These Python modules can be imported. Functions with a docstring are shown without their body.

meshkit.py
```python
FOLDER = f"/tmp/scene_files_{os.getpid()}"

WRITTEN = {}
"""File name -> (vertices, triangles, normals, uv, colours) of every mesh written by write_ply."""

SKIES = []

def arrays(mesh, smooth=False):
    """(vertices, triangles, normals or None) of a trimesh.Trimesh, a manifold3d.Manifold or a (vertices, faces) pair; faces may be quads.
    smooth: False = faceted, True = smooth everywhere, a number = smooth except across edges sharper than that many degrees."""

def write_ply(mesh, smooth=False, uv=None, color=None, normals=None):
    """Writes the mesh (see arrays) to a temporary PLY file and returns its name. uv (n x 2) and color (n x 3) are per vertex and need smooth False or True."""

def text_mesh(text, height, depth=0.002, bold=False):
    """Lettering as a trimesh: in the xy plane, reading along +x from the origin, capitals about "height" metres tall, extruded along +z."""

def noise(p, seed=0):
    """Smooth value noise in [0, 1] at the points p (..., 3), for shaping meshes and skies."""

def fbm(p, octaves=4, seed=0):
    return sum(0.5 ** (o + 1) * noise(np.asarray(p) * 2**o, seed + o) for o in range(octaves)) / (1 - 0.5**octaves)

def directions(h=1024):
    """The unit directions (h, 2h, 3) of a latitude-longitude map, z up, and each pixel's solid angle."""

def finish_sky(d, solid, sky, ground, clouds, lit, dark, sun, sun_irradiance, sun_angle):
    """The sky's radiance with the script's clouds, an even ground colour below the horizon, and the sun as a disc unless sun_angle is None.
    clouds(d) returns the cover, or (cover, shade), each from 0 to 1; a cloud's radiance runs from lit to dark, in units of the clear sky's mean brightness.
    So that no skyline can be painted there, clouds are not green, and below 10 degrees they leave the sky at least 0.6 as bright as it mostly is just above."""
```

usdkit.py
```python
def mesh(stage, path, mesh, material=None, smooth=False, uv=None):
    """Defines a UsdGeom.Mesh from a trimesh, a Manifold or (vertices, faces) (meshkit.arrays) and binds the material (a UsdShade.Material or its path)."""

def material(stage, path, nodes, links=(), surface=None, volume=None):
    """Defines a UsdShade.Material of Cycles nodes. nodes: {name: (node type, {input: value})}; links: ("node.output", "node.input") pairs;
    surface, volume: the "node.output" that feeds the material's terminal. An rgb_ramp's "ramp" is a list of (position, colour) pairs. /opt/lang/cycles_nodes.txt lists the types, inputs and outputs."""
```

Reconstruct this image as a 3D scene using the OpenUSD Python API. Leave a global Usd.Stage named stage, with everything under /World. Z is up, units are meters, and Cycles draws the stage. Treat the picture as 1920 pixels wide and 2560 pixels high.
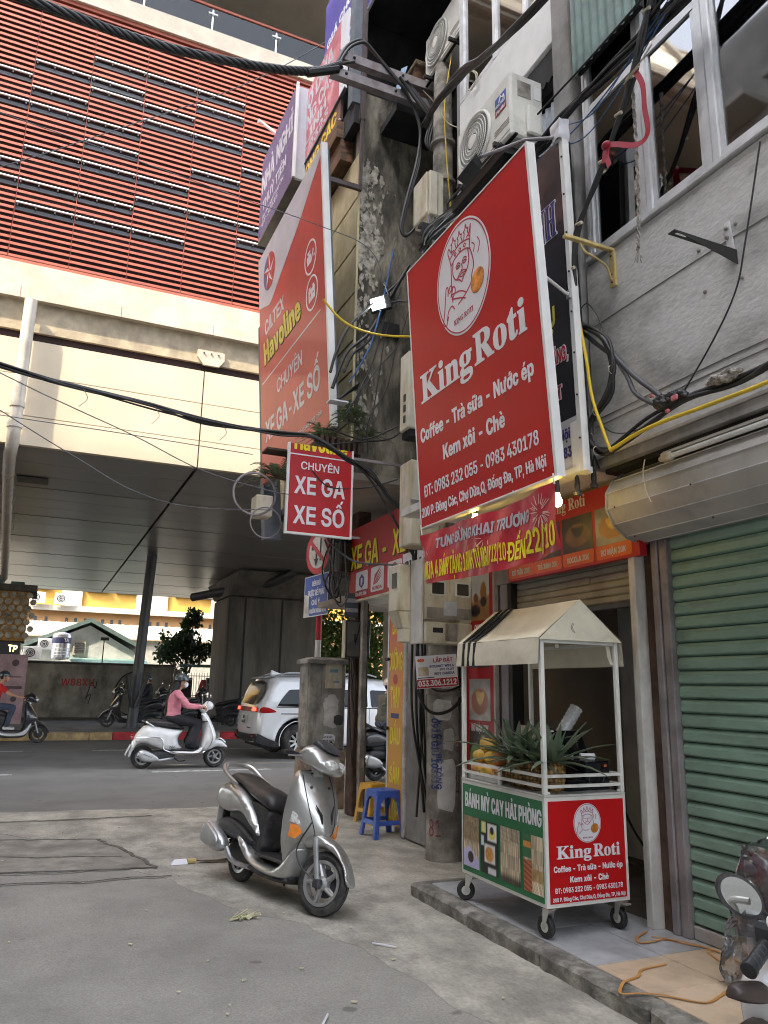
import math, glob
import numpy as np, trimesh, manifold3d as m3, shapely
from shapely.geometry import Polygon, Point, LineString, box as sbox
from shapely import affinity
from shapely.ops import unary_union
from scipy.spatial import Delaunay
from pxr import Usd, UsdGeom, UsdLux, UsdShade, Gf, Sdf, Vt
import usdkit, meshkit
from PIL import ImageFont

stage = Usd.Stage.CreateInMemory()
UsdGeom.SetStageUpAxis(stage, 'Z')
UsdGeom.SetStageMetersPerUnit(stage, 1.0)
UsdGeom.Xform.Define(stage, '/World')
UsdGeom.Scope.Define(stage, '/World/Looks')
stage.SetDefaultPrim(stage.GetPrimAtPath('/World'))

# ------------------------------------------------------------------ camera, sky, sun, exposure
yaw, pit, rol = math.radians(23.84), math.radians(12.975), math.radians(1.10)
_f = np.array([math.sin(yaw) * math.cos(pit), math.cos(yaw) * math.cos(pit), math.sin(pit)])
_r = np.array([math.cos(yaw), -math.sin(yaw), 0.0])
_u = np.cross(_r, _f)
_r, _u = math.cos(rol) * _r + math.sin(rol) * _u, -math.sin(rol) * _r + math.cos(rol) * _u
cam = UsdGeom.Camera.Define(stage, '/World/camera')
cam.AddTransformOp().Set(Gf.Matrix4d(*_r, 0, *_u, 0, *(-_f), 0, 0, 0, 1.5, 1))
cam.CreateHorizontalApertureAttr(36.0)
cam.CreateVerticalApertureAttr(48.0)
cam.CreateFocalLengthAttr(36.0 * 1915 / 1920)
cam.CreateClippingRangeAttr(Gf.Vec2f(0.05, 2000))
cam.CreateExposureAttr(2.68)

SUN_AZ, SUN_EL = math.radians(245.0), math.radians(52.0)      # azimuth of the sun, clockwise from +Y
sd = np.array([math.sin(SUN_AZ) * math.cos(SUN_EL), math.cos(SUN_AZ) * math.cos(SUN_EL), math.sin(SUN_EL)])
usdkit.material(stage, '/World/Looks/sky_look',
    {'s': ('sky_texture', {'sky_type': 'single_scattering', 'sun_disc': False, 'sun_elevation': SUN_EL, 'sun_rotation': SUN_AZ,
                           'air_density': 1.0, 'aerosol_density': 3.0, 'ozone_density': 1.0}),
     'h': ('hsv', {'saturation': 0.45, 'value': 1.0, 'fac': 1.0}),
     'b': ('background_shader', {'strength': 0.15})}, [('s.color', 'h.color'), ('h.color', 'b.color')], surface='b.background')
dome = UsdLux.DomeLight.Define(stage, '/World/sky')
UsdShade.MaterialBindingAPI.Apply(dome.GetPrim()).Bind(UsdShade.Material.Get(stage, '/World/Looks/sky_look'))
dome.GetPrim().SetCustomDataByKey('kind', 'structure')
sun = UsdLux.DistantLight.Define(stage, '/World/sun')
sun.CreateIntensityAttr(0.5); sun.CreateAngleAttr(1.0); sun.CreateNormalizeAttr(True)
sun.CreateColorAttr(Gf.Vec3f(1.0, 0.86, 0.66))
_x = np.cross([0, 0, 1.0], sd); _x /= np.linalg.norm(_x); _y = np.cross(sd, _x)
sun.AddTransformOp().Set(Gf.Matrix4d(*_x, 0, *_y, 0, *sd, 0, 0, 0, 30, 1))

# ------------------------------------------------------------------ prims
_count = {}
def numbered(parent, name):
    k = (parent, name); n = _count.get(k, 0); _count[k] = n + 1
    return f'{parent}/{name}' + (f'_{n:03d}' if n else '')
def tag(path, label=None, cat=None, group=None, kind=None):
    p = stage.GetPrimAtPath(path)
    for k, v in (('label', label), ('category', cat), ('group', group), ('kind', kind)):
        if v: p.SetCustomDataByKey(k, v)
    return path
def frame(o, u, v):
    u = np.array(u, float); u /= np.linalg.norm(u); v = np.array(v, float); v -= u * (u @ v); v /= np.linalg.norm(v); n = np.cross(u, v)
    return Gf.Matrix4d(*u, 0, *v, 0, *n, 0, *map(float, o), 1)
def rotmat(loc, rz=0, lean=0, pitch=0, s=1.0):
    R = trimesh.transformations.euler_matrix(math.radians(lean), math.radians(pitch), math.radians(rz), 'sxyz')[:3, :3] * s
    return Gf.Matrix4d(*R[:, 0], 0, *R[:, 1], 0, *R[:, 2], 0, *map(float, loc), 1)
def thing(name, label, cat, group=None, loc=None, rz=0, M=None, kind=None):
    path = numbered('/World', name); x = UsdGeom.Xform.Define(stage, path)
    if M is None and loc is not None: M = rotmat(loc, rz)
    if M is not None: x.AddTransformOp().Set(M)
    return tag(path, label, cat, group, kind)
def P(parent, name, mesh, mat, smooth=35, label=None, kind=None):
    path = numbered(parent, name)
    usdkit.mesh(stage, path, mesh, mat, smooth=smooth)
    if label or kind: tag(path, label, None, None, kind)
    return path
def PS(parent, name, meshes, mat, smooth=35):
    return [P(parent, name, m, mat, smooth) for m in meshes]
def top(name, mesh, mat, label, cat=None, group=None, kind=None, smooth=35):
    path = P('/World', name, mesh, mat, smooth)
    return tag(path, label, cat, group, kind)
def structure(name, mesh, mat, smooth=False):
    return tag(P('/World', name, mesh, mat, smooth), kind='structure')
def copy(src, label, M, group=None):
    name = src.split('/')[-1]
    if name[-4:-3] == '_' and name[-3:].isdigit(): name = name[:-4]
    path = numbered('/World', name); x = UsdGeom.Xform.Define(stage, path)
    x.GetPrim().GetReferences().AddInternalReference(src)
    x.ClearXformOpOrder(); x.AddTransformOp(opSuffix='at').Set(M)
    x.GetPrim().SetInstanceable(True)
    was = stage.GetPrimAtPath(src).GetCustomDataByKey('category')
    return tag(path, label, was, group)

# ------------------------------------------------------------------ meshes
def cat(ms):
    ms = [m for m in ms if m is not None]
    return trimesh.util.concatenate(ms)
def bx(x0, y0, z0, x1, y1, z1, bev=0.0):
    x0, x1 = sorted((x0, x1)); y0, y1 = sorted((y0, y1)); z0, z1 = sorted((z0, z1))
    if bev <= 0:
        m = trimesh.creation.box([x1 - x0, y1 - y0, z1 - z0]); m.apply_translation([(x0 + x1) / 2, (y0 + y1) / 2, (z0 + z1) / 2]); return m
    b = min(bev, (x1 - x0) * .45, (y1 - y0) * .45, (z1 - z0) * .45); pts = []
    for i in range(3):
        lo, hi = [x0 + b, y0 + b, z0 + b], [x1 - b, y1 - b, z1 - b]
        lo[i] -= b; hi[i] += b
        pts += [(a, c, d) for a in (lo[0], hi[0]) for c in (lo[1], hi[1]) for d in (lo[2], hi[2])]
    return trimesh.convex.convex_hull(np.array(pts))
def hull(pts): return trimesh.convex.convex_hull(np.array(pts, float))
def xf(m, M): m = m.copy(); m.apply_transform(M); return m
def mv(m, x=0, y=0, z=0): m = m.copy(); m.apply_translation([x, y, z]); return m
def rot(m, deg, axis, pt=(0, 0, 0)): return xf(m, trimesh.transformations.rotation_matrix(math.radians(deg), axis, pt))
def spline(pts, n=8):
    p = np.array(pts, float)
    if len(p) < 3: return p
    q = np.vstack([2 * p[0] - p[1], p, 2 * p[-1] - p[-2]]); out = []
    for i in range(1, len(q) - 2):
        t = np.linspace(0, 1, n, endpoint=False)[:, None]; a, b, c, d = q[i - 1:i + 3]
        out.append(.5 * ((2 * b) + (-a + c) * t + (2 * a - 5 * b + 4 * c - d) * t ** 2 + (-a + 3 * b - 3 * c + d) * t ** 3))
    return np.vstack(out + [p[-1:]])
def tube(pts, r, n=8, sm=0, cap=True, sq=(1, 1)):
    p = spline(pts, sm) if sm else np.array(pts, float)
    r = np.broadcast_to(np.asarray(r, float), (len(p),)) if np.ndim(r) == 0 or len(r) == len(p) else np.interp(np.linspace(0, 1, len(p)), np.linspace(0, 1, len(r)), r)
    t = np.gradient(p, axis=0); t /= np.maximum(np.linalg.norm(t, axis=1, keepdims=True), 1e-9)
    a = np.cross(t[0], [0, 0, 1.0]); a = a if np.linalg.norm(a) > .1 else np.cross(t[0], [0, 1.0, 0]); a /= np.linalg.norm(a)
    th = np.arange(n) * 2 * np.pi / n; V = []
    for i in range(len(p)):
        a = a - t[i] * (a @ t[i]); a /= np.linalg.norm(a); b = np.cross(t[i], a)
        V.append(p[i] + r[i] * (sq[0] * np.cos(th)[:, None] * a + sq[1] * np.sin(th)[:, None] * b))
    return skin(V, cap)
def skin(rings, cap=True, closed=True):
    V = np.vstack(rings); n = len(rings[0]); F = []
    k = n if closed else n - 1
    for i in range(len(rings) - 1):
        for j in range(k):
            a, b, c, d = i * n + j, i * n + (j + 1) % n, (i + 1) * n + (j + 1) % n, (i + 1) * n + j
            F += [(a, b, c), (a, c, d)]
    if cap and closed:
        V = np.vstack([V, rings[0].mean(0), rings[-1].mean(0)]); c0, c1 = len(V) - 2, len(V) - 1; o = (len(rings) - 1) * n
        F += [(c0, (j + 1) % n, j) for j in range(n)] + [(c1, o + j, o + (j + 1) % n) for j in range(n)]
    m = trimesh.Trimesh(V, F, process=False)
    if m.is_watertight and m.volume < 0: m.invert()
    return m
def lathe(prof, n=24, axis='z', c=(0, 0, 0)):
    th = np.arange(n) * 2 * np.pi / n
    R = [np.stack([r * np.cos(th), r * np.sin(th), np.full(n, z)], 1) for r, z in prof]
    m = skin(R, cap=tuple(prof[0]) != tuple(prof[-1]))
    if axis == 'y': m = rot(m, -90, [1, 0, 0])
    if axis == 'x': m = rot(m, 90, [0, 1, 0])
    return mv(m, *c)
def cyl(r, p0, p1, n=16): return tube([p0, p1], r, n)
def sph(c, r, n=2):
    m = trimesh.creation.icosphere(n); m.apply_scale(r if np.ndim(r) else [r] * 3); m.apply_translation(c); return m
def prism(poly, d, z0=0.0):
    if not isinstance(poly, shapely.Geometry): poly = Polygon(poly)
    gs = [g for g in getattr(poly, 'geoms', [poly]) if g.geom_type == 'Polygon' and g.area > 1e-8]
    return mv(cat([trimesh.creation.extrude_polygon(g, d, engine='earcut') for g in gs]), 0, 0, z0)
AXY = {'y': np.array([[1, 0, 0, 0], [0, 0, -1, 0], [0, 1, 0, 0], [0, 0, 0, 1.0]]),     # poly (x,z), thickness towards -y
       'x': np.array([[0, 0, -1, 0], [1, 0, 0, 0], [0, 1, 0, 0], [0, 0, 0, 1.0]])}     # poly (y,z), thickness towards -x
def slab(poly, axis, a, b):
    """poly in the plane across axis, from a to b along that axis"""
    m = prism(poly, abs(b - a)); m = xf(m, AXY[axis]); d = [0, 0, 0]; d['xy'.index(axis)] = max(a, b); return mv(m, *d)
def torus(R, r, n=32, k=10, axis='y', c=(0, 0, 0), sq=1.0):
    ph = np.arange(k) * 2 * np.pi / k
    th = np.arange(n + 1) * 2 * np.pi / n
    rings = [np.stack([(R + r * np.cos(ph)) * np.cos(t), r * sq * np.sin(ph), (R + r * np.cos(ph)) * np.sin(t)], 1) for t in th]
    m = skin(rings, cap=False); m.merge_vertices()
    if m.volume < 0: m.invert()
    if axis == 'z': m = rot(m, 90, [1, 0, 0])
    if axis == 'x': m = rot(m, 90, [0, 0, 1])
    return mv(m, *c)
def inflate(poly, w, r=.06, step=.03, ex=2.2, both=True):
    """a pillow: outline poly in (x,z), half-thickness w (number or function of x,z) reached at distance r from the outline"""
    poly = Polygon(poly) if not isinstance(poly, shapely.Geometry) else poly
    L = poly.exterior.length; nb = max(12, int(L / step))
    bd = np.array([poly.exterior.interpolate(i / nb, normalized=True).coords[0] for i in range(nb)])
    x0, z0, x1, z1 = poly.bounds
    pts = []
    for q in (.12, .35, .7):
        inner = poly.buffer(-r * q)
        for g in getattr(inner, 'geoms', [inner]):
            if g.is_empty or g.geom_type != 'Polygon': continue
            k = max(6, int(g.exterior.length / step)); pts += [g.exterior.interpolate(i / k, normalized=True).coords[0] for i in range(k)]
    gx, gz = np.meshgrid(np.arange(x0, x1, step * 1.3), np.arange(z0, z1, step * 1.3)); g = np.stack([gx.ravel(), gz.ravel()], 1)
    core = poly.buffer(-r * .95)
    if not core.is_empty: g = g[shapely.contains_xy(core, g[:, 0], g[:, 1])]
    else: g = g[:0]
    allp = np.vstack([bd] + ([np.array(pts)] if pts else []) + [g])
    tri = Delaunay(allp).simplices; c = allp[tri].mean(1)
    tri = tri[shapely.contains_xy(poly.buffer(1e-6), c[:, 0], c[:, 1])]
    a = allp[tri]; ar = np.abs(np.cross(a[:, 1] - a[:, 0], a[:, 2] - a[:, 0])); tri = tri[ar > 1e-9]
    d = shapely.distance(poly.exterior, shapely.points(allp)); d[:nb] = 0
    k = (1 - (1 - np.minimum(d / r, 1)) ** ex) ** (1 / ex)
    wf = w(allp[:, 0], allp[:, 1]) if callable(w) else np.full(len(allp), w)
    y = wf * k; n = len(allp)
    A = np.stack([allp[:, 0], y, allp[:, 1]], 1); B = np.stack([allp[:, 0], -y, allp[:, 1]], 1)
    s = np.cross(allp[tri[:, 1]] - allp[tri[:, 0]], allp[tri[:, 2]] - allp[tri[:, 0]]) > 0
    tri[s] = tri[s][:, ::-1]
    m = trimesh.Trimesh(np.vstack([A, B]), np.vstack([tri, tri[:, ::-1] + n]), process=False); m.merge_vertices()
    return m
def smoothpoly(pts, n=6): return Polygon(spline(list(pts) + [pts[0]], n)).buffer(0)
def grid(x0, y0, x1, y1, nx, ny, zf):
    X, Y = np.meshgrid(np.linspace(x0, x1, nx + 1), np.linspace(y0, y1, ny + 1)); V = np.stack([X.ravel(), Y.ravel(), zf(X, Y).ravel()], 1)
    i = np.arange(ny)[:, None] * (nx + 1) + np.arange(nx)[None]; i = i.ravel()
    F = np.vstack([np.stack([i, i + 1, i + nx + 2], 1), np.stack([i, i + nx + 2, i + nx + 1], 1)])
    return trimesh.Trimesh(V, F, process=False)

# ------------------------------------------------------------------ lettering
_fd = glob.glob('/opt/blender-*/*/datafiles/fonts/')[0]
_fonts = {}
def _font(serif, wght):
    k = (serif, wght)
    if k not in _fonts:
        f = ImageFont.truetype(_fd + ('NotoSansMath-Regular.woff2' if serif else 'Inter.woff2'), 96)
        if not serif: f.set_variation_by_axes([32, wght])
        _fonts[k] = f
    return _fonts[k]
def serif(s): return ''.join(chr(0x1D400 + ord(c) - 65) if 'A' <= c <= 'Z' else chr(0x1D41A + ord(c) - 97) if 'a' <= c <= 'z' else c for c in s)
_glyph = {}
def outline(s, wght=700, ser=False):
    """shapely outline of a line of text, baseline at 0, capitals 1 tall"""
    key = (s, wght, ser)
    if key in _glyph: return _glyph[key]
    f = _font(ser, wght); t = serif(s) if ser else s
    mk, off = f.getmask2(t, mode='L', anchor='ls'); w, h = mk.size
    on = (np.array(mk, dtype=np.uint8).reshape(h, w) > 127)
    on = np.pad(on, ((0, 0), (1, 1))).astype(np.int8); d = np.diff(on, axis=1)
    rows, st = np.nonzero(d == 1); en = np.nonzero(d == -1)[1]
    g = unary_union(shapely.box(st + off[0], -rows - 1 - off[1], en + off[0], -rows - off[1])).buffer(.6).buffer(-.6).simplify(.7)
    cap = 63.0 if ser else 69.8
    _glyph[key] = affinity.scale(g, 1 / cap, 1 / cap, origin=(0, 0)); return _glyph[key]
def txt(s, x, y, h, w=None, wght=700, ser=False, slant=0.0, anchor='l', d=.003, z=.0, xs=None, grow=0, vert=False, tidy=True):
    """text as a thin solid: capital height h, total width w (or natural x scale xs); anchor l/c/r"""
    g = outline(s, wght, ser)
    b = g.bounds; g = affinity.translate(g, -b[0], 0); W = b[2] - b[0]
    sx = (w / W) if w else h * (xs or 1)
    g = affinity.scale(g, sx, h, origin=(0, 0))
    if slant: g = affinity.skew(g, xs=slant, origin=(0, 0))
    if grow: g = g.buffer(grow, join_style=2)
    ww = W * sx
    g = affinity.translate(g, x - (0 if anchor == 'l' else ww / 2 if anchor == 'c' else ww), y)
    return prism(g.simplify(h * .012), d, z)
def rrect(x0, y0, x1, y1, r=.02): return sbox(x0 + r, y0 + r, x1 - r, y1 - r).buffer(r, 4)
def ribbon(pts, w, sm=6):
    p = spline(pts, sm) if sm else pts
    return LineString([tuple(q[:2]) for q in p]).buffer(w / 2, 3)

# ------------------------------------------------------------------ looks
def lin(c):
    if isinstance(c, str):
        c = [int(c[i:i + 2], 16) / 255 for i in (0, 2, 4)]
        return tuple(x / 12.92 if x <= .04045 else ((x + .055) / 1.055) ** 2.4 for x in c)
    return tuple(c) if np.ndim(c) else (c, c, c)
MATS = {}
def mat(name, col, rough=.5, metal=0.0, var=.1, vs=4.0, bump=0.0, bs=60.0, coat=0.0, dirt=None, stretch=(1, 1, 1), spec=.5, rnd=0.0, em=None, sub=0, coatr=.05, bd=.01, speck=None):
    """a principled look whose colour wanders a little with noise; dirt = (colour, amount 0..1, scale[, stretch])"""
    col = lin(col); N = {}; K = []
    N['tc'] = ('texture_coordinate', {}); N['mp'] = ('mapping', {'scale': stretch}); K.append(('tc.object', 'mp.vector'))
    N['nz'] = ('noise_texture', {'scale': vs, 'detail': 5.0, 'roughness': .6}); K.append(('mp.vector', 'nz.vector'))
    lo = tuple(max(0, c * (1 - 2.2 * var)) for c in col); hi = tuple(min(1, c * (1 + 2.2 * var)) for c in col)
    N['rp'] = ('rgb_ramp', {'ramp': [(.0, lo), (.35, lo), (.65, hi), (1., hi)]}); K.append(('nz.fac', 'rp.fac'))
    out = 'rp.color'
    if dirt:
        dc, amt, dsc = lin(dirt[0]), dirt[1], dirt[2]; st = dirt[3] if len(dirt) > 3 else (1, 1, 1)
        N['mp2'] = ('mapping', {'scale': st, 'location': (3.1, 1.7, 0.4)}); K.append(('tc.object', 'mp2.vector'))
        N['n2'] = ('noise_texture', {'scale': dsc, 'detail': 8.0, 'roughness': .65}); K.append(('mp2.vector', 'n2.vector'))
        N['mr'] = ('map_range', {'from_min': .62 - .35 * amt, 'from_max': .75 - .25 * amt, 'to_min': 0.0, 'to_max': min(1, .5 + .5 * amt), 'clamp': True}); K.append(('n2.fac', 'mr.value'))
        N['mx'] = ('mix_color', {'b': dc}); K += [('mr.result', 'mx.fac'), (out, 'mx.a')]; out = 'mx.result'
    if speck:   # fine aggregate and scattered dark spots
        N['s1'] = ('noise_texture', {'scale': speck[0], 'detail': 3.0}); N['s2'] = ('map_range', {'from_min': .3, 'from_max': .7, 'to_min': 1 - speck[1], 'to_max': 1 + speck[1]}); N['sh'] = ('hsv', {}); K += [('mp.vector', 's1.vector'), ('s1.fac', 's2.value'), ('s2.result', 'sh.value'), (out, 'sh.color')]
        N['sv'] = ('voronoi_texture', {'scale': speck[2], 'randomness': 1.0}); N['sn'] = ('noise_texture', {'scale': speck[2] * 5, 'detail': 3.0}); N['sa'] = ('math', {'math_type': 'multiply_add', 'value2': .22, 'value3': -.08}); N['sd'] = ('math', {'math_type': 'add'}); N['sm'] = ('map_range', {'from_min': .07, 'from_max': .12, 'to_min': speck[3], 'to_max': 0.0, 'clamp': True}); N['sx'] = ('mix_color', {'b': tuple(c * .42 for c in col)})
        K += [('tc.object', 'sv.vector'), ('tc.object', 'sn.vector'), ('sn.fac', 'sa.value1'), ('sa.value', 'sd.value1'), ('sv.distance', 'sd.value2'), ('sd.value', 'sm.value'), ('sm.result', 'sx.fac'), ('sh.color', 'sx.a')]; out = 'sx.result'
    if rnd:
        N['oi'] = ('object_info', {}); N['rr'] = ('map_range', {'to_min': 1 - rnd, 'to_max': 1 + rnd}); K.append(('oi.random', 'rr.value'))
        N['hv'] = ('hsv', {}); K += [('rr.result', 'hv.value'), (out, 'hv.color')]; out = 'hv.color'
    b = {'roughness': rough, 'metallic': metal, 'specular_ior_level': spec, 'coat_weight': coat, 'coat_roughness': coatr}
    if em: b['emission_color'] = lin(em[0]); b['emission_strength'] = em[1]
    N['b'] = ('principled_bsdf', b); K.append((out, 'b.base_color'))
    if bump:
        N['nb'] = ('noise_texture', {'scale': bs, 'detail': 4.0}); K.append(('mp.vector', 'nb.vector'))
        N['bp'] = ('bump', {'strength': bump, 'distance': bd}); K += [('nb.fac', 'bp.height'), ('bp.normal', 'b.normal')]
    m = usdkit.material(stage, f'/World/Looks/{name}', N, K, surface='b.BSDF'); MATS[name] = m; return m
def pane(name, tint=(.9, .95, .95), rough=.02, ior=1.5, min_refl=0.0, tr=None):
    N = {'t': ('transparent_bsdf', {'color': tint}), 'g': ('glossy_bsdf', {'color': (1, 1, 1), 'roughness': rough}), 'f': ('fresnel', {'IOR': ior}),
         'mr': ('map_range', {'to_min': min_refl, 'to_max': 1.0}), 'm': ('mix_closure', {})}
    m = usdkit.material(stage, f'/World/Looks/{name}', N, [('f.fac', 'mr.value'), ('mr.result', 'm.fac'), ('t.BSDF', 'm.closure1'), ('g.BSDF', 'm.closure2')], surface='m.closure')
    MATS[name] = m; return m
def leafmat(name, col, tl=.35):
    N = {'oi': ('geometry', {}), 'mr': ('map_range', {'to_min': .55, 'to_max': 1.5}), 'h': ('hsv', {'color': lin(col)}), 'd': ('principled_bsdf', {'roughness': .5, 'specular_ior_level': .4}),
         't': ('translucent_bsdf', {}), 'm': ('mix_closure', {'fac': tl})}
    MATS[name] = usdkit.material(stage, f'/World/Looks/{name}', N, [('oi.random_per_island', 'mr.value'), ('mr.result', 'h.value'), ('h.color', 'd.base_color'), ('h.color', 't.color'), ('d.BSDF', 'm.closure1'), ('t.BSDF', 'm.closure2')], surface='m.closure')
    return MATS[name]
_pm = usdkit.material(stage, '/World/Looks/printed_picture', {'a': ('attribute', {'attribute': 'col'}), 'b': ('principled_bsdf', {'roughness': .35})}, [('a.color', 'b.base_color')], surface='b.BSDF')
def picture(parent, name, x, y, w, h, fn, nx=40, ny=40, z=.0, label=None):
    """a flat printed picture: a fine grid coloured per vertex by fn(u, v) -> (n, 3) linear colours, u right and v up in 0..1"""
    m = grid(x, y, x + w, y + h, nx, ny, lambda X, Y: X * 0 + z)
    path = P(parent, name, m, _pm, smooth=False, label=label)
    u = (m.vertices[:, 0] - x) / w; v = (m.vertices[:, 1] - y) / h
    c = np.clip(fn(u, v), 0, 1)
    UsdGeom.PrimvarsAPI(stage.GetPrimAtPath(path)).CreatePrimvar('col', Sdf.ValueTypeNames.Color3fArray, 'vertex').Set(Vt.Vec3fArray.FromNumpy(c.astype(np.float32)))
    return path
rng = np.random.default_rng(7)
# ================================================================== looks used widely
mat('asphalt', (.17,.165,.155), .85, var=.06, vs=1.1, bump=.5, bs=160, speck=(95, .16, 2.6, .75), dirt=((.20, .195, .18), .4, 1.1), bd=.006)
mat('lane_asphalt', (.285, .275, .245), .85, var=.07, vs=1.3, bump=.5, bs=160, speck=(95, .16, 2.6, .7), dirt=((.34, .325, .285), .4, 1.0), bd=.006)
mat('concrete_apron', (.37, .35, .30), .85, var=.14, vs=2.6, stretch=(1, .6, 1), bump=.6, bs=70, speck=(60, .14, 1.7, .35), dirt=((.22, .205, .175), .4, 2.6), bd=.01)
mat('concrete_kerb', (.25, .235, .205), .9, var=.2, vs=6, bump=.8, bs=50, dirt=((.07, .068, .055), .5, 7), bd=.012)
mat('stone_tile', (.40, .41, .43), .35, var=.08, vs=6, dirt=((.25, .25, .25), .35, 4), rnd=.06)
mat('beige_tile', (.56, .43, .30), .35, var=.06, vs=5, dirt=((.33, .25, .18), .3, 4), rnd=.05)
mat('road_paint', (.55, .55, .52), .7, var=.15, vs=9, dirt=((.12, .12, .115), .45, 14))
mat('pale_concrete', (.46, .40, .315), .8, var=.06, vs=2, dirt=((.36, .31, .25), .25, 1.6, (1, 1, .3)), bump=.2, bs=40)
mat('cream_panel', (.54, .45, .32), .55, var=.025, vs=1.2, dirt=((.52, .45, .34), .2, .8))
mat('tan_concrete', (.40, .33, .225), .8, var=.1, vs=3, dirt=((.26, .21, .15), .35, 3, (1, 1, .4)), bump=.2)
mat('louvre_red', (.31, .072, .038), .5, var=.06, vs=2, rnd=.05)
mat('louvre_void', (.022, .008, .007), .8)
mat('white_metal', (.72, .72, .70), .35, var=.03)
mat('dark_grey_metal', (.05, .05, .055), .45, var=.1)
mat('black_metal', .015, .45, var=.15)
mat('soffit_board', (.185, .17, .155), .32, metal=.0, var=.06, vs=.8, stretch=(.3, 1, 1), spec=.7, rnd=.07)
mat('dark_concrete', (.105, .095, .08), .85, var=.15, vs=1.2, stretch=(1, 1, .25), dirt=((.035, .032, .028), .4, 1.4, (1, 1, .2)), bump=.3)
mat('pipe_grey', (.42, .38, .32), .45, var=.06, dirt=((.28, .25, .2), .3, 3))
mat('far_wall', (.32, .29, .235), .9, var=.14, vs=1.3, dirt=((.06, .055, .045), .45, 1.1, (1, 1, .5)), bump=.3)
mat('yellow_stucco', (.38, .22, .04), .85, var=.06, vs=.7)
mat('orange_stucco', (.35, .20, .085), .85, var=.05, vs=.7)
mat('white_stucco', (.42, .39, .33), .85, var=.05, vs=.7)
mat('window_dark', (.05, .06, .07), .15, var=.1)
mat('green_roof', (.09, .13, .12), .6, var=.1)
mat('grey_render', (.42, .44, .42), .85, var=.08, vs=1.2, dirt=((.2, .21, .2), .3, 1.6, (1, 1, .4)))
mat('roof_sheet_pale', (.33, .315, .27), .5, var=.06)
mat('steel', (.55, .55, .56), .3, metal=.9, var=.08)
mat('chrome', (.75, .75, .76), .12, metal=1.0, var=.02)
mat('teal_sheet', (.13, .22, .20), .6, var=.15)
mat('red_paint', (.50, .03, .035), .6, var=.12, vs=5, dirt=((.2, .05, .05), .3, 6))
mat('kerb_yellow', (.48, .34, .16), .85, var=.15, vs=4, dirt=((.25, .2, .13), .4, 5))
mat('kerb_white', (.5, .47, .41), .85, var=.12, vs=4, dirt=((.25, .23, .2), .4, 5))
mat('tree_bark', (.10, .075, .05), .9, var=.25, vs=9, bump=.5)
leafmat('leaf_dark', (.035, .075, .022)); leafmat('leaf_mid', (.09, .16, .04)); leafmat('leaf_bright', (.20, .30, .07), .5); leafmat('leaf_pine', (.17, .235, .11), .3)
pane('clear_glass', (.80, .90, .92), .02, 1.5)
mat('graffiti_black', .012, .6); mat('graffiti_red', (.42, .045, .035), .6)

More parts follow.
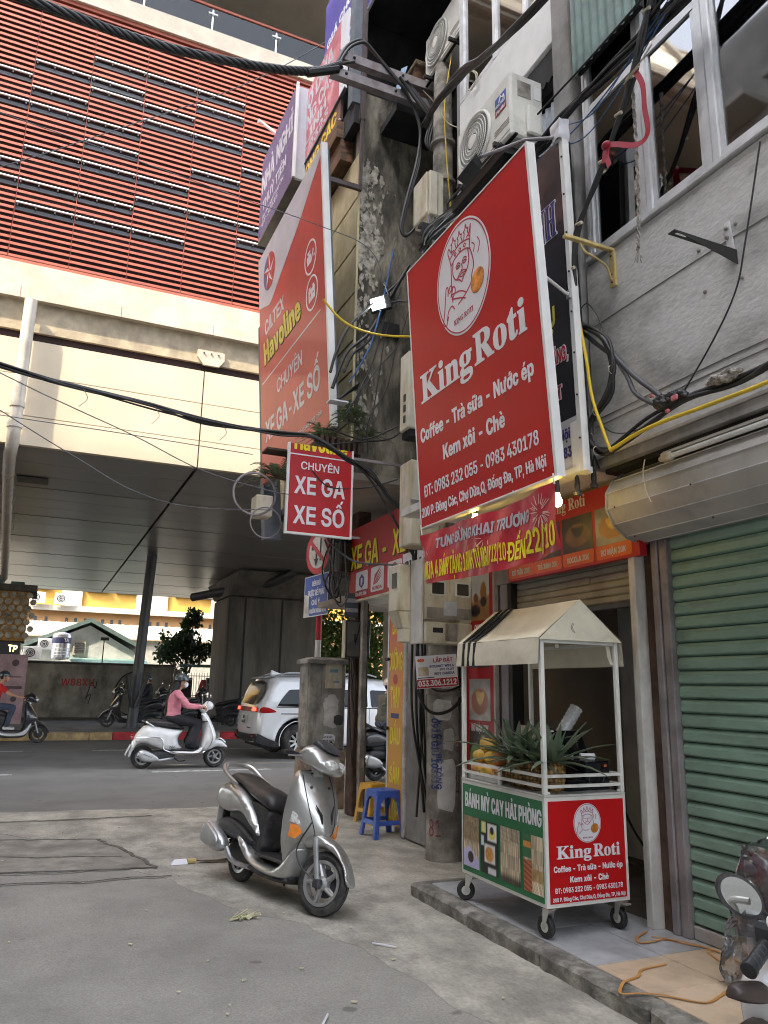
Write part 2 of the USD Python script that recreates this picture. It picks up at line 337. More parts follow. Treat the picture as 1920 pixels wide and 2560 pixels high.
# ================================================================== ground
structure('road', grid(-60, -40, 80, 110, 56, 60, lambda X, Y: X * 0), MATS['asphalt'])
le = [(-40, 10.6), (-8, 10.2), (-3.2, 9.95), (-1.9, 9.85), (-1.2, 9.6), (-.3, 9.72), (.7, 9.62), (1.6, 9.85), (3, 9.9), (6, 9.9), (6, -38), (-40, -38)]
lq = []
for (xa_, ya_), (xb_, yb_) in zip(le[:-3], le[1:-2]): lq += [(xa_ + (xb_ - xa_) * t, ya_ + (yb_ - ya_) * t) for t in np.linspace(0, 1, 14, endpoint=False)]
lq = np.array(lq); lq[:, 1] += (meshkit.fbm(np.c_[lq * 2.6, lq[:, :1] * 0], 4, 9) - .5) * .22
structure('lane', prism(Polygon([tuple(q) for q in lq] + le[-3:]).buffer(0), .004, -.0005), MATS['lane_asphalt'])
# concrete apron along the shops: ragged west edge, rising slightly to the kerb
edge = [(4.2, .6), (2.66, 1.2), (2.36, 2.2), (2.24, 2.9), (2.10, 3.5), (1.98, 4.1), (1.93, 4.55), (1.80, 4.85), (1.73, 5.2), (1.45, 5.75), (1.15, 6.5), (.7, 7.6), (.25, 8.6), (-.3, 9.3), (-.9, 9.9), (-1.6, 10.2),
        (-1.0, 10.55), (.2, 10.45), (1.4, 10.3), (3.0, 10.1), (4.4, 10.0), (4.4, .6)]
ep = []
for i in range(len(edge) - 1):
    a, b = np.array(edge[i]), np.array(edge[i + 1]); n = max(2, int(np.linalg.norm(b - a) / .07))
    ep += [tuple(a + (b - a) * t) for t in np.linspace(0, 1, n, endpoint=False)]
ep = np.array(ep); nz = meshkit.fbm(np.c_[ep * 3.2, ep[:, :1] * 0], 5, 3) - .5
ep[:, 0] += nz * .22 * (ep[:, 0] < 4); ep[:, 1] += nz * .12
structure('pavement_apron', prism(Polygon(ep).buffer(0), .012, -.006), MATS['concrete_apron'])
# cracked concrete cover slabs of a drain, left in the road
def crackpath(pts, w, seed):
    p = spline(pts, 14); p = p + (meshkit.fbm(np.c_[p[:, :2] * 7, p[:, :1] * 0], 4, seed)[:, None] - .5) * .09
    return unary_union([LineString(p[i:i + 2, :2]).buffer(w / 2, 2) for i in range(len(p) - 1)])
mat('crack_dirt', (.13, .12, .10), .95, var=.2, vs=20)
cr = [([(-1.35, 9.25, 0), (-.3, 8.75, 0), (.75, 8.42, 0)], .025), ([(-1.5, 8.45, 0), (-.4, 7.95, 0), (.85, 7.55, 0)], .02), ([(.75, 8.42, 0), (.95, 7.7, 0), (1.1, 7.05, 0)], .035),
      ([(-1.2, 7.55, 0), (-.1, 7.2, 0), (1.1, 7.05, 0)], .02), ([(-.3, 6.9, 0), (.5, 6.75, 0), (1.18, 6.72, 0)], .022), ([(-1.9, 10.25, 0), (-.2, 9.75, 0), (1.4, 9.7, 0)], .03)]
top('drain_cracks', prism(unary_union([crackpath(p, w, i) for i, (p, w) in enumerate(cr)]), .003, .0145), MATS['crack_dirt'], 'dark dirt filled cracks outlining slabs in the road at lower left', 'crack', kind='stuff', smooth=False)
mat('slab_concrete', (.28, .262, .225), .9, var=.15, vs=3, bump=.5, bs=90, dirt=((.17, .16, .14), .4, 3))
structure('drain_slab', prism(Polygon([(-1.6, 9.35), (.75, 8.42), (.95, 7.7), (1.1, 7.05), (-1.3, 7.5)]), .004, .0095), MATS['slab_concrete'])
for (a, b, y) in ((-.45, -.16, 14.57), (2.06, 4.2, 14.46), (-2.2, -.05, 19.35), (4.4, 7.0, 19.2), (6.5, 9, 14.4), (1.4, 3.2, 19.3)):
    structure('lane_marking', bx(a, y - .06, .004, b, y + .06, .008), MATS['road_paint'])
# shop platform: kerb stones and tiles (kerb face at x = 2.74)
ky = [5.58, 4.75, 3.95, 3.1, 2.2, 1.3, .4, -.6]
kerb = thing('kerb', None, None, kind='structure')
for i in range(len(ky) - 1):
    k = bx(2.735, ky[i + 1] + .003, -.02, 2.87, ky[i] - .003, .094, .018); k = k.subdivide_to_size(.06)
    v = k.vertices; v += (meshkit.noise(v * 17 + i) - .5)[:, None] * np.array([.022, 0, .012]); k.vertices = v
    P(kerb, 'kerb_stone', k, MATS['concrete_kerb'], 30)
P(kerb, 'kerb_end', bx(2.85, 5.50, -.02, 3.72, 5.585, .093, .015), MATS['concrete_kerb'])
structure('platform', bx(2.86, -2, -.02, 3.76, 5.5, .088), MATS['concrete_kerb'])
pav = thing('pavement', None, None, kind='structure')
ty, tw, tx = 5.49, .60, [2.872, 3.33, 3.74]
y = ty
while y > .2:
    w = .62 if y > 3.9 else .42
    for i in range(2):
        P(pav, 'tile', bx(tx[i] + .003, y - w + .003, .08, tx[i + 1] - .003, y - .003, .094 + rng.uniform(-.0008, .0008), .002), MATS['stone_tile' if y > 3.75 else 'beige_tile'], False)
    y -= w

# far kerb and far pavement below the viaduct
fk = thing('far_kerb', None, None, kind='structure')
xs = [-6, -3.4, -1.5, 1.52, 2.12, 2.75, 4.6, 5.05, 5.75, 6.6, 7.6, 9.2, 11, 14]
cols = ['kerb_white', 'red_paint', 'kerb_yellow', 'kerb_yellow', 'red_paint', 'red_paint', 'kerb_white', 'red_paint', 'red_paint', 'kerb_white', 'red_paint', 'kerb_white', 'kerb_white']
for i in range(len(xs) - 1):
    P(fk, 'kerb_stone', bx(xs[i] + .004, 22.75, -.02, xs[i + 1] - .004, 23.0, .2, .03), MATS[cols[i]])
structure('far_pavement', bx(-40, 23.0, -.05, 60, 33.1, .185), mat('pave_dark', (.20, .195, .185), .9, var=.15, vs=1.5, dirt=((.10, .085, .065), .35, 2)))

# ================================================================== elevated station
st = thing('elevated_station', 'long elevated station clad in red louvres over a cream wall', 'station')
X0, X1 = -46.0, 30.0
jx = [-1.245 + 1.01 * i for i in range(-1, 6)]         # louvre bay joints
pitch = .1175; z0 = 8.86
rows = 48
def rowz(i): return z0 + .06 + i * pitch
barrows = {}
def nearest(z): return int(round((z - z0 - .06) / pitch))
BARS = [(0, 1, 12.73), (1, 3, 13.08), (2, 5, 13.55), (1, 2, 12.4), (2, 4, 12.76), (0, 3, 12.05), (4, 5, 13.11), (3, 5, 12.39), (2, 3, 11.6), (5, 6, 12.73), (1, 4, 11.17), (0, 1, 10.75), (0, 3, 10.4), (4, 5, 11.6), (5, 6, 12.03), (1, 4, 10.03), (3, 5, 10.72), (5, 6, 10.68), (5, 6, 10.34)]
skip = {}
for a, b, z in BARS:
    r = nearest(z)
    for k in range(a, b): skip[(k, r)] = 1; skip[(k, r - 1)] = 2
P(st, 'louvre_backing', bx(X0, 14.16, z0 - .05, X1, 14.22, z0 + rows * pitch + .1), MATS['louvre_void'])
def slat(a, b, z):
    # an inclined blade with a lit front lip
    return slab([(14.0, z - .022), (14.012, z - .022), (14.075, z + .020), (14.075, z + .028), (14.0, z + .028)], 'x', a, b)
for k in range(6):
    for i in range(rows):
        if skip.get((k, i)): continue
        P(st, 'slat', slat(jx[k] + .008, jx[k + 1] - .008, rowz(i)), MATS['louvre_red'], False)
more = [slat(a, b, rowz(i)) for i in range(rows) for (a, b) in ((X0, jx[0] - .008), (jx[6] + .008, X1))]
P(st, 'slat', cat(more), MATS['louvre_red'], False, kind='stuff')
PS(st, 'louvre_mullion', ([bx(j - .006, 14.03, z0, j + .006, 14.09, z0 + rows * pitch) for j in jx]), MATS['louvre_red'], False)
for a, b, z in BARS:
    z = rowz(nearest(z))
    for k in range(a, b):
        xa, xb = jx[k] + .012, jx[k + 1] - .012
        lb = P(st, 'light_bar', bx(xa, 13.99, z + .004, xb, 14.03, z + .036, .008), MATS['white_metal'])
        P(lb, 'light_bar_tray', bx(xa, 14.045, z - .125, xb, 14.11, z - .05), MATS['dark_grey_metal'], False)
        for q in (.02, .33, .66, .95): P(lb, 'bar_clip', bx(xa + q * (xb - xa), 14.0, z - .05, xa + q * (xb - xa) + .02, 14.04, z + .003), MATS['dark_grey_metal'], False)
P(st, 'louvre_top_rail', bx(X0, 13.98, 14.52, X1, 14.16, 14.60), MATS['louvre_red'], False)
P(st, 'louvre_sill', bx(X0, 13.98, z0 - .06, X1, 14.16, z0 + .012), MATS['louvre_red'], False)
P(st, 'upper_coping', bx(X0, 13.92, 14.603, X1, 14.45, 15.02), MATS['pale_concrete'], False)
lx = np.arange(-4.35, 9, 1.7)
for a, b in zip(list(lx[:-1]), list(lx[1:])):
    P(st, 'ledge', bx(a + .004, 13.90, 8.11, b - .004, 14.25, 8.34), MATS['pale_concrete'], False)
P(st, 'ledge', bx(X0, 13.90, 8.11, lx[0], 14.25, 8.34), MATS['pale_concrete'], False); P(st, 'ledge', bx(lx[-1], 13.90, 8.11, X1, 14.25, 8.34), MATS['pale_concrete'], False)
P(st, 'ledge_upstand', bx(X0, 13.95, 8.344, X1, 14.25, z0 - .06), MATS['pale_concrete'], False)
P(st, 'beam', bx(X0, 14.03, 7.55, X1, 14.3, 8.11), MATS['tan_concrete'], False)
P(st, 'beam_groove', bx(X0, 14.10, 7.38, X1, 14.3, 7.55), MATS['louvre_void'], False)
px_ = [X0, -13.8, -9.9, -5.7, -1.75, 2.36, 6.5, 10.6, 14.7, X1]; pz = [5.46, 5.98, 6.72, 7.38]
for i in range(len(px_) - 1):
    for j in range(3):
        P(st, 'wall_panel', bx(px_[i] + .012, 14.0, pz[j] + (.006 if j else 0), px_[i + 1] - .012, 14.12, pz[j + 1] - .006), MATS['cream_panel'], False)
P(st, 'panel_backing', bx(X0, 14.06, 5.47, X1, 14.3, 7.38), mat('joint_purple', (.10, .06, .09), .8), False)
br = P(st, 'bracket_plate', slab([(2.2, 7.80), (2.2, 7.66), (2.32, 7.50), (2.62, 7.50), (2.72, 7.64), (2.72, 7.80)], 'y', 13.97, 14.03), MATS['pale_concrete'], False)
P(br, 'bolt', cat([cyl(.016, (x, 13.95, 7.74), (x, 13.98, 7.74), 8) for x in (2.32, 2.46, 2.6)]), MATS['dark_grey_metal'])
# soffit boards, one seam line across
sy = np.linspace(14.13, 36.4, 23)
for sx0, sx1 in ((X0, -8), (-8, 2.36), (2.36, X1)):
    for i in range(len(sy) - 1):
        P(st, 'soffit_board', bx(sx0 + .03, sy[i] + .012, 5.46 + .003 * (i % 3), sx1 - .03, sy[i + 1] - .012, 5.52), MATS['soffit_board'], False)
P(st, 'deck', bx(X0, 14.3, 5.53, X1, 36.3, 6.4), MATS['louvre_void'], False)
P(st, 'far_fascia', bx(X0, 36.4, 5.46, X1, 36.6, 8.0), MATS['pale_concrete'], False)
P(st, 'air_vent', bx(-.74, 16.2, 5.44, -.16, 16.75, 5.455), MATS['black_metal'], False)
P(st, 'upper_storey', bx(X0, 17.8, 15.02, X1, 36, 17.8), mat('taupe_wall', (.62, .58, .5), .8, var=.04, vs=1), False)
P(st, 'eave_soffit', bx(X0, 12.9, 17.62, X1, 17.79, 17.7), mat('taupe_soffit', (.36, .31, .25), .8, var=.05, vs=1), False)
PS(st, 'eave_trim', ([bx(X0, y, 17.5, X1, y + .09, 17.618) for y in (13.35, 13.0)]), MATS['pale_concrete'], False)
hall = P(st, 'curved_roof', slab([(15 + 10.5 - 10.5 * math.cos(t), 17.9 + 10.5 * math.sin(t)) for t in np.linspace(0, math.pi, 15)], 'x', X0, -6), MATS['cream_panel'], False)
P(hall, 'roof_rib', cat([tube([(x, 15 + 10.5 - 10.6 * math.cos(t), 17.9 + 10.6 * math.sin(t)) for t in np.linspace(0, math.pi / 2, 9)], .12, 5) for x in np.arange(-44, -8, 2.2)]), MATS['pale_concrete'])
P(st, 'concourse', bx(X0, 14.46, 6.45, X1, 36.2, 15.0), MATS['louvre_void'], False)
P(st, 'roof', bx(X0, 12.9, 17.71, X1, 36.5, 17.9), MATS['pale_concrete'], False)
bal = P(st, 'balustrade_rail', cat([bx(X0, 14.27, 15.95, X1, 14.33, 16.0)]), MATS['louvre_red'], False)
gx = [-8.0 + 1.43 * i for i in range(12)]
for a, b in zip(gx[:-1], gx[1:]):
    P(st, 'glass_pane', bx(a + .03, 14.295, 15.03, b - .03, 14.307, 15.94), MATS['clear_glass'], False)
for a in gx:
    bp = P(st, 'balustrade_post', bx(a - .02, 14.31, 15.0, a + .02, 14.36, 15.95), MATS['steel'], False)
    P(bp, 'glass_clamp', cat([cyl(.018, (a - .1, 14.28, 15.78), (a + .1, 14.28, 15.78), 8)]), MATS['white_metal'])
pp = P(st, 'drain_pipe', tube([(-.76, 13.83, 8.05), (-.76, 13.83, 5.66), (-.76, 13.9, 5.45), (-.80, 14.3, 5.34), (-.85, 15.5, 5.3), (-1.05, 22, 5.05), (-1.2, 27, 4.7)], .105, 16), MATS['pipe_grey'])
P(pp, 'pipe_collar', cat([lathe([(.105, 0), (.122, .004), (.122, .1), (.105, .104)], 16, c=(-.76, 13.83, z)) for z in (6.05, 5.68)] + [torus(.108, .008, 16, 6, 'y', (-.85 - .02 * i, 15.5 + i, 5.3 - .025 * i)) for i in range(6)]), MATS['pipe_grey'])
dp = P(st, 'drain_pipe', tube([(7.9, 25.6, 5.4), (7.4, 26.2, 5.1), (5.2, 29.6, 4.75)], .16, 12), MATS['dark_grey_metal'])
# security camera
sc = thing('security_camera', 'white bullet camera poking out between red louvre slats', 'camera')
P(sc, 'housing', tube([(3.06, 13.7, 12.98), (3.42, 13.85, 12.96)], .035, 12), MATS['white_metal']); P(sc, 'sunshield', tube([(3.02, 13.69, 12.985), (3.12, 13.73, 12.98)], .045, 12), MATS['steel']); P(sc, 'arm', tube([(3.42, 13.85, 12.96), (3.5, 14.0, 12.94)], .018), MATS['white_metal'])
# piers
def pier(x0, x1, y0, y1, label):
    t = thing('viaduct_pier', label, 'pier', 'concrete piers carrying the station')
    P(t, 'shaft', cat([bx(x0, y0, .1, x1, y1, 4.6, .06)]), MATS['dark_concrete'], False)
    PS(t, 'shaft_groove', ([bx(x, y0 - .012, .2, x + .07, y0 + .02, 4.55) for x in (x0 + .55, x0 + 1.9)]), mat('groove', .02, .9) if 'groove' not in MATS else MATS['groove'], False)
    P(t, 'pier_head', hull([(x0, y0, 4.62), (x1, y0, 4.62), (x0, y1, 4.62), (x1, y1, 4.62), (x0 + .1, y0 - .9, 5.4), (x1 + 4.5, y0 - .9, 5.4), (x0 + .1, y1 + 2, 5.4), (x1 + 4.5, y1 + 2, 5.4)]), MATS['dark_concrete'], False)
pier(6.0, 9.4, 26.9, 29.5, 'broad grooved dark concrete pier behind the white car')
pier(-22.0, -18.6, 26.9, 29.5, 'dark concrete pier standing out of view to the left')
col = thing('steel_column', 'slim dark round column leaning slightly between wall and parked scooters', 'column')
P(col, 'shaft', tube([(2.84, 25.0, .1), (3.02, 25.0, 5.5)], .155, 16), MATS['dark_grey_metal']); P(col, 'base_plate', bx(2.6, 24.78, .18, 3.1, 25.22, .215), MATS['dark_grey_metal'], False)
PS(col, 'brace', ([tube([(2.78, 24.82, .8), (2.56, 24.75, 1.75)], .055), tube([(2.88, 24.8, .8), (3.2, 24.75, 1.85)], .06)]), MATS['black_metal'])

# ================================================================== behind the viaduct
wl = thing('boundary_wall', 'stained concrete boundary wall with graffiti under the station', 'wall')
P(wl, 'wall', bx(-8, 33.0, .1, 5.25, 33.25, 2.2), MATS['far_wall'], False); P(wl, 'coping', bx(-8, 32.95, 2.2, 5.3, 33.3, 2.29), MATS['dark_concrete'], False)
PS(wl, 'pilaster', [bx(x, 32.96, .12, x + .35, 33.0, 2.19) for x in (-4.4, -1.2, 2.45)], MATS['far_wall'], False)
P(wl, 'lettering', xf(txt('W88XU', 0, 0, .27, 1.22, 700, d=.004), np.array([[1, 0, 0, .98], [0, 0, -1, 32.996], [.0, 1, 0, 1.38], [0, 0, 0, 1.0]])), MATS['graffiti_red'], False)
gr = unary_union([ribbon(p, w) for p, w in (([(3.2, .5), (3.0, .75), (3.1, 1.2), (3.0, 1.3), (3.25, 1.75), (3.6, 1.95), (4.0, 2.05)], .06), ([(3.1, 1.2), (3.35, 1.35), (3.3, 1.5), (3.15, 1.45)], .05), ([(3.0, .75), (3.3, .85), (3.15, 1.0)], .05),
                ([(1.95, .9), (2.1, 1.5), (2.25, 1.3), (2.3, 1.55)], .035), ([(1.95, .95), (2.1, 1.05), (2.05, .7)], .03), ([(3.3, 1.15), (3.38, 1.22), (3.45, 1.12), (3.36, 1.06), (3.3, 1.15)], .03), ([(3.6, 1.15), (3.68, 1.22), (3.75, 1.12), (3.66, 1.06), (3.6, 1.15)], .03), ([(3.2, .5), (3.5, .3), (3.9, .4)], .04))])
P(wl, 'graffiti', slab(gr, 'y', 32.993, 32.998), MATS['graffiti_black'], False)
fn = thing('railing_wall', 'low wall with iron railings and a dark opening right of the tree', 'wall')
P(fn, 'plinth', bx(5.3, 33.0, .1, 8.9, 33.25, 1.0), MATS['far_wall'], False)
PS(fn, 'post', ([bx(5.3, 32.97, 1.0, 5.5, 33.28, 2.1), bx(8.3, 32.97, 1.0, 8.55, 33.28, 2.2), bx(6.9, 32.95, .5, 7.2, 33.28, 1.35)]), MATS['far_wall'], False)
P(fn, 'railing', cat([cyl(.012, (x, 33.1, 1.0), (x, 33.1, 2.0), 5) for x in np.arange(5.55, 8.3, .11)] + [bx(5.5, 33.08, 1.05, 8.3, 33.12, 1.08), bx(5.5, 33.08, 1.85, 8.3, 33.12, 1.88)]), MATS['black_metal'])
P(fn, 'coping', bx(5.5, 33.2, 2.22, 8.6, 33.4, 2.34), MATS['teal_sheet'], False)
sk = thing('red_stall', 'red board and dark stall boxes behind the railings', 'stall')
P(sk, 'board', hull([(6.35, 34, .9), (6.8, 34, .9), (6.6, 34, 1.72), (6.8, 34, 1.72), (6.35, 34.1, .9), (6.8, 34.1, .9), (6.6, 34.1, 1.72), (6.8, 34.1, 1.72)]), MATS['red_paint'], False)
P(sk, 'box', bx(6.85, 34, 1.2, 8.25, 34.4, 1.8), MATS['black_metal'], False); P(sk, 'shelf', bx(7.2, 33.9, 1.02, 8.2, 34.3, 1.18), MATS['red_paint'], False); P(sk, 'back', bx(5.5, 34.5, .3, 6.3, 34.6, 1.8), MATS['black_metal'], False)
hs = thing('gabled_house', 'grey gabled house with dark green roof edge behind the boundary wall', 'house')
P(hs, 'wall', slab([(-.4, .1), (4.6, .1), (4.6, 3.1), (2.35, 4.35), (-.4, 3.1)], 'y', 42, 48), MATS['grey_render'], False)
PS(hs, 'roof_slope', ([slab([(-.75, 3.12), (2.35, 4.50), (2.35, 4.72), (-.75, 3.32)], 'y', 41.7, 48.2), slab([(2.352, 4.50), (5.1, 3.12), (5.1, 3.32), (2.352, 4.72)], 'y', 41.7, 48.2)]), MATS['green_roof'], False)
wn = P(hs, 'window', bx(1.62, 41.93, 2.85, 2.22, 41.99, 3.55), MATS['white_stucco'], False); P(wn, 'shutter_slats', cat([bx(1.7, 41.9, 2.95 + .09 * i, 2.14, 41.928, 3.01 + .09 * i) for i in range(6)]), MATS['dark_grey_metal'], False)
P(hs, 'lean_to_roof', hull([(1.55, 40.6, 2.45), (5.2, 40.6, 2.45), (1.55, 41.99, 2.72), (5.2, 41.99, 2.72), (1.55, 40.6, 2.42), (5.2, 40.6, 2.42)]), MATS['teal_sheet'], False)
P(hs, 'lower_wall', bx(-.7, 40.5, .1, 1.5, 41.95, 2.5), MATS['grey_render'], False)
tk = thing('water_tank', 'stainless steel water tank with dark blue band on the gabled house', 'water tank')
P(tk, 'drum', lathe([(0, 2.55), (.38, 2.6), (.43, 2.68), (.43, 3.72), (.36, 3.82), (.12, 3.88), (0, 3.88)], 20, c=(1.05, 40.9, 0)), MATS['steel']); P(tk, 'band', lathe([(.434, 3.34), (.437, 3.36), (.437, 3.6), (.434, 3.62)], 20, c=(1.05, 40.9, 0)), mat('navy', (.03, .035, .09), .5)); P(tk, 'rib', cat([torus(.432, .012, 20, 5, 'z', (1.05, 40.9, z)) for z in (2.8, 2.95, 3.1)]), MATS['steel'])
P(tk, 'lettering', xf(txt('TA', 0, 0, .17, .2, 700), np.array([[1, 0, 0, 1.15], [0, 0, -1, 40.47], [0, 1, 0, 3.4], [0, 0, 0, 1.0]])), MATS['white_metal'], False)
def far_ac(x, y, z, label, s=1.0):
    t = thing('air_conditioner', label, 'air conditioner')
    P(t, 'case', bx(x, y, z, x + .8 * s, y + .3, z + .58 * s, .02), MATS['white_metal'], False); P(t, 'fan_opening', lathe([(.23 * s, -.012), (.23 * s, 0)], 18, 'y', (x + .32 * s, y - .0, z + .29 * s)), MATS['dark_grey_metal']); P(t, 'fan_guard', cat([torus(r * s, .008, 18, 4, 'y', (x + .32 * s, y - .02, z + .29 * s)) for r in (.08, .15, .22)]), MATS['white_metal'])
far_ac(.0, 41.2, 3.05, 'small outdoor unit left of the steel water tank', .9); far_ac(-.6, 40.3, 2.55, 'outdoor unit low on the left beside the orange kiosk', 1.0)
rf = thing('pale_shed', 'long shed with pale sheet roof between gabled house and yellow building', 'shed')
P(rf, 'roof', hull([(-9, 49, 4.15), (18, 49, 4.15), (-9, 54, 5.3), (18, 54, 5.3), (-9, 49, 4.1), (18, 49, 4.1)]), MATS['roof_sheet_pale'], False); P(rf, 'wall', bx(-9, 49.2, .1, 18, 54, 4.08), MATS['roof_sheet_pale'], False); P(rf, 'roof_ridge', cat([hull([(x, 48.99, 4.16), (x + .05, 48.99, 4.16), (x, 54, 5.34), (x + .05, 54, 5.34), (x, 48.99, 4.12), (x + .05, 54, 5.3)]) for x in np.arange(-2, 14, .5)]), MATS['white_stucco'], False)
yb = thing('apartment_building', 'yellow and orange apartment block with narrow windows beyond the station', 'building')
P(yb, 'lower_wall', bx(-20, 60, .1, 40, 72, 6.5), MATS['orange_stucco'], False); P(yb, 'upper_wall', bx(-20, 60.25, 6.9, 40, 72, 13), MATS['yellow_stucco'], False)
P(yb, 'cornice', cat([bx(-20, 59.6, 6.5, 40, 60.6, 6.72), bx(-20, 59.8, 6.72, 40, 60.6, 6.9)]), MATS['white_stucco'], False)
PS(yb, 'pilaster', ([bx(x, 60.1, 6.9, x + w, 60.24, 13) for x, w in ((-2.6, 1.2), (1.2, 1.4), (6.4, 2.3), (12.0, 1.6), (17, 2))]), MATS['white_stucco'], False)
for x in (-3.9, -1.9, -.46, .24, 1.6, 2.2, 2.85, 4.05, 4.68, 5.25, 7.4, 7.98, 8.6, 11.9, 12.5, 13.2):
    w = P(yb, 'slot_window', bx(x, 59.98, 5.35, x + .2, 60.05, 6.05), MATS['window_dark'], False); P(w, 'sill', bx(x - .04, 59.93, 5.3, x + .24, 59.975, 5.345), MATS['white_stucco'], False)
for x in (-1.1, 2.9, 4.9, 9.2, 11.0, 14.2):
    w = P(yb, 'window', bx(x, 60.15, 8.0, x + 1.5, 60.22, 9.6), MATS['window_dark'], False); P(w, 'grille', cat([bx(x + .1 * i, 60.05, 8.0, x + .1 * i + .03, 60.1, 9.5) for i in range(16)]), MATS['white_stucco'], False)
far_ac(.75, 59.3, 6.95, 'outdoor unit on the white cornice of the yellow block', 1.3); far_ac(-.9, 59.3, 6.95, 'leftmost outdoor unit on the cornice of the yellow block', 1.3); far_ac(13.0, 59.3, 6.2, 'outdoor unit on the cornice right of the trees', 1.3)
ks = thing('tiled_kiosk', 'orange kiosk wall with round tile pattern above a dark shopfront', 'kiosk')
P(ks, 'wall', bx(-5, 27.0, 2.75, -.42, 29, 4.3), mat('kiosk_orange', (.30, .15, .03), .7, var=.2, vs=8), False); P(ks, 'roof_slab', bx(-5, 26.8, 4.3, -.2, 29.2, 4.5), MATS['dark_concrete'], False)
P(ks, 'tile', cat([lathe([(.105, -.01), (.105, 0)], 6, 'y', (-1.6 + .24 * i + .12 * (j % 2), 26.995, 2.92 + .21 * j)) for i in range(6) for j in range(7)]), mat('kiosk_tile', (.30, .27, .2), .5, var=.3, vs=3), False, kind='stuff')
P(ks, 'shopfront', bx(-5, 27.2, .1, -.5, 29, 2.74), MATS['black_metal'], False); P(ks, 'lettering', xf(txt('TP', 0, 0, .2, .26, 700), np.array([[1, 0, 0, -.84], [0, 0, -1, 27.19], [0, 1, 0, 2.42], [0, 0, 0, 1.0]])), mat('neon', (.9, .7, .2), .5, em=((1, .8, .2), 1.5)), False)
P(ks, 'roof_clutter', cat([bx(-1.7, 27.2, 4.5, -1.2, 27.8, 4.8), bx(-1.0, 27.4, 4.5, -.6, 28, 4.65)]), MATS['teal_sheet'], False)
po = thing('advert_board', 'faded pink advert board with dark haired heads standing before the wall', 'advert')
P(po, 'board', bx(-1.0, 26.2, .25, -.22, 26.26, 2.3), mat('pink_board', (.34, .22, .23), .7, var=.1, vs=3), False); P(po, 'print', cat([slab(Point(-.55, 2.05).buffer(.1), 'y', 26.19, 26.198), slab(Point(-.5, .98).buffer(.08), 'y', 26.19, 26.198), slab(sbox(-.9, 1.62, -.35, 1.65), 'y', 26.19, 26.198), slab(sbox(-.8, 1.28, -.3, 1.36), 'y', 26.19, 26.198)]), mat('dark_print', (.08, .05, .06), .7), False)
ut = thing('street_light', 'small black street light before the gabled house', 'lamp')
P(ut, 'pole', cyl(.025, (2.6, 35.5, .1), (2.6, 35.5, 3.3), 8), MATS['black_metal']); P(ut, 'head', bx(2.45, 35.3, 3.3, 2.78, 35.6, 3.42), MATS['black_metal'], False)
# trees
def crown(c, r, n, ls, seed, clumps=14, mats='leaf_dark', droop=.3):
    g = np.random.default_rng(seed); c = np.array(c); r = np.array(r)
    d = g.normal(size=(clumps, 3)); d /= np.linalg.norm(d, axis=1, keepdims=True); cc = c + d * r * g.uniform(.35, .95, (clumps, 1))
    rad = r.mean() * g.uniform(.22, .5, clumps); pr = rad ** 2 / (rad ** 2).sum(); k = g.choice(clumps, n, p=pr)
    v = g.normal(size=(n, 3)); v /= np.linalg.norm(v, axis=1, keepdims=True); p = cc[k] + v * rad[k][:, None] * g.uniform(.3, 1, (n, 1)) ** .5
    ax = g.normal(size=(n, 3)); ax[:, 2] -= droop; ax /= np.linalg.norm(ax, axis=1, keepdims=True)
    b = np.cross(ax, g.normal(size=(n, 3))); b /= np.linalg.norm(b, axis=1, keepdims=True); s = ls * g.uniform(.6, 1.3, (n, 1))
    V = np.stack([p, p + ax * s * .5 + b * s * .28, p + ax * s, p + ax * s * .5 - b * s * .28], 1).reshape(-1, 3); i = np.arange(n)[:, None] * 4
    return trimesh.Trimesh(V, np.vstack([i + [0, 1, 2], i + [0, 2, 3]]), process=False)
def tree(label, base, top_, r, n, ls, seed, m='leaf_dark', clumps=14, tr=.09, group=None):
    t = thing('tree', label, 'tree', group); b, c = np.array(base), np.array(top_)
    P(t, 'trunk', tube([b, b + (c - b) * .5 + [.08, 0, 0], c], [tr, tr * .8, tr * .4], 8, 4), MATS['tree_bark'])
    g = np.random.default_rng(seed + 50)
    P(t, 'branch', cat([tube([b + (c - b) * .55, c + g.uniform(-.8, .8, 3) * r], [tr * .4, tr * .12], 5) for _ in range(7)]), MATS['tree_bark'])
    P(t, 'crown', crown(c, r, n, ls, seed, clumps), MATS[m], False)
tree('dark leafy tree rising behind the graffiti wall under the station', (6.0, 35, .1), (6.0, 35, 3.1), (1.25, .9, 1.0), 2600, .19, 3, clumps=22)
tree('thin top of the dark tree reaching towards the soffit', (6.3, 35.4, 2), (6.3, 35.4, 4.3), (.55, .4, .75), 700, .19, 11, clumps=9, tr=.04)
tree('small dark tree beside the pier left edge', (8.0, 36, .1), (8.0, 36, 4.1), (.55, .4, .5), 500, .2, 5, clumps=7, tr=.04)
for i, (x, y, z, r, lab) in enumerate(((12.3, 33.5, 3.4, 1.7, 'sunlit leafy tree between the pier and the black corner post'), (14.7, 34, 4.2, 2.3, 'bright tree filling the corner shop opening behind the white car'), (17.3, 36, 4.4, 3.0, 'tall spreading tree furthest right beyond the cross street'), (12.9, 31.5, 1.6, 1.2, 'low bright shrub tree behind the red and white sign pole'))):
    tree(lab, (x, y, .1), (x, y, z), (r, r * .8, r * 1.1), 3200, .24, 21 + i, 'leaf_bright' if i != 2 else 'leaf_mid', clumps=26)
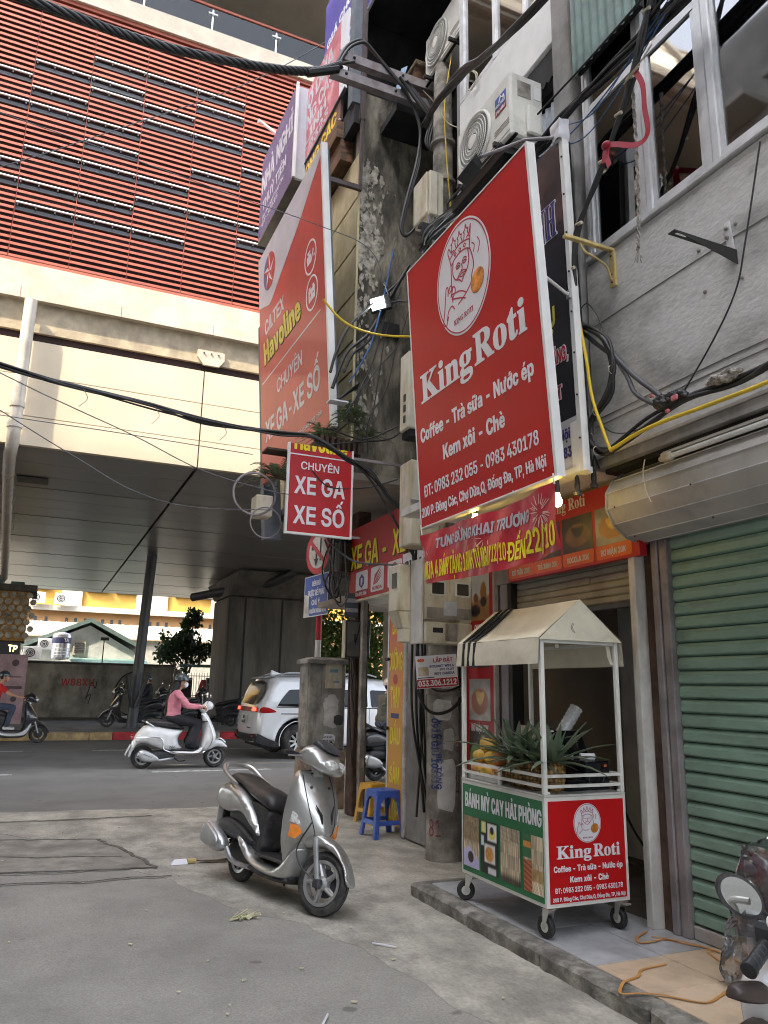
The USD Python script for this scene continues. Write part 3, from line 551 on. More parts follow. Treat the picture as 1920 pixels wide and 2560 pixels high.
pl2 = thing('viaduct_post', 'pale square viaduct post between the street trees', 'post'); P(pl2, 'shaft', bx(12.3, 27.2, .1, 12.8, 27.7, 4.6), MATS['pale_concrete'], False); P(pl2, 'head', hull([(12.3, 27.2, 4.6), (12.8, 27.2, 4.6), (12.3, 27.7, 4.6), (12.8, 27.7, 4.6), (11.7, 26.5, 5.42), (13.4, 26.5, 5.42), (11.7, 28.4, 5.42), (13.4, 28.4, 5.42)]), MATS['pale_concrete'], False)
structure('far_ground', bx(-60, 33.1, -.06, 80, 112, .08), MATS['asphalt'])

# ================================================================== buildings across the small street (out of view, they shade it)
mat('opposite_wall', (.33, .31, .28), .85, var=.1, vs=1)
def opposite(x0, x1, y0, y1, h, label):
    t = thing('house_row', label, 'building')
    P(t, 'wall', bx(x0, y0, 0, x1, y1, h), MATS['opposite_wall'], False)
    for zz in np.arange(3.2, h - 1.5, 3.2):
        for yy in np.arange(y0 + .6, y1 - 1.5, 2.4):
            w = P(t, 'window', bx(x1 - .02, yy, zz + .8, x1 + .03, yy + 1.3, zz + 2.4), MATS['window_dark'], False)
        P(t, 'balcony_slab', bx(x1, y0 + .2, zz, x1 + .7, y1 - .2, zz + .14), MATS['white_stucco'], False)
opposite(-15, -5.2, 10.0, 12.2, 11.0, 'lowest corner house across the small street, out of view')
opposite(-15, -5.2, 8.52, 9.98, 15.0, 'three storey house across the small street, out of view')
opposite(-15, -5.2, 6.3, 8.5, 22, 'seven storey house across the small street, out of view')
opposite(-16, -5.2, -40, 6.28, 23, 'tall narrow houses further back across the small street, out of view')
# ================================================================== shop houses on the right
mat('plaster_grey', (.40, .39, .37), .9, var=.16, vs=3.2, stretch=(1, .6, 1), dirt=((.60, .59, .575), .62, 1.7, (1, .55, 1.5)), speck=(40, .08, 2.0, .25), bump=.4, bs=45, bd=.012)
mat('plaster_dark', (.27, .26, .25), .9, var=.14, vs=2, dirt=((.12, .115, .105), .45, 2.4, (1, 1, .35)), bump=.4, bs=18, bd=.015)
mat('stained_wall', (.24, .215, .165), .92, var=.22, vs=2.6, stretch=(1, 1, .5), dirt=((.012, .012, .009), .66, 2.1, (1.5, 1, .5)), bump=.9, bs=22, bd=.02)
mat('tile_cream', (.50, .43, .26), .5, var=.08, vs=3, dirt=((.34, .28, .15), .35, 3, (1, 1, .4)))
mat('tile_joint', (.035, .025, .015), .8)
mat('aluminium', (.62, .63, .64), .35, metal=.35, var=.06, dirt=((.4, .4, .4), .25, 5))
mat('teal_corrugated', (.16, .25, .23), .5, var=.12, vs=2, dirt=((.09, .12, .11), .4, 3))
mat('pale_corrugated', (.50, .55, .62), .45, var=.1, dirt=((.3, .32, .36), .3, 3))
mat('shutter_green', (.22, .345, .275), .5, var=.05, vs=2, dirt=((.13, .2, .155), .35, 3.5, (1, .5, 2)), rnd=.025)
mat('shutter_box_grey', (.40, .385, .36), .5, metal=.1, var=.05, dirt=((.27, .26, .24), .35, 2.5))
mat('shutter_beige', (.32, .30, .23), .5, var=.06, dirt=((.2, .18, .14), .3, 3))
mat('guide_steel', (.25, .23, .235), .5, metal=.2, var=.12, dirt=((.15, .10, .10), .4, 5, (1, 1, .5)))
mat('post_white', (.60, .59, .56), .55, var=.05, dirt=((.38, .37, .33), .3, 5, (1, 1, .4)))
mat('rust_wood', (.08, .045, .03), .8, var=.25, vs=5, dirt=((.03, .02, .015), .4, 4))
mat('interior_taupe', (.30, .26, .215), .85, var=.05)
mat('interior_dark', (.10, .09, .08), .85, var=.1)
mat('purple_grey', (.24, .215, .235), .5, var=.06)
mat('wood_brown', (.13, .065, .03), .55, var=.3, vs=3, stretch=(3, .3, 8), dirt=((.04, .02, .012), .4, 5))
mat('slate_blue', (.10, .115, .135), .55, var=.1)
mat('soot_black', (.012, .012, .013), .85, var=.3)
mat('ac_cream', (.66, .65, .60), .4, var=.03, dirt=((.45, .43, .38), .3, 4))
mat('box_cream', (.58, .54, .43), .5, var=.06, dirt=((.36, .25, .11), .42, 3.5, (2, 2, .5)))
mat('pole_concrete', (.30, .275, .24), .9, var=.22, vs=4, dirt=((.10, .09, .075), .5, 3.2), bump=.7, bs=40, bd=.012)
mat('yellow_iron', (.55, .42, .17), .55, var=.1, dirt=((.35, .25, .1), .3, 8))
mat('grey_cabinet', (.30, .285, .25), .6, var=.12, dirt=((.085, .08, .07), .55, 3.0, (2, 2, 1)))
pane('window_glass', (.45, .48, .50), .03, 1.5, .16)

# ---- nearest house: plaster upper storey over the green shutter
rh = thing('shuttered_house', 'grey plastered house with aluminium windows over a green roller shutter', 'house')
YR = -3.0
wallm = bx(3.35, YR, 3.06, 3.6, 4.03, 4.52, .012)
P(rh, 'plaster_wall', wallm, MATS['plaster_grey'], False)
lines = cat([tube([(3.349, 4.0, z), (3.347, 2.8, z + .012), (3.349, 1.5, z - .01), (3.349, 0, z)], .004, 5, 5) for z in (3.28, 4.02, 3.33)])
P(rh, 'plaster_crack', lines, MATS['plaster_dark'])
P(rh, 'slab_edge', bx(3.37, YR, 2.99, 3.75, 4.03, 3.055), MATS['plaster_dark'], False)
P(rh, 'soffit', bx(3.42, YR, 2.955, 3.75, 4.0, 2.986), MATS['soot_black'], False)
P(rh, 'window_sill', bx(3.325, YR, 4.523, 3.6, 4.0, 4.565, .006), MATS['aluminium'], False)
fy = [(3.91, 3.985), (3.335, 3.44), (2.785, 2.90), (2.2, 2.31), (1.6, 1.7), (1.0, 1.1), (.3, .4), (-.8, -.7), (-3, -2.9)]
for a, b in fy:
    P(rh, 'window_mullion', cat([bx(3.34, a, 4.567, 3.40, (a + b) / 2 - .003, 7.6, .005), bx(3.345, (a + b) / 2 + .003, 4.567, 3.40, b, 7.6, .005)]), MATS['aluminium'], False)
for i in range(len(fy) - 1):
    hi, lo = fy[i][0], fy[i + 1][1]
    w = P(rh, 'window', cat([bx(3.35, lo, 4.567, 3.39, hi, 4.615), bx(3.35, lo, 5.74, 3.39, hi, 5.80), bx(3.355, lo, 4.617, 3.385, lo + .03, 5.738), bx(3.355, hi - .03, 4.617, 3.385, hi, 5.738)]), MATS['aluminium'], False)
    P(w, 'glass_pane', bx(3.368, lo + .03, 4.617, 3.373, hi - .03, 5.738), MATS['window_glass'], False)
    P(w, 'transom_pane', bx(3.368, lo, 5.802, 3.373, hi, 7.548), MATS['window_glass'], False)
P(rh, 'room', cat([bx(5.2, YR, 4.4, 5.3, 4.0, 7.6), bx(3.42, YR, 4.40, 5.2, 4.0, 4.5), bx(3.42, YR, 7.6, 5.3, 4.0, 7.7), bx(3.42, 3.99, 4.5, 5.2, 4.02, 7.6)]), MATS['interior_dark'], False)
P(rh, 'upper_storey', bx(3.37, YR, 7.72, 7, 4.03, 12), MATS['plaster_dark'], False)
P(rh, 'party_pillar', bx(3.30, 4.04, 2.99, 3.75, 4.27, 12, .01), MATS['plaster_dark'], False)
yy = np.linspace(3.3, 3.97, 90); wv = .018 * np.sin(yy * 2 * np.pi / .115)
def corrugated(ya, yb, za, zb, x, amp, per, droop=None):
    n = int(abs(yb - ya) / per * 10); y = np.linspace(ya, yb, n); xs = x + amp * np.sin(y * 2 * np.pi / per)
    A = np.stack([xs, y, np.full(n, za)], 1); B = np.stack([xs, y, np.full(n, zb)], 1); m = skin([A, B], False, False)
    return cat([m, mv(m, .003)])
P(rh, 'corrugated_sheet', corrugated(3.28, 3.96, 6.07, 7.9, 3.26, .014, .085), MATS['teal_corrugated'], 60)
P(rh, 'sheet_backing', bx(3.29, 3.28, 6.1, 3.33, 3.96, 7.9), MATS['soot_black'], False)
# ground floor: roller shutter
P(rh, 'shutter_backing', bx(3.80, -2.5, .09, 3.84, 3.9, 2.95), MATS['soot_black'], False)
z = .175; i = 0
while z < 2.66:
    P(rh, 'shutter_slat', slab([(3.735, z + .006), (3.722, z + .014), (3.722, z + .058), (3.729, z + .064), (3.735, z + .078), (3.748, z + .084), (3.75, z)], 'y', -2.4, 3.765), MATS['shutter_green'], False); z += .0865
P(rh, 'shutter_bottom_bar', bx(3.71, -2.4, .098, 3.765, 3.765, .172, .006), MATS['shutter_box_grey'], False)
PS(rh, 'shutter_guide', ([bx(3.685, 3.77, .094, 3.79, 3.835, 2.75, .006), bx(3.675, 3.842, .094, 3.79, 3.90, 2.75, .006)]), MATS['guide_steel'], False)
P(rh, 'recess', bx(3.70, 3.903, .09, 3.80, 3.985, 2.9), MATS['rust_wood'], False)
th = np.linspace(math.pi * .5, math.pi * 1.62, 9); prof = [(3.66 + .30 * math.cos(t), 2.735 + .245 * math.sin(t)) for t in th]
prof = prof + [(3.74, 2.50), (3.76, 2.975)]
P(rh, 'shutter_box', slab(prof, 'y', -2.4, 3.93), MATS['shutter_box_grey'], False)
for k in range(len(th)):
    P(rh, 'box_seam', tube([(prof[k][0] - .002, 3.93, prof[k][1]), (prof[k][0] - .002, -2.4, prof[k][1])], .004, 5), MATS['aluminium'])
ep = P(rh, 'box_end_cap', slab(Polygon(prof).buffer(.012, 2), 'y', 3.931, 3.945), MATS['shutter_box_grey'], False)
P(ep, 'rivet', cat([sph((3.66 + .315 * math.cos(t), yv, 2.735 + .26 * math.sin(t)), .006, 1) for t in th[2:8:2] for yv in (3.85, 3.2, 2.6)]), MATS['dark_grey_metal'])
fl = thing('fluorescent_lamp', 'unlit fluorescent tube under the plaster wall above the green shutter', 'lamp')
P(fl, 'tube', cyl(.017, (3.40, 3.38, 2.915), (3.40, 2.2, 2.915), 12), MATS['white_metal']); P(fl, 'housing', bx(3.39, 2.2, 2.938, 3.43, 3.44, 2.954), MATS['post_white'], False)
P(fl, 'socket', cat([bx(3.375, 3.37, 2.89, 3.425, 3.45, 2.945, .008), sph((3.40, 3.46, 2.915), .02, 1)]), MATS['box_cream'], False)

# ---- the bun shop: opening with a raised shutter, tall white post, upper windows
ks_ = thing('bun_shop_house', 'narrow bun shop house with half raised beige shutter and white post', 'shop')
PS(ks_, 'post', ([bx(3.615, 3.99, .094, 3.75, 4.025, 2.42, .004), bx(3.625, 4.028, .094, 3.75, 4.062, 2.42, .004)]), MATS['post_white'], False)
P(ks_, 'jamb', bx(3.68, 5.655, .09, 3.80, 5.76, 2.45, .004), MATS['purple_grey'], False); P(ks_, 'jamb_channel', bx(3.69, 5.60, .09, 3.80, 5.652, 2.45), MATS['black_metal'], False)
z = 2.135
while z < 2.43:
    P(ks_, 'shutter_slat', slab([(3.76, z), (3.752, z + .01), (3.752, z + .04), (3.758, z + .05), (3.775, z + .052), (3.775, z)], 'y', 4.07, 5.6), MATS['shutter_beige'], False); z += .054
P(ks_, 'shutter_bar', bx(3.745, 4.07, 2.09, 3.785, 5.6, 2.132, .005), MATS['dark_grey_metal'], False)
P(ks_, 'shutter_sticker', bx(3.745, 4.62, 2.30, 3.7515, 4.9, 2.345), MATS['interior_taupe'], False)
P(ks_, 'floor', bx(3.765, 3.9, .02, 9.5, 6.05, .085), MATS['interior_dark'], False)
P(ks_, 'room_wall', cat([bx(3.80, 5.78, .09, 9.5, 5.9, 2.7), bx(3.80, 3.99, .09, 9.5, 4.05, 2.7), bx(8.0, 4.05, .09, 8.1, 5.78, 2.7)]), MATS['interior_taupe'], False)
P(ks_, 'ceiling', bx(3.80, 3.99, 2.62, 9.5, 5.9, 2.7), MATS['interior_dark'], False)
P(ks_, 'partition', bx(5.0, 5.0, .09, 5.05, 5.78, 2.6), MATS['post_white'], False)
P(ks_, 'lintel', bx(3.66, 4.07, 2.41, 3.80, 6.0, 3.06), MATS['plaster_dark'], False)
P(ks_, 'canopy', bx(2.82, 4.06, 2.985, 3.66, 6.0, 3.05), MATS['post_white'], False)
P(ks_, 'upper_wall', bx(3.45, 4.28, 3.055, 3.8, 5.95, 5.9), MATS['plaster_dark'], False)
P(ks_, 'void', bx(3.72, 4.28, 5.9, 3.8, 5.95, 6.82), MATS['soot_black'], False)
P(ks_, 'corrugated_sheet', corrugated(4.28, 5.2, 5.85, 6.38, 3.5, .012, .08), MATS['pale_corrugated'], 60)
P(ks_, 'awning_edge', slab([(4.28, 6.80), (5.4, 6.80), (5.4, 6.6)] + [(5.2 - .92 * k / 24, 6.52 + .018 * (-1) ** k) for k in range(25)], 'x', 3.42, 3.44), MATS['soot_black'], False)
P(ks_, 'spandrel', bx(3.40, 4.28, 6.83, 3.46, 5.95, 7.42, .008), MATS['white_metal'], False)
for a, b in ((5.86, 5.95), (5.25, 5.31), (4.75, 4.80), (4.28, 4.33)):
    P(ks_, 'window_mullion', bx(3.40, a, 7.425, 3.47, b, 10.2, .005), MATS['aluminium'], False)
PS(ks_, 'window_rail', ([bx(3.405, 4.33, 7.425, 3.46, 5.86, 7.48), bx(3.405, 4.33, 8.9, 3.46, 5.86, 8.96)]), MATS['aluminium'], False)
for a, b in ((4.33, 4.75), (4.80, 5.25), (5.31, 5.86)):
    P(ks_, 'glass_pane', bx(3.43, a, 7.48, 3.435, b, 8.9), MATS['window_glass'], False)
P(ks_, 'room_back', bx(4.6, 4.28, 6.5, 4.7, 5.95, 10.2), MATS['interior_taupe'], False)
P(ks_, 'end_wall', bx(3.46, 5.95, 3.05, 5.5, 6.0, 10.2), MATS['plaster_dark'], False)
P(ks_, 'old_column', bx(3.46, 6.003, 6.3, 3.56, 6.12, 7.9, .01), MATS['plaster_dark'], False)

# ---- recess between the houses
gp = thing('recess_wall', 'sooty recessed wall between bun shop and corner house behind the pole', 'wall')
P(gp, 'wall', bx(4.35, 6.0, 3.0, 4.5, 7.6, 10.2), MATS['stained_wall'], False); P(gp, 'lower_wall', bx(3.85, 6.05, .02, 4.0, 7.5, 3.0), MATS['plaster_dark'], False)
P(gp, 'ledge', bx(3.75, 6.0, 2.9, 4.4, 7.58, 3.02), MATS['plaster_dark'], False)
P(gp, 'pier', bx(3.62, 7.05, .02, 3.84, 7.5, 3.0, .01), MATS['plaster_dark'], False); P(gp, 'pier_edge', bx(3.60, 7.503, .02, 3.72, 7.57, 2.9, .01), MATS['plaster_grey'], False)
for k in range(7):
    P(gp, 'meter_niche', bx(3.76, 6.78, .75 + .17 * k, 3.845, 7.0, .91 + .17 * k, .008), MATS['plaster_dark'], False)

# ---- corner house with cantilevered upper floors
ch = thing('corner_house', 'stained corner house with cream tiled side and open ground floor shop', 'house')
ew = bx(2.95, 7.6, 3.82, 4.4, 7.75, 8.75); 
P(ch, 'end_wall', ew, MATS['stained_wall'], False)
# flaking plaster: thin raised patches
g = np.random.default_rng(5); fl_ = []
for k in range(230):
    x = 2.965 + abs(g.normal(0, .15)); zz = g.choice([g.uniform(6.2, 7.7), g.uniform(4.3, 7.3)]); an = np.linspace(0, 2 * np.pi, 15, endpoint=False); r = g.uniform(.008, .045) * (1.5 if zz > 6.3 else .8); e = g.uniform(1.0, 2.6)
    poly = Polygon([(min(3.75, max(2.955, x + r * .8 * math.cos(t) * g.uniform(.4, 1.3))), zz + r * e * math.sin(t) * g.uniform(.4, 1.3)) for t in an]).buffer(0)
    if poly.area > .0002: fl_.append(slab(poly, 'y', 7.6 - g.uniform(.004, .016), 7.599))
P(ch, 'flaking_plaster', cat(fl_), mat('flake', (.33, .305, .25), .9, var=.25, vs=14), False, kind='stuff')
P(ch, 'side_wall', bx(2.97, 7.755, 3.82, 3.2, 10.6, 8.3), MATS['tile_joint'], False)
zt = [3.83, 4.44, 5.05, 5.42, 6.03, 6.65, 7.29, 7.92]
for j in range(len(zt) - 1):
    off = .45 if j % 2 else 0
    ys = [7.62] + [7.62 + off + .9 * k for k in range(1 if off == 0 else 0, 4) if 7.62 + off + .9 * k > 7.65] + [10.6]
    for a, b in zip(ys[:-1], ys[1:]):
        P(ch, 'wall_tile', bx(2.948, a + (.006 if a > 7.63 else -.018), zt[j] + .014, 2.968, b - .006, zt[j + 1] - .014, .003), MATS['tile_cream'], False)
PS(ch, 'wood_band', ([bx(2.80, 7.9, 7.95, 2.965, 10.6, 8.25), bx(2.74, 7.9, 8.26, 2.965, 10.6, 8.5)]), MATS['wood_brown'], False)
P(ch, 'end_coat', bx(2.93, 7.585, 3.79, 2.958, 7.597, 7.9), MATS['tile_cream'], False)
P(ch, 'floor_slab', bx(2.93, 7.58, 3.74, 9, 10.7, 3.818), MATS['interior_taupe'], False)
P(ch, 'slab_lip', bx(2.90, 7.56, 3.82, 2.945, 10.7, 3.90), MATS['plaster_dark'], False)
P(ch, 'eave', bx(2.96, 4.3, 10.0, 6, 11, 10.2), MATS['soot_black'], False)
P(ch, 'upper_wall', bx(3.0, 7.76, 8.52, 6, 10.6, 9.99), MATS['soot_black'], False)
P(ch, 'corner_post', bx(3.62, 9.0, .01, 3.80, 9.22, 3.74, .012), MATS['rust_wood'], False); P(ch, 'door_frame', cat([bx(3.60, 8.72, .01, 3.66, 8.80, 3.4, .006)]), MATS['pole_concrete'], False); P(ch, 'door_panel', bx(3.67, 8.81, .45, 3.70, 8.99, 3.4), mat('worn_door', (.18, .10, .05), .7, var=.3, vs=4, dirt=((.3, .22, .06), .4, 4)), False)
P(ch, 'shop_ceiling', bx(3.66, 7.6, 2.62, 9, 10.6, 2.7), MATS['interior_taupe'], False)
P(ch, 'inner_post', bx(3.70, 7.93, .01, 3.76, 8.0, 2.6), MATS['aluminium'], False)
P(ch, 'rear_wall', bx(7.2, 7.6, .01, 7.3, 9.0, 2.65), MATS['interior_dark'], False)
P(ch, 'party_wall', bx(3.86, 7.5, .01, 9, 7.59, 3.7), MATS['plaster_dark'], False)
ft = P(ch, 'frame_tube', cat([bx(2.905, 7.50, 8.28, 2.965, 7.56, 10.1), bx(2.915, 7.505, 7.35, 2.95, 7.55, 8.28)] + [bx(2.55, 7.505, 7.30, 2.95, 7.55, 7.36)]), mat('brown_tube', (.075, .055, .055), .5), False)
P(ch, 'wall_recess', bx(3.28, 7.57, 5.52, 3.5, 7.605, 5.70), MATS['soot_black'], False)

# ---- utility pole with its boxes
up = thing('utility_pole', 'stained concrete utility pole between meter boxes and snack cart', 'pole')
P(up, 'shaft', tube([(3.56, 6.58, -.02), (3.56, 6.60, 4.5), (3.565, 6.62, 8.3)], [.162, .13, .105], 28), MATS['pole_concrete'])
P(up, 'pole_cap', lathe([(0, .5), (.05, .45), (.1, .1), (.105, 0)], 16, c=(3.565, 6.62, 8.3)), MATS['pole_concrete'])
PS(up, 'pole_band', ([lathe([(.132, 0), (.142, .006), (.142, .04), (.132, .046)], 24, c=(3.56, 6.605, z)) for z in (6.95, 7.45)] + [lathe([(.152, 0), (.163, .006), (.163, .05), (.152, .056)], 24, c=(3.56, 6.58, 1.45))]), MATS['pole_concrete'])
mat('blue_ink', (.04, .07, .2), .8, var=.3, dirt=((.3, .28, .25), .35, 12)); mat('red_ink', (.22, .05, .05), .8, var=.3, dirt=((.3, .28, .25), .35, 12)); mat('paper_white', (.55, .54, .52), .8, var=.08, dirt=((.3, .28, .25), .4, 6))
def wrap(m, cx, cy, R, ang0):
    """bend a flat sheet (x right, y up, z out) round a vertical cylinder; x = 0 faces ang0 degrees (0 = +x axis)"""
    m = m.subdivide_to_size(.05) if len(m.faces) < 6000 else m; v = m.vertices; a = math.radians(ang0) + v[:, 0] / R; r = R + v[:, 2]
    m = m.copy(); m.vertices = np.stack([cx + r * np.cos(a), cy + r * np.sin(a), v[:, 1]], 1); return m
def wraptext(s, z, h, ang, wght=700, length=None):
    t = txt(s, 0, 0, h, length, wght, anchor='l', d=.003); t = rot(t, -90, [0, 0, 1]); return wrap(mv(t, 0, z, .001), 3.56, 6.58, .1585, ang)
P(up, 'lettering', wraptext('0915 GIỮ 103313', 1.24, .075, 198, 800, .62), MATS['blue_ink'], False, label='blue stencilled phone number'); P(up, 'lettering', wraptext('KH CẮT BÊ TÔNG', 1.22, .05, 218, 800, .6), MATS['blue_ink'], False)
for c_, zz in (('K', 1.05), ('H', .99), ('C', .86), ('B', .74), ('T', .62)):
    P(up, 'lettering', wrap(mv(rot(txt(c_, 0, 0, .055, None, 500), -90, [0, 0, 1]), 0, zz, .001), 3.56, 6.58, .157, 285), MATS['red_ink'], False)
P(up, 'lettering', wrap(mv(txt('81', -.06, 0, .14, .12, 400), 0, .22, .001), 3.56, 6.58, .161, 212), MATS['red_ink'], False)
for (a, b, c_, d_) in ((-.06, .42, .14, .9), (.0, .95, .12, 1.16), (-.1, 1.22, .1, 1.42), (-.02, 1.5, .15, 1.6)):
    g = np.random.default_rng(int(b * 100)); n = 14; an = np.linspace(0, 2 * np.pi, n, endpoint=False)
    pl_ = Polygon([((a + c_) / 2 + (c_ - a) / 2 * np.sign(math.cos(t)) * abs(math.cos(t)) ** .4 * g.uniform(.75, 1), (b + d_) / 2 + (d_ - b) / 2 * np.sign(math.sin(t)) * abs(math.sin(t)) ** .4 * g.uniform(.8, 1)) for t in an]).buffer(0)
    P(up, 'paper_scrap', wrap(prism(pl_, .0015, .0005), 3.56, 6.58, .157, 238), MATS['paper_white'], False)
def box_on_pole(name, label, x0, y0, z0, x1, y1, z1, m='box_cream', cat_='box', lid=True):
    t = thing(name, label, cat_); P(t, 'case', bx(x0, y0, z0, x1, y1, z1, .012), MATS[m], False); return t
t = box_on_pole('junction_box', 'rust streaked cream junction box high on the pole', 3.30, 6.42, 6.42, 3.47, 6.78, 6.96); P(t, 'cover', bx(3.27, 6.44, 6.44, 3.298, 6.76, 6.94, .008), MATS['box_cream'], False); P(t, 'latch', bx(3.29, 6.60, 6.395, 3.34, 6.68, 6.42), MATS['dark_grey_metal'], False); P(t, 'seam_strip', bx(3.39, 6.415, 6.43, 3.40, 6.419, 6.95), MATS['pole_concrete'], False)
t = box_on_pole('cable_box', 'tall cream cable box on the pole beside the red board edge', 3.03, 6.25, 2.80, 3.34, 6.5, 3.62); P(t, 'seam_strip', cat([bx(3.13, 6.24, 2.81, 3.145, 6.249, 3.6), bx(3.03, 6.235, 3.2, 3.34, 6.2485, 3.225)]), MATS['grey_cabinet'], False); P(t, 'side_duct', bx(3.345, 6.28, 2.7, 3.42, 6.5, 3.72, .008), MATS['box_cream'], False)
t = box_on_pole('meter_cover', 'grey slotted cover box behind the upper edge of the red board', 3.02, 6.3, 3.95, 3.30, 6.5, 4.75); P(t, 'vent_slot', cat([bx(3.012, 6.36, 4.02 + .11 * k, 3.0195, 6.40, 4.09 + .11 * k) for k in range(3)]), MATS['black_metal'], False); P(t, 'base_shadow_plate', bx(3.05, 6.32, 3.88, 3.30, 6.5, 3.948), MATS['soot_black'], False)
mb = thing('meter_box', 'grimy cream electricity meter box with two glass windows on the pole', 'meter box')
P(mb, 'case', cat([bx(3.145, 6.20, 2.1, 3.66, 6.41, 2.66, .015)]), MATS['box_cream'], False); P(mb, 'lower_case', bx(3.15, 6.18, 1.905, 3.65, 6.41, 2.097, .012), MATS['box_cream'], False); P(mb, 'edge_strip', bx(3.118, 6.19, 1.9, 3.143, 6.41, 2.67, .006), MATS['post_white'], False)
for x in (3.21, 3.47):
    w = P(mb, 'window_frame', slab(rrect(x, 2.335, x + .16, 2.475, .02).difference(rrect(x + .016, 2.351, x + .144, 2.459, .01)), 'y', 6.182, 6.199), MATS['ac_cream'], False); P(w, 'window_glass', bx(x + .014, 6.19, 2.349, x + .146, 6.1985, 2.461), mat('meter_glass', (.05, .05, .045), .12) if 'meter_glass' not in MATS else MATS['meter_glass'], False)
P(mb, 'dirt_band', bx(3.18, 6.193, 2.13, 3.64, 6.1985, 2.23), MATS['grey_cabinet'], False); P(mb, 'knob', cat([torus(.033, .004, 20, 6, 'y', (3.40, 6.195, 2.565)), bx(3.375, 6.192, 2.562, 3.425, 6.199, 2.568), bx(3.397, 6.192, 2.54, 3.403, 6.1985, 2.59)]), MATS['pole_concrete'])
P(mb, 'label_sticker', bx(3.35, 6.190, 2.16, 3.49, 6.1925, 2.29), mat('sticker_blue', (.45, .50, .54), .6, var=.1, dirt=((.7, .7, .68), .3, 20)), False); P(mb, 'lower_flap', bx(3.36, 6.165, 1.93, 3.48, 6.179, 2.09, .004), MATS['grey_cabinet'], False); P(mb, 'display', bx(3.235, 6.175, 2.0, 3.335, 6.1795, 2.045), MATS['black_metal'], False); P(mb, 'latch_bar', tube([(3.15, 6.17, 2.115), (3.35, 6.15, 2.125), (3.44, 6.14, 2.115), (3.5, 6.165, 2.12)], .008), MATS['steel'])
sm = box_on_pole('side_meter_box', 'smaller cream meter box with angled side left of the big one', 3.0, 6.42, 2.2, 3.135, 6.65, 2.64, cat_='meter box'); P(sm, 'lower_case', hull([(3.0, 6.42, 2.2), (3.135, 6.42, 2.2), (3.0, 6.65, 2.2), (3.135, 6.65, 2.2), (3.05, 6.42, 2.05), (3.135, 6.42, 2.05), (3.05, 6.6, 2.05), (3.135, 6.6, 2.05)]), MATS['box_cream'], False); P(sm, 'breaker', bx(3.05, 6.42, 1.92, 3.135, 6.55, 2.047, .008), MATS['box_cream'], False); P(sm, 'window_glass', bx(2.994, 6.46, 2.42, 2.9995, 6.56, 2.56), MATS['meter_glass'], False)
for zb in (5.62, 6.12):
    t = thing('insulator_bracket', 'black steel channel with steel pegs on the pole, ' + ('upper' if zb > 6 else 'lower') + ' of two', 'bracket')
    P(t, 'channel', cat([bx(3.16, 6.30, zb, 3.72, 6.312, zb + .09), bx(3.16, 6.312, zb, 3.72, 6.42, zb + .012), bx(3.16, 6.312, zb + .078, 3.72, 6.42, zb + .09)]), MATS['black_metal'], False)
    PS(t, 'peg', ([bx(3.24 + .07 * k, 6.35, zb + .092, 3.262 + .07 * k, 6.37, zb + .19) for k in range(6)]), MATS['steel'], False)
for x0, z0_, lab in ((2.42, 8.52, 'upper of two black steel angle arms carrying the thick cables'), (2.33, 8.27, 'lower of two steel angle arms carrying the thick cables')):
    t = thing('cable_bracket', lab, 'bracket'); P(t, 'angle', cat([bx(x0, 6.98, z0_, 3.85, 6.99, z0_ + .11), bx(x0, 6.99, z0_, 3.85, 7.07, z0_ + .012)]), MATS['guide_steel' if x0 < 2.7 else 'black_metal'], False); P(t, 'bolt', cat([sph((x0 + .18, 6.975, z0_ + .06), .018, 1), sph((x0 + .8, 6.975, z0_ + .06), .018, 1)]), MATS['black_metal'])
cr_ = thing('wooden_crate', 'sooty brown wooden crate on the platform behind the thick cable coil', 'crate')
P(cr_, 'side', hull([(3.28, 7.1, 8.32), (3.92, 7.1, 8.32), (3.42, 7.05, 8.85), (4.0, 7.05, 8.85), (3.28, 7.13, 8.32), (3.92, 7.13, 8.32), (3.42, 7.08, 8.85), (4.0, 7.08, 8.85)]), MATS['wood_brown'], False)
PS(cr_, 'top_plank', ([bx(3.40, 7.0, 8.86 + .02 * k, 4.02, 7.5, 8.872 + .02 * k) for k in range(3)]), mat('old_plank', (.20, .15, .09), .85, var=.25, vs=6), False); P(cr_, 'base', bx(3.2, 7.1, 8.2, 4.0, 7.58, 8.3), MATS['soot_black'], False)
P(cr_, 'tarp', hull([(3.2, 7.2, 8.45), (3.3, 7.2, 8.9), (3.36, 7.15, 8.92), (3.25, 7.15, 8.45), (3.3, 7.4, 8.5)]), mat('tarp_blue', (.10, .22, .38), .5), False)

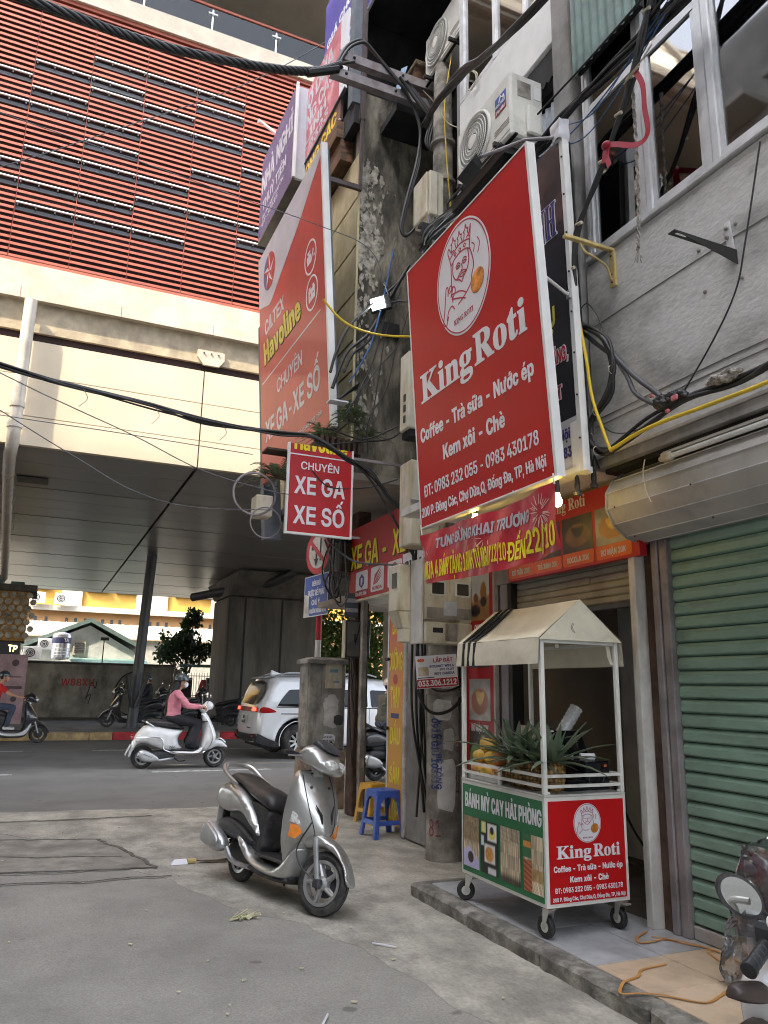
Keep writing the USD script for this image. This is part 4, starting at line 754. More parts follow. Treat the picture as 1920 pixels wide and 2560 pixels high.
def outdoor_unit(label, loc, rz, logo=True):
    """outdoor unit; local x = along its face to the right, y = into the wall, z up; face at y=0"""
    t = thing('air_conditioner', label, 'air conditioner', loc=loc, rz=rz)
    W, H, D = .86, .60, .32
    P(t, 'case', bx(0, 0, 0, W, D, H, .018), MATS['ac_cream'], False)
    P(t, 'fan_cavity', lathe([(.245, -.004), (.245, 0)], 36, 'y', (.31, -.001, .31)), MATS['dark_grey_metal'])
    P(t, 'fan_hub', lathe([(0, .0), (.06, .004), (.065, .02)], 20, 'y', (.31, -.040, .31)), MATS['ac_cream'])
    P(t, 'fan_guard', cat([torus(r, .0045, 40, 5, 'y', (.31, -.03 + .00 * r, .31)) for r in (.085, .115, .15, .185, .22)] + [torus(.252, .014, 40, 8, 'y', (.31, -.012, .31))] +
      [tube([(.31 + .07 * math.cos(a), -.03, .31 + .07 * math.sin(a)), (.31 + .16 * math.cos(a + .25), -.028, .31 + .16 * math.sin(a + .25)), (.31 + .245 * math.cos(a + .6), -.012, .31 + .245 * math.sin(a + .6))], .0022, 4, 4) for a in np.linspace(0, 2 * math.pi, 72, endpoint=False)]), MATS['ac_cream'])
    P(t, 'panel_groove', cat([bx(.62, -.003, .12 + .022 * k, .84, .001, .126 + .022 * k) for k in range(3)] + [bx(.01, -.003, .045, .85, .001, .05)]), MATS['pole_concrete'], False)
    P(t, 'handle_recess', bx(W, .07, .38, W + .004, .2, .53, .003), MATS['pole_concrete'], False); P(t, 'valve_cover', bx(W + .0, .14, .03, W + .045, .27, .3, .015), MATS['ac_cream'], False); P(t, 'rating_plate', bx(W, .225, .40, W + .003, .29, .52), MATS['white_metal'], False)
    if logo:
        b = P(t, 'badge', bx(.64, -.004, .36, .80, 0, .47), mat('badge_blue', (.04, .09, .33), .4), False); P(t, 'badge', bx(.64, -.004, .30, .80, 0, .355), mat('badge_red', (.35, .04, .05), .4), False)
        X = np.array([[1, 0, 0, 0], [0, 0, -1, 0], [0, 1, 0, 0], [0, 0, 0, 1.0]])
        P(t, 'lettering', mv(xf(cat([txt('HÒA PHÁT', .65, .374, .024, .14, 700), txt('Funiki', .66, .312, .03, .12, 800, slant=12), prism([(.69, .41), (.725, .462), (.75, .43), (.77, .445), (.785, .41), (.765, .41), (.752, .42), (.73, .44), (.71, .41)], .003)]), X), 0, -.004, 0), MATS['white_metal'], False)
    P(t, 'bracket', cat([bx(.12, -.08, -.05, .15, .42, -.012), bx(.71, -.08, -.05, .74, .42, -.012), bx(-.03, .02, -.012, W + .03, .05, -.002)]), MATS['black_metal'], False)
    return t
outdoor_unit('large outdoor unit with spiral fan guard above the red board', (3.0, 5.29, 5.83), -90)
outdoor_unit('upper outdoor unit in shadow beside the wooden crate', (3.50, 6.95, 8.55), -90, False)
t = thing('drip_tray', 'black plastic sheet hanging under the outdoor unit above the red board', 'tray'); P(t, 'sheet', hull([(2.96, 4.5, 5.76), (2.96, 5.32, 5.76), (3.36, 4.5, 5.72), (3.36, 5.32, 5.72), (2.98, 4.5, 5.70), (2.98, 5.36, 5.68), (3.3, 5.3, 5.6)]), MATS['black_metal'], False); P(t, 'rim', tube([(2.95, 5.38, 5.72), (2.93, 5.36, 5.76), (2.95, 4.5, 5.77)], .012, 6), MATS['dark_grey_metal'])

# wall brackets on the plaster
t = thing('shelf_bracket', 'ornate yellow iron bracket on the plaster wall by the window corner', 'bracket')
P(t, 'arm', bx(2.93, 3.71, 4.475, 3.348, 3.745, 4.50, .004), MATS['yellow_iron'], False); P(t, 'wall_plate', bx(3.325, 3.70, 4.21, 3.348, 3.755, 4.473, .004), MATS['yellow_iron'], False); P(t, 'scroll', tube([(3.06, 3.73, 4.475), (3.10, 3.73, 4.42), (3.2, 3.73, 4.39), (3.28, 3.73, 4.35), (3.32, 3.73, 4.26)], .008, 8, 6), MATS['yellow_iron']); P(t, 'screw', cat([sph((3.322, 3.727, z), .008, 1) for z in (4.24, 4.30, 4.44)]), MATS['dark_grey_metal'])
t = thing('slotted_bracket', 'dark slotted steel bracket without load on the plaster wall', 'bracket')
P(t, 'arm', mv(xf(prism(sbox(0, 0, .46, .05).difference(unary_union([rrect(.03, .016, .11, .034, .008), rrect(.24, .016, .32, .034, .008), rrect(.34, .016, .41, .034, .008)])), .004), np.array([[1, 0, 0, 0], [0, 1, 0, 0], [0, 0, 1, 0], [0, 0, 0, 1.0]])), 2.885, 2.735, 3.935), MATS['black_metal'], False); P(t, 'arm_web', hull([(2.89, 2.735, 3.934), (3.345, 2.735, 3.934), (3.345, 2.735, 3.85), (3.345, 2.739, 3.85), (2.89, 2.739, 3.934), (3.345, 2.739, 3.934)]), MATS['black_metal'], False); P(t, 'wall_plate', hull([(3.338, 2.74, 3.86), (3.348, 2.74, 3.86), (3.338, 2.79, 3.9), (3.348, 2.79, 3.9), (3.338, 2.765, 4.14), (3.348, 2.765, 4.14), (3.338, 2.80, 4.14), (3.348, 2.80, 4.14)]), MATS['aluminium'], False); P(t, 'screw', cat([sph((3.334, 2.785, z), .013, 1) for z in (3.97, 4.04, 4.1)] + [sph((3.346, y, z), .012, 1) for y, z in ((3.0, 4.08), (2.98, 3.8), (2.72, 3.76), (2.73, 4.1))]), MATS['pole_concrete'])
# ================================================================== signs
mat('sign_red', (.45, .008, .010), .4, var=.03, vs=2, coat=.06, coatr=.1, spec=.2)
mat('sign_red_flat', (.42, .009, .014), .45, var=.04, vs=3)
mat('sign_faded_red', (.42, .04, .03), .4, var=.06, vs=1.5, coat=.12)
mat('sign_orange', (.62, .11, .02), .4, var=.06)
mat('sign_white', (.70, .70, .73), .35, var=.02)
mat('sign_grey', (.50, .50, .54), .3, var=.03)
mat('sign_yellow', (.80, .58, .03), .4, var=.04)
mat('sign_dull_yellow', (.62, .52, .07), .4, var=.05)
mat('sign_purple', (.10, .08, .165), .4, var=.06, dirt=((.17, .15, .23), .25, 3))
mat('sign_indigo', (.06, .05, .24), .4, var=.06)
mat('sign_pink', (.48, .13, .16), .5, var=.1, vs=2, dirt=((.75, .5, .5), .3, 2.5))
mat('sign_brown', (.10, .055, .05), .3, var=.1)
mat('sign_black', (.012, .012, .016), .28, var=.15, coat=.3)
mat('sign_green', (.015, .14, .05), .35, var=.05)
mat('ink_navy', (.02, .02, .13), .4); mat('ink_red', (.42, .02, .035), .4); mat('ink_black', .015, .4); mat('line_red', (.40, .03, .06), .5)
mat('bread_crust', (.55, .20, .03), .5, var=.35, vs=7, bump=.4, bs=12)
mat('fabric_red', (.46, .02, .035), .35, var=.08, vs=6, coat=.2, coatr=.2)
mat('orange_yellow_board', (.66, .27, .02), .4, var=.08)
mat('ink_sun_yellow', (.78, .66, .02), .4, var=.06)
LET = lambda t, m, M_='sign_white', **k: P(t, 'lettering', cat(m) if isinstance(m, list) else m, MATS[M_], False, **k)

def king_logo(parent, cx, cy, rx, ry, z, ring='line_red', lw=.012):
    d = P(parent, 'emblem', prism(affinity.scale(Point(0, 0).buffer(1, 24), rx, ry, origin=(0, 0)).buffer(0), .002, 0), MATS['sign_white'], False)
    # moved into place below: emblem children share its frame
    UsdGeom.Xformable(stage.GetPrimAtPath(d)).AddTranslateOp().Set(Gf.Vec3d(cx, cy, z))
    E = lambda p: [(x * rx, y * ry) for x, y in p]
    rg = affinity.scale(Point(0, 0).buffer(1, 24), rx * .955, ry * .955, origin=(0, 0)); L = [rg.exterior.buffer(lw * .45)]
    ln = lambda pts, w=1.0, sm=6: L.append(ribbon(E(pts), lw * w, sm))
    ln([(-.38, .36), (-.2, .43), (0, .45), (.2, .42), (.32, .36)]); ln([(-.42, .50), (-.2, .57), (0, .60), (.2, .57), (.36, .52)])
    ln([(-.38, .36), (-.42, .50), (-.47, .64), (-.42, .70), (-.34, .60), (-.24, .60)], 1, 4); ln([(.32, .36), (.36, .52), (.42, .76), (.34, .63), (.25, .60)], 1, 4)
    for x in (-.24, 0, .24): ln([(x - .1, .58), (x - .06, .70), (x - .09, .74), (x - .03, .76), (x, .84), (x + .03, .76), (x + .09, .74), (x + .06, .70), (x + .1, .58)], .9, 3)
    for x in (-.2, -.02, .16): ln([(x - .04, .50), (x, .53), (x + .04, .50), (x, .47), (x - .04, .50)], .8, 3)
    ln([(-.30, .38), (-.33, .20), (-.26, .06), (-.1, -.02), (-.02, -.08), (.06, -.02), (.22, .08), (.28, .22), (.27, .38)])
    ln([(-.2, .26), (-.12, .30), (-.05, .26)], .9); ln([(-.19, .22), (-.12, .25), (-.06, .22), (-.12, .20), (-.19, .22)], .9, 3); ln([(.04, .26), (.12, .30), (.2, .26)], .9); ln([(.05, .22), (.12, .25), (.19, .22), (.12, .20), (.05, .22)], .9, 3)
    ln([(.0, .24), (.03, .14), (-.02, .12)], .8); ln([(-.18, .03), (-.08, .09), (0, .10), (.08, .09), (.17, .03), (.06, .05), (0, .06), (-.07, .05), (-.18, .03)], .9, 3); ln([(-.06, .02), (0, .0), (.06, .02)], .9)
    ln([(-.38, .36), (-.40, .1), (-.42, -.1), (-.4, -.3)]); ln([(.34, .36), (.40, .2), (.43, .02), (.34, -.12), (.3, -.24), (.05, -.36), (-.2, -.42)])
    ln([(-.82, -.58), (-.72, -.30), (-.66, -.08), (-.62, .04), (-.55, .02), (-.57, -.12)]); ln([(-.57, -.1), (-.46, .02), (-.38, -.06), (-.46, -.18)]); ln([(-.5, -.1), (-.34, -.04), (-.28, -.14), (-.4, -.24)]); ln([(-.66, -.54), (-.58, -.40), (-.44, -.36), (-.36, -.44)])
    ln([(-.4, -.16), (-.1, -.22), (.12, -.34)]); ln([(-.42, -.24), (-.12, -.34), (.06, -.42)]); ln([(-.82, -.58), (-.7, -.62), (-.6, -.5)])
    ln([(.42, .42), (.50, .34), (.46, .24)], .8); ln([(.62, .42), (.68, .30), (.60, .16)], .8)
    P(d, 'line_drawing', prism(unary_union(L), .0015, .002), MATS[ring], False)
    bun = affinity.rotate(affinity.scale(Point(0, 0).buffer(1, 16), rx * .25, ry * .19, origin=(0, 0)), 35)
    P(d, 'bun', mv(inflate(Polygon([(x, y) for x, y in affinity.translate(bun, rx * .52, ry * -.30).exterior.coords]), .004, .03, .03).apply_transform(np.array([[1, 0, 0, 0], [0, 0, 1, 0], [0, 1, 0, 0], [0, 0, 0, 1.0]])), 0, 0, .003), MATS['bread_crust'])
    P(d, 'lettering', txt('KING ROTI', -.05 * rx, -.74 * ry, .085 * ry, .72 * rx, ser=True, anchor='c', z=.002, d=.002), MATS[ring], False)

# --- big red board
K = thing('sign_board', 'big tilted red board with white king emblem and King Roti lettering', 'sign', M=frame((2.8, 5.555, 2.803), (0, -1, 0), (-.07, 0, 1)))
P(K, 'panel', bx(0, 0, -.012, 1.82, 2.30, 0), MATS['sign_red'], False)
P(K, 'frame', cat([bx(-.012, -.012, -.06, 0, 2.312, .004), bx(1.82, -.012, -.06, 1.845, 2.312, .004), bx(0, -.012, -.06, 1.82, 0, .004), bx(0, 2.30, -.06, 1.82, 2.312, .004)]), MATS['white_metal'], False)
P(K, 'backing', bx(0, 0, -.055, 1.82, 2.3, -.0125), MATS['aluminium'], False)
king_logo(K, .91, 1.80, .405, .456, .001)
LET(K, [txt('King', .13, 1.035, .225, .83, ser=True, grow=.004), txt('Roti', 1.0, 1.035, .225, .665, ser=True, grow=.004)])
LET(K, txt('Coffee - Trà sữa - Nước ép', .075, .705, .118, 1.625, 800)); LET(K, txt('Kem xôi - Chè', .44, .468, .118, .885, 800))
LET(K, txt('ĐT: 0983 232 055 - 0983 430178', .08, .238, .096, 1.605, 600)); LET(K, txt('200 P. Đông Các, Chợ Dừa,Q, Đống Đa, TP, Hà Nội', .022, .078, .078, 1.72, 700))
bs_ = thing('sign_strut', 'white steel strut joining red board to the black sign frame', 'bracket'); P(bs_, 'bar', tube([(2.74, 3.75, 4.16), (2.80, 3.76, 4.16), (3.04, 3.87, 4.16), (3.1, 3.88, 4.16)], .012, 6), MATS['white_metal']); P(bs_, 'clip', cat([bx(2.735, 3.735, 4.13, 2.775, 3.77, 4.19), bx(3.06, 3.86, 4.13, 3.10, 3.895, 4.19)]), MATS['steel'], False)
P(bs_, 'lower_bar', tube([(2.8, 4.2, 2.80), (3.3, 4.2, 2.98)], .012, 6), MATS['white_metal'])

# --- black sign behind it
B = thing('sign_board', 'black sign in white frame mostly hidden behind the red board', 'sign', M=frame((3.12, 6.0, 2.93), (0, -1, 0), (-.03, 0, 1)))
P(B, 'panel', bx(.3, .37, -.02, 2.11, 2.47, 0), MATS['sign_black'], False); P(B, 'lower_panel', bx(.3, .02, -.02, 2.11, .368, 0), MATS['sign_grey'], False)
P(B, 'frame', cat([bx(2.11, -.02, -.05, 2.15, 2.47, .006), bx(.3, -.02, -.1, 2.11, .02, .012), bx(2.04, .02, .002, 2.108, .33, .006)]), MATS['white_metal'], False); P(B, 'backing', bx(.3, .02, -.1, 2.11, 2.47, -.0205), MATS['soot_black'], False)
P(B, 'rivet', cat([sph((2.138, .2 + .3 * k, .012), .008, 1) for k in range(8)]), MATS['dark_grey_metal'])
hg = outline('NH', 800, True); LET(B, txt('INH', 1.72, 1.76, .255, .30, ser=True, grow=.006), 'sign_white'); LET(B, txt('INH', 1.72, 1.76, .255, .30, ser=True, z=.003), 'ink_navy')
LET(B, txt('CỤ', 1.76, 1.09, .15, .18, 800), 'sign_dull_yellow'); LET(B, txt('NH SÁNG,', 1.72, .80, .10, .335, 700, grow=.006), 'sign_white'); LET(B, txt('NH SÁNG,', 1.72, .80, .10, .335, 700, z=.003), 'ink_red'); LET(B, txt('THUẬT', 1.72, .535, .10, .25, 700, grow=.005), 'sign_white'); LET(B, txt('THUẬT', 1.72, .535, .10, .25, 700, z=.003), 'ink_red')
LET(B, txt('Hà Nội', 1.80, .235, .075, .225, 700), 'ink_navy'); LET(B, txt('8 9383', 1.80, .105, .075, .23, 800), 'ink_navy')

# --- hanging opening banner (cloth)
def waves(m, k=.018):
    v = m.vertices; m.vertices = v + np.stack([0 * v[:, 0], .012 * np.sin(v[:, 0] * 3.4), k * np.sin(v[:, 0] * 7 + v[:, 1] * 5) + k * .6 * np.sin(v[:, 0] * 19 - v[:, 1] * 11)], 1); return m
bn = thing('banner', 'red cloth opening banner with yellow lettering tied under the red board', 'banner', M=frame((2.79, 5.53, 2.30), (0, -1, 0), (-.02, 0, 1)))
bg = grid(0, 0, 1, 1, 60, 14, lambda X, Y: X * 0); v = bg.vertices; u_, v_ = v[:, 0].copy(), v[:, 1].copy()
v[:, 0] = .02 + u_ * 1.79 + (1 - v_) * (.11 * (1 - u_) + .05 * u_); v[:, 1] = .012 + .02 * u_ + v_ * (.41 + .012 * u_) - .03 * np.sin(math.pi * u_) * (1 - .3 * v_); bg.vertices = v
cl = waves(bg); P(bn, 'cloth', cat([cl, mv(cl, 0, 0, -.002)]), MATS['fabric_red'], 60)
sub = lambda m: m.subdivide_to_size(.06)
LET(bn, waves(sub(txt('TƯNG BỪNG KHAI TRƯƠNG', .26, .272, .078, 1.27, 800, slant=8, z=.004, d=.002))), 'sign_grey'); LET(bn, waves(sub(txt('MUA 4 BÁNH TẶNG 1 BÁNH TỪ NGÀY', .12, .045, .135, .98, 700, z=.004, d=.002))), 'ink_sun_yellow')
LET(bn, waves(sub(txt('12/10', 1.115, .062, .12, .135, 600, z=.004, d=.002))), 'sign_yellow'); LET(bn, waves(sub(txt('ĐẾN', 1.26, .045, .13, .21, 700, z=.004, d=.002))), 'ink_sun_yellow'); LET(bn, waves(sub(txt('22/10', 1.48, .065, .15, .345, 700, z=.004, d=.002))), 'ink_sun_yellow')
g = np.random.default_rng(3); fw = []
for cx, cy, n in ((1.66, .30, 26), (.10, .2, 16), (1.0, .24, 6)):
    for k in range(n):
        a = g.uniform(0, 6.28); r0, r1 = g.uniform(.02, .06), g.uniform(.07, .13); x0, y0, x1, y1 = cx + r0 * math.cos(a), cy + r0 * math.sin(a), cx + r1 * math.cos(a), cy + r1 * math.sin(a)
        if .1 < y1 < .42 and .03 < x1 < 1.8: fw.append(LineString([(x0, y0), (x1, y1)]).buffer(.0022, 1))
P(bn, 'firework_print', waves(prism(unary_union(fw), .001, .003)), mat('spark', (.75, .5, .45), .5), False, kind='stuff'); P(bn, 'tie', cat([tube([(.02, .42, 0), (-.01, .52, 0)], .004, 5), tube([(1.81, .44, 0), (1.8, .51, .0)], .006, 5)]), MATS['white_metal'])

# --- fascia over the shop opening, with four printed buns
S = thing('shop_sign', 'red shop fascia with food pictures under the canopy', 'sign', M=frame((3.6, 5.5, 2.4), (0, -1, 0), (-.02, 0, 1)))
P(S, 'panel', bx(0, 0, -.06, 1.59, .545, 0), MATS['sign_red_flat'], False)
LET(S, txt('King Roti', .60, .45, .085, .46, ser=True), 'post_white')
def stain(u, v, s=6, seed=1): return meshkit.fbm(np.stack([u * s, v * s, u * 0 + seed], -1), 4, seed)
C = lambda a: np.array(a)[None, :]
def mixc(a, b, k): return a * (1 - k[:, None]) + b * k[:, None]
def bunpic(seed, base, bunc, fill):
    def f(u, v):
        c = mixc(np.repeat(C(base), len(u), 0), C(base) * .35, np.clip(stain(u, v, 3, seed) * 1.6 - .4, 0, 1)); r = np.hypot((u - .5) / .42, (v - .45) / .34); m = np.clip((1 - r) * 9, 0, 1)
        c = mixc(c, C(bunc) * (.55 + .8 * stain(u, v, 5, seed + 3))[:, None], m); r2 = np.hypot((u - .52) / .22, (v - .62 - .1 * np.sin(u * 9)) / .16); return mixc(c, C(fill) * (.6 + .7 * stain(u, v, 9, seed + 5))[:, None], np.clip((1 - r2) * 6, 0, 1))
    return f
PX = [(.02, 'BƠ SỮA 20K', bunpic(1, (.10, .09, .07), (.55, .40, .16), (.7, .6, .3)), -.005), (.385, 'TRÀ XANH 20K', bunpic(2, (.10, .07, .05), (.18, .26, .05), (.45, .5, .2)), 0), (.765, 'SOCOLA 20K', bunpic(3, (.07, .05, .05), (.19, .09, .04), (.02, .015, .012)), 0), (1.155, 'BƠ MẶN 20K', bunpic(4, (.35, .33, .31), (.30, .08, .03), (.65, .40, .10)), 0)]
for x, s, f, q in PX:
    P(S, 'caption_strip', prism(rrect(x, .02, x + .365, .12, .02), .002, .0005), MATS['sign_orange'], False); picture(S, 'food_picture', x + .005, .121, .355, .27, f, 30, 24, .002)
    LET(S, txt(s, x + .18, .045, .042, .26, 800, anchor='c', z=.003, d=.002), 'post_white')
# --- vertical menu board beside the opening
Mn = thing('menu_board', 'tall narrow red menu board with drink and fruit pictures behind the cart', 'sign', M=frame((3.65, 6.30, .72), (0, -1, 0), (0, 0, 1)))
P(Mn, 'panel', bx(0, 0, -.03, .47, 1.92, 0), MATS['sign_red_flat'], False); P(Mn, 'edge_strip', bx(.472, 0, -.035, .50, 1.92, .004), MATS['shutter_box_grey'], False)
def coffeepic(u, v):
    c = np.repeat(C((.55, .52, .46)), len(u), 0) * (.75 + .4 * stain(u, v, 3, 5))[:, None]
    tb = np.clip((.42 - v + .1 * u) * 12, 0, 1); c = mixc(c, C((.34, .16, .05)) * (.6 + .7 * stain(u, v, 4, 8))[:, None], tb)
    for (cx, cy, rx, ry, col) in ((.32, .2, .27, .13, (.05, .03, .03)), (.32, .2, .2, .09, (.012, .008, .01)), (.72, .55, .16, .22, (.33, .14, .03)), (.72, .36, .16, .1, (.02, .01, .01)), (.35, .45, .13, .1, (.2, .07, .02))):
        c = mixc(c, np.repeat(C(col), len(u), 0), np.clip((1 - np.hypot((u - cx) / rx, (v - cy) / ry)) * 8, 0, 1))
    return c
def avopic(u, v):
    c = np.repeat(C((.035, .02, .016)), len(u), 0); c = mixc(c, np.repeat(C((.08, .15, .05)), len(u), 0), np.clip((.2 - v) * 12, 0, 1))
    r = np.hypot((u - .3) / (.3 - .12 * (v - .3)), (v - .4) / .32); c = mixc(c, C((.16, .26, .08)) * (.5 + .9 * np.clip(.7 - u + v * .3, 0, 1))[:, None], np.clip((1 - r) * 10, 0, 1))
    uu, vv = (u - .72) * .9 + (v - .55) * .35, (v - .55) * .9 - (u - .72) * .35
    for k, col in ((1, (.14, .17, .06)), (.88, (.5, .5, .22)), (.5, (.25, .18, .08))): c = mixc(c, np.repeat(C(col), len(u), 0), np.clip((k - np.hypot(uu / .22, vv / .36)) * 12, 0, 1))
    return c
for y, h, f, s in ((1.40, .46, coffeepic, 'COFFEE'), (.98, .30, bunpic(9, (.04, .035, .04), (.5, .38, .26), (.04, .04, .06)), ''), (.52, .36, bunpic(4, (.5, .48, .45), (.32, .09, .03), (.66, .42, .12)), 'BƠ MẶN 20K'), (.06, .38, avopic, '')):
    picture(Mn, 'food_picture', .055, y, .36, h, f, 26, 32, .003)
    if s: LET(Mn, txt(s, .235, y - .095, .06, .16 if len(s) < 8 else .29, 800, anchor='c', z=.001))

# --- oil brand board on the corner house
Cx = thing('sign_board', 'tall faded red and grey motor oil board on the corner house', 'sign', M=frame((2.6, 10.07, 4.21), (0, -1, 0), (-.24, 0, 3.34)))
P(Cx, 'panel', bx(0, 0, -.03, 2.74, 3.38, 0), MATS['sign_faded_red'], False); P(Cx, 'frame', cat([bx(2.742, -.01, -.06, 2.79, 3.40, .012)]), MATS['white_metal'], False); P(Cx, 'side_frame', bx(-.16, -.75, -.26, -.005, 2.4, -.02), MATS['slate_blue'], False); P(Cx, 'backing', bx(0, 0, -.1, 2.74, 3.38, -.031), MATS['slate_blue'], False)
P(Cx, 'grey_corner', prism(Polygon([(0.0, 2.62), (.50, 2.46), (.62, 2.47), (1.93, 2.92), (2.74, 3.28), (2.74, 3.38), (0, 3.38)]), .002, .0005), MATS['sign_grey'], False)
ov = affinity.scale(Point(0, 0).buffer(1, 24), .285, .26, origin=(0, 0)); ov = affinity.translate(ov, .555, 2.945); em = P(Cx, 'emblem', prism(ov, .002, .003), MATS['sign_faded_red'], False)
sp_ = lambda n, R, r, a0: [((.555 + (R if k % 2 == 0 else r) * math.cos(a0 + math.pi * k / n)), 2.945 + (R if k % 2 == 0 else r) * math.sin(a0 + math.pi * k / n)) for k in range(2 * n)]
P(em, 'dark_half', prism(ov.intersection(sbox(.2, 2.5, .5, 3.4)), .001, .0055), MATS['sign_purple'], False); star = Polygon(sp_(5, .27, .105, math.pi / 2)).intersection(ov); P(em, 'star', prism(star, .001, .007), MATS['sign_white'], False); P(em, 'star_shade', prism(unary_union([Polygon([(.555, 2.945), a, b]) for a, b in zip(sp_(5, .27, .105, math.pi / 2)[0::2], sp_(5, .27, .105, math.pi / 2)[1::2])]).intersection(ov), .001, .0085), MATS['sign_faded_red'], False)
LET(Cx, txt('C LTEX', .28, 2.085, .205, .90, 700, slant=0), 'sign_grey'); LET(Cx, prism(Polygon([(.45, 2.085), (.53, 2.29), (.565, 2.29), (.63, 2.085), (.585, 2.085), (.545, 2.21), (.50, 2.085)]), .003), 'sign_grey')
LET(Cx, txt('Havoline', .25, 1.655, .34, 1.62, 900, slant=-9, grow=.012), 'ink_black'); LET(Cx, txt('Havoline', .25, 1.655, .34, 1.62, 900, slant=-9, z=.004), 'sign_dull_yellow')
LET(Cx, txt('CHUYÊN', .80, 1.055, .185, 1.05, 500), 'sign_grey'); LET(Cx, txt('XE GA-XE SỐ', .22, .545, .29, 2.24, 700), 'sign_grey'); LET(Cx, txt('ĐT: 0348 562 289', 1.62, .22, .055, .85, 500), 'sign_grey')
P(Cx, 'rule_line', bx(.10, 1.425, 0, 2.54, 1.445, .002), MATS['sign_grey'], False)
for cx, cy, kind in ((2.26, 2.235, 0), (2.27, 1.775, 1)):
    e = affinity.scale(Point(0, 0).buffer(1, 20), .20, .20, origin=(0, 0)); ic = P(Cx, 'round_icon', prism(affinity.translate(e.exterior.buffer(.012), cx, cy), .002), MATS['sign_white'], False)
    if kind == 0: sh = unary_union([rrect(cx - .12, cy - .07, cx + .03, cy + .04, .02), sbox(cx - .07, cy + .04, cx - .03, cy + .08), sbox(cx - .1, cy + .07, cx, cy + .09), Polygon([(cx + .02, cy - .05), (cx + .1, cy + .06), (cx + .13, cy + .05), (cx + .03, cy - .07)]), Point(cx + .13, cy - .03).buffer(.018)])
    else: sh = rrect(cx - .11, cy - .09, cx + .11, cy + .06, .01).union(sbox(cx - .09, cy + .06, cx - .04, cy + .09)).union(sbox(cx + .04, cy + .06, cx + .09, cy + .09)).difference(sbox(cx + .02, cy - .02, cx + .08, cy)).difference(sbox(cx - .08, cy - .02, cx - .02, cy)).difference(sbox(cx - .06, cy - .04, cx - .04, cy + .02))
    P(ic, 'icon_print', prism(sh, .002, .0005), MATS['sign_white'], False)

# --- small red hanging sign
Sm = thing('hanging_sign', 'small red hanging sign in white frame reading CHUYÊN XE GA XE SỐ', 'sign', M=frame((2.05, 7.0, 2.942), (1, 0, 0), (0, 0, 1)))
P(Sm, 'panel', bx(.012, .012, -.03, .680, .912, 0), MATS['sign_red_flat'], False); P(Sm, 'frame', cat([bx(0, 0, -.035, .02, .92, .006), bx(.672, 0, -.035, .692, .92, .006), bx(.02, 0, -.035, .672, .02, .006)]), MATS['white_metal'], False)
hv = outline('Havoline', 900); LET(Sm, xf(prism(affinity.scale(affinity.translate(hv, -hv.bounds[0], 0), .56 / (hv.bounds[2] - hv.bounds[0]), .16, origin=(0, 0)).intersection(sbox(-1, -.05, 2, .058)), .003), trimesh.transformations.translation_matrix([.06, .855, 0])), 'ink_sun_yellow')
P(Sm, 'rule_line', bx(.021, .800, 0, .671, .812, .002), MATS['sign_white'], False); LET(Sm, txt('CHUYÊN', .137, .658, .078, .40, 600)); LET(Sm, txt('XE GA', .078, .405, .178, .53, 700)); LET(Sm, txt('XE SỐ', .08, .105, .18, .53, 700))
P(Sm, 'hanger', cat([bx(.69, .84, -.05, 1.45, .865, -.025), bx(.69, .02, -.05, .80, .04, -.03)]), MATS['guide_steel'], False)

# --- corner shop fascia
Xg = thing('shop_sign', 'red fascia reading XE GA over the corner shop opening', 'sign', M=frame((3.58, 9.20, 2.58), (0, -1, 0), (0, 0, 1)))
P(Xg, 'panel', bx(.03, 0, -.06, 1.66, .92, 0), MATS['sign_red_flat'], False); P(Xg, 'under_board', bx(.03, -.03, -.4, 1.7, -.002, -.002), MATS['box_cream'], False); P(Xg, 'frame', cat([bx(.0, -.0, -.06, .028, .93, .008)]), MATS['dark_grey_metal'], False)
for dx, dy, z, m in ((.02, -.018, .0, 'ink_black'), (0, 0, .004, 'ink_sun_yellow')): LET(Xg, [txt('XE GA -', .09 + dx, .385 + dy, .30, 1.10, 700, z=z), txt('XE', 1.37 + dx, .40 + dy, .30, .34, 700, z=z)], m)
for x, s in ((.27, 'PIAGGIO'), (.75, 'HONDA'), (1.24, 'YAMAHA')):
    c = P(Xg, 'brand_card', prism(rrect(x, .04, x + .38, .335, .03), .003), MATS['sign_white'], False); mc = 'ink_red' if s != 'PIAGGIO' else 'sign_indigo'
    P(c, 'lettering', txt(s, x + .19, .06, .042, .28, 700, anchor='c', z=.003, d=.002), MATS['ink_black' if s == 'PIAGGIO' else mc], False)
    if s == 'HONDA': g_ = unary_union([Polygon([(x + .08, .12), (x + .2, .16 + .03 * k), (x + .32, .22 + .035 * k), (x + .30, .20 + .035 * k), (x + .2, .14 + .03 * k)]) for k in range(3)] + [Polygon([(x + .08, .12), (x + .12, .24), (x + .3, .32), (x + .15, .2)])])
    elif s == 'PIAGGIO': g_ = Polygon([(x + .19, .30), (x + .27, .25), (x + .27, .17), (x + .19, .12), (x + .11, .17), (x + .11, .25)]).difference(Polygon([(x + .16, .25), (x + .22, .25), (x + .22, .19), (x + .2, .19), (x + .2, .16), (x + .16, .16)]))
    else: g_ = Point(x + .19, .22).buffer(.08).exterior.buffer(.012).union(unary_union([LineString([(x + .19, .22), (x + .19 + .08 * math.cos(a), .22 + .08 * math.sin(a))]).buffer(.012) for a in (math.pi / 2, math.pi * 7 / 6, -math.pi / 6)]))
    P(c, 'logo', prism(g_, .002, .003), MATS['sign_indigo' if s == 'PIAGGIO' else 'ink_red'], False)
s_ = P(Xg, 'phone_strip', bx(.09, .018, 0, .66, .10, .0045), MATS['ink_red'], False); P(s_, 'lettering', txt('ĐT: 0826 892 206', .12, .035, .04, .5, 700, z=.0045, d=.002), MATS['sign_white'], False)
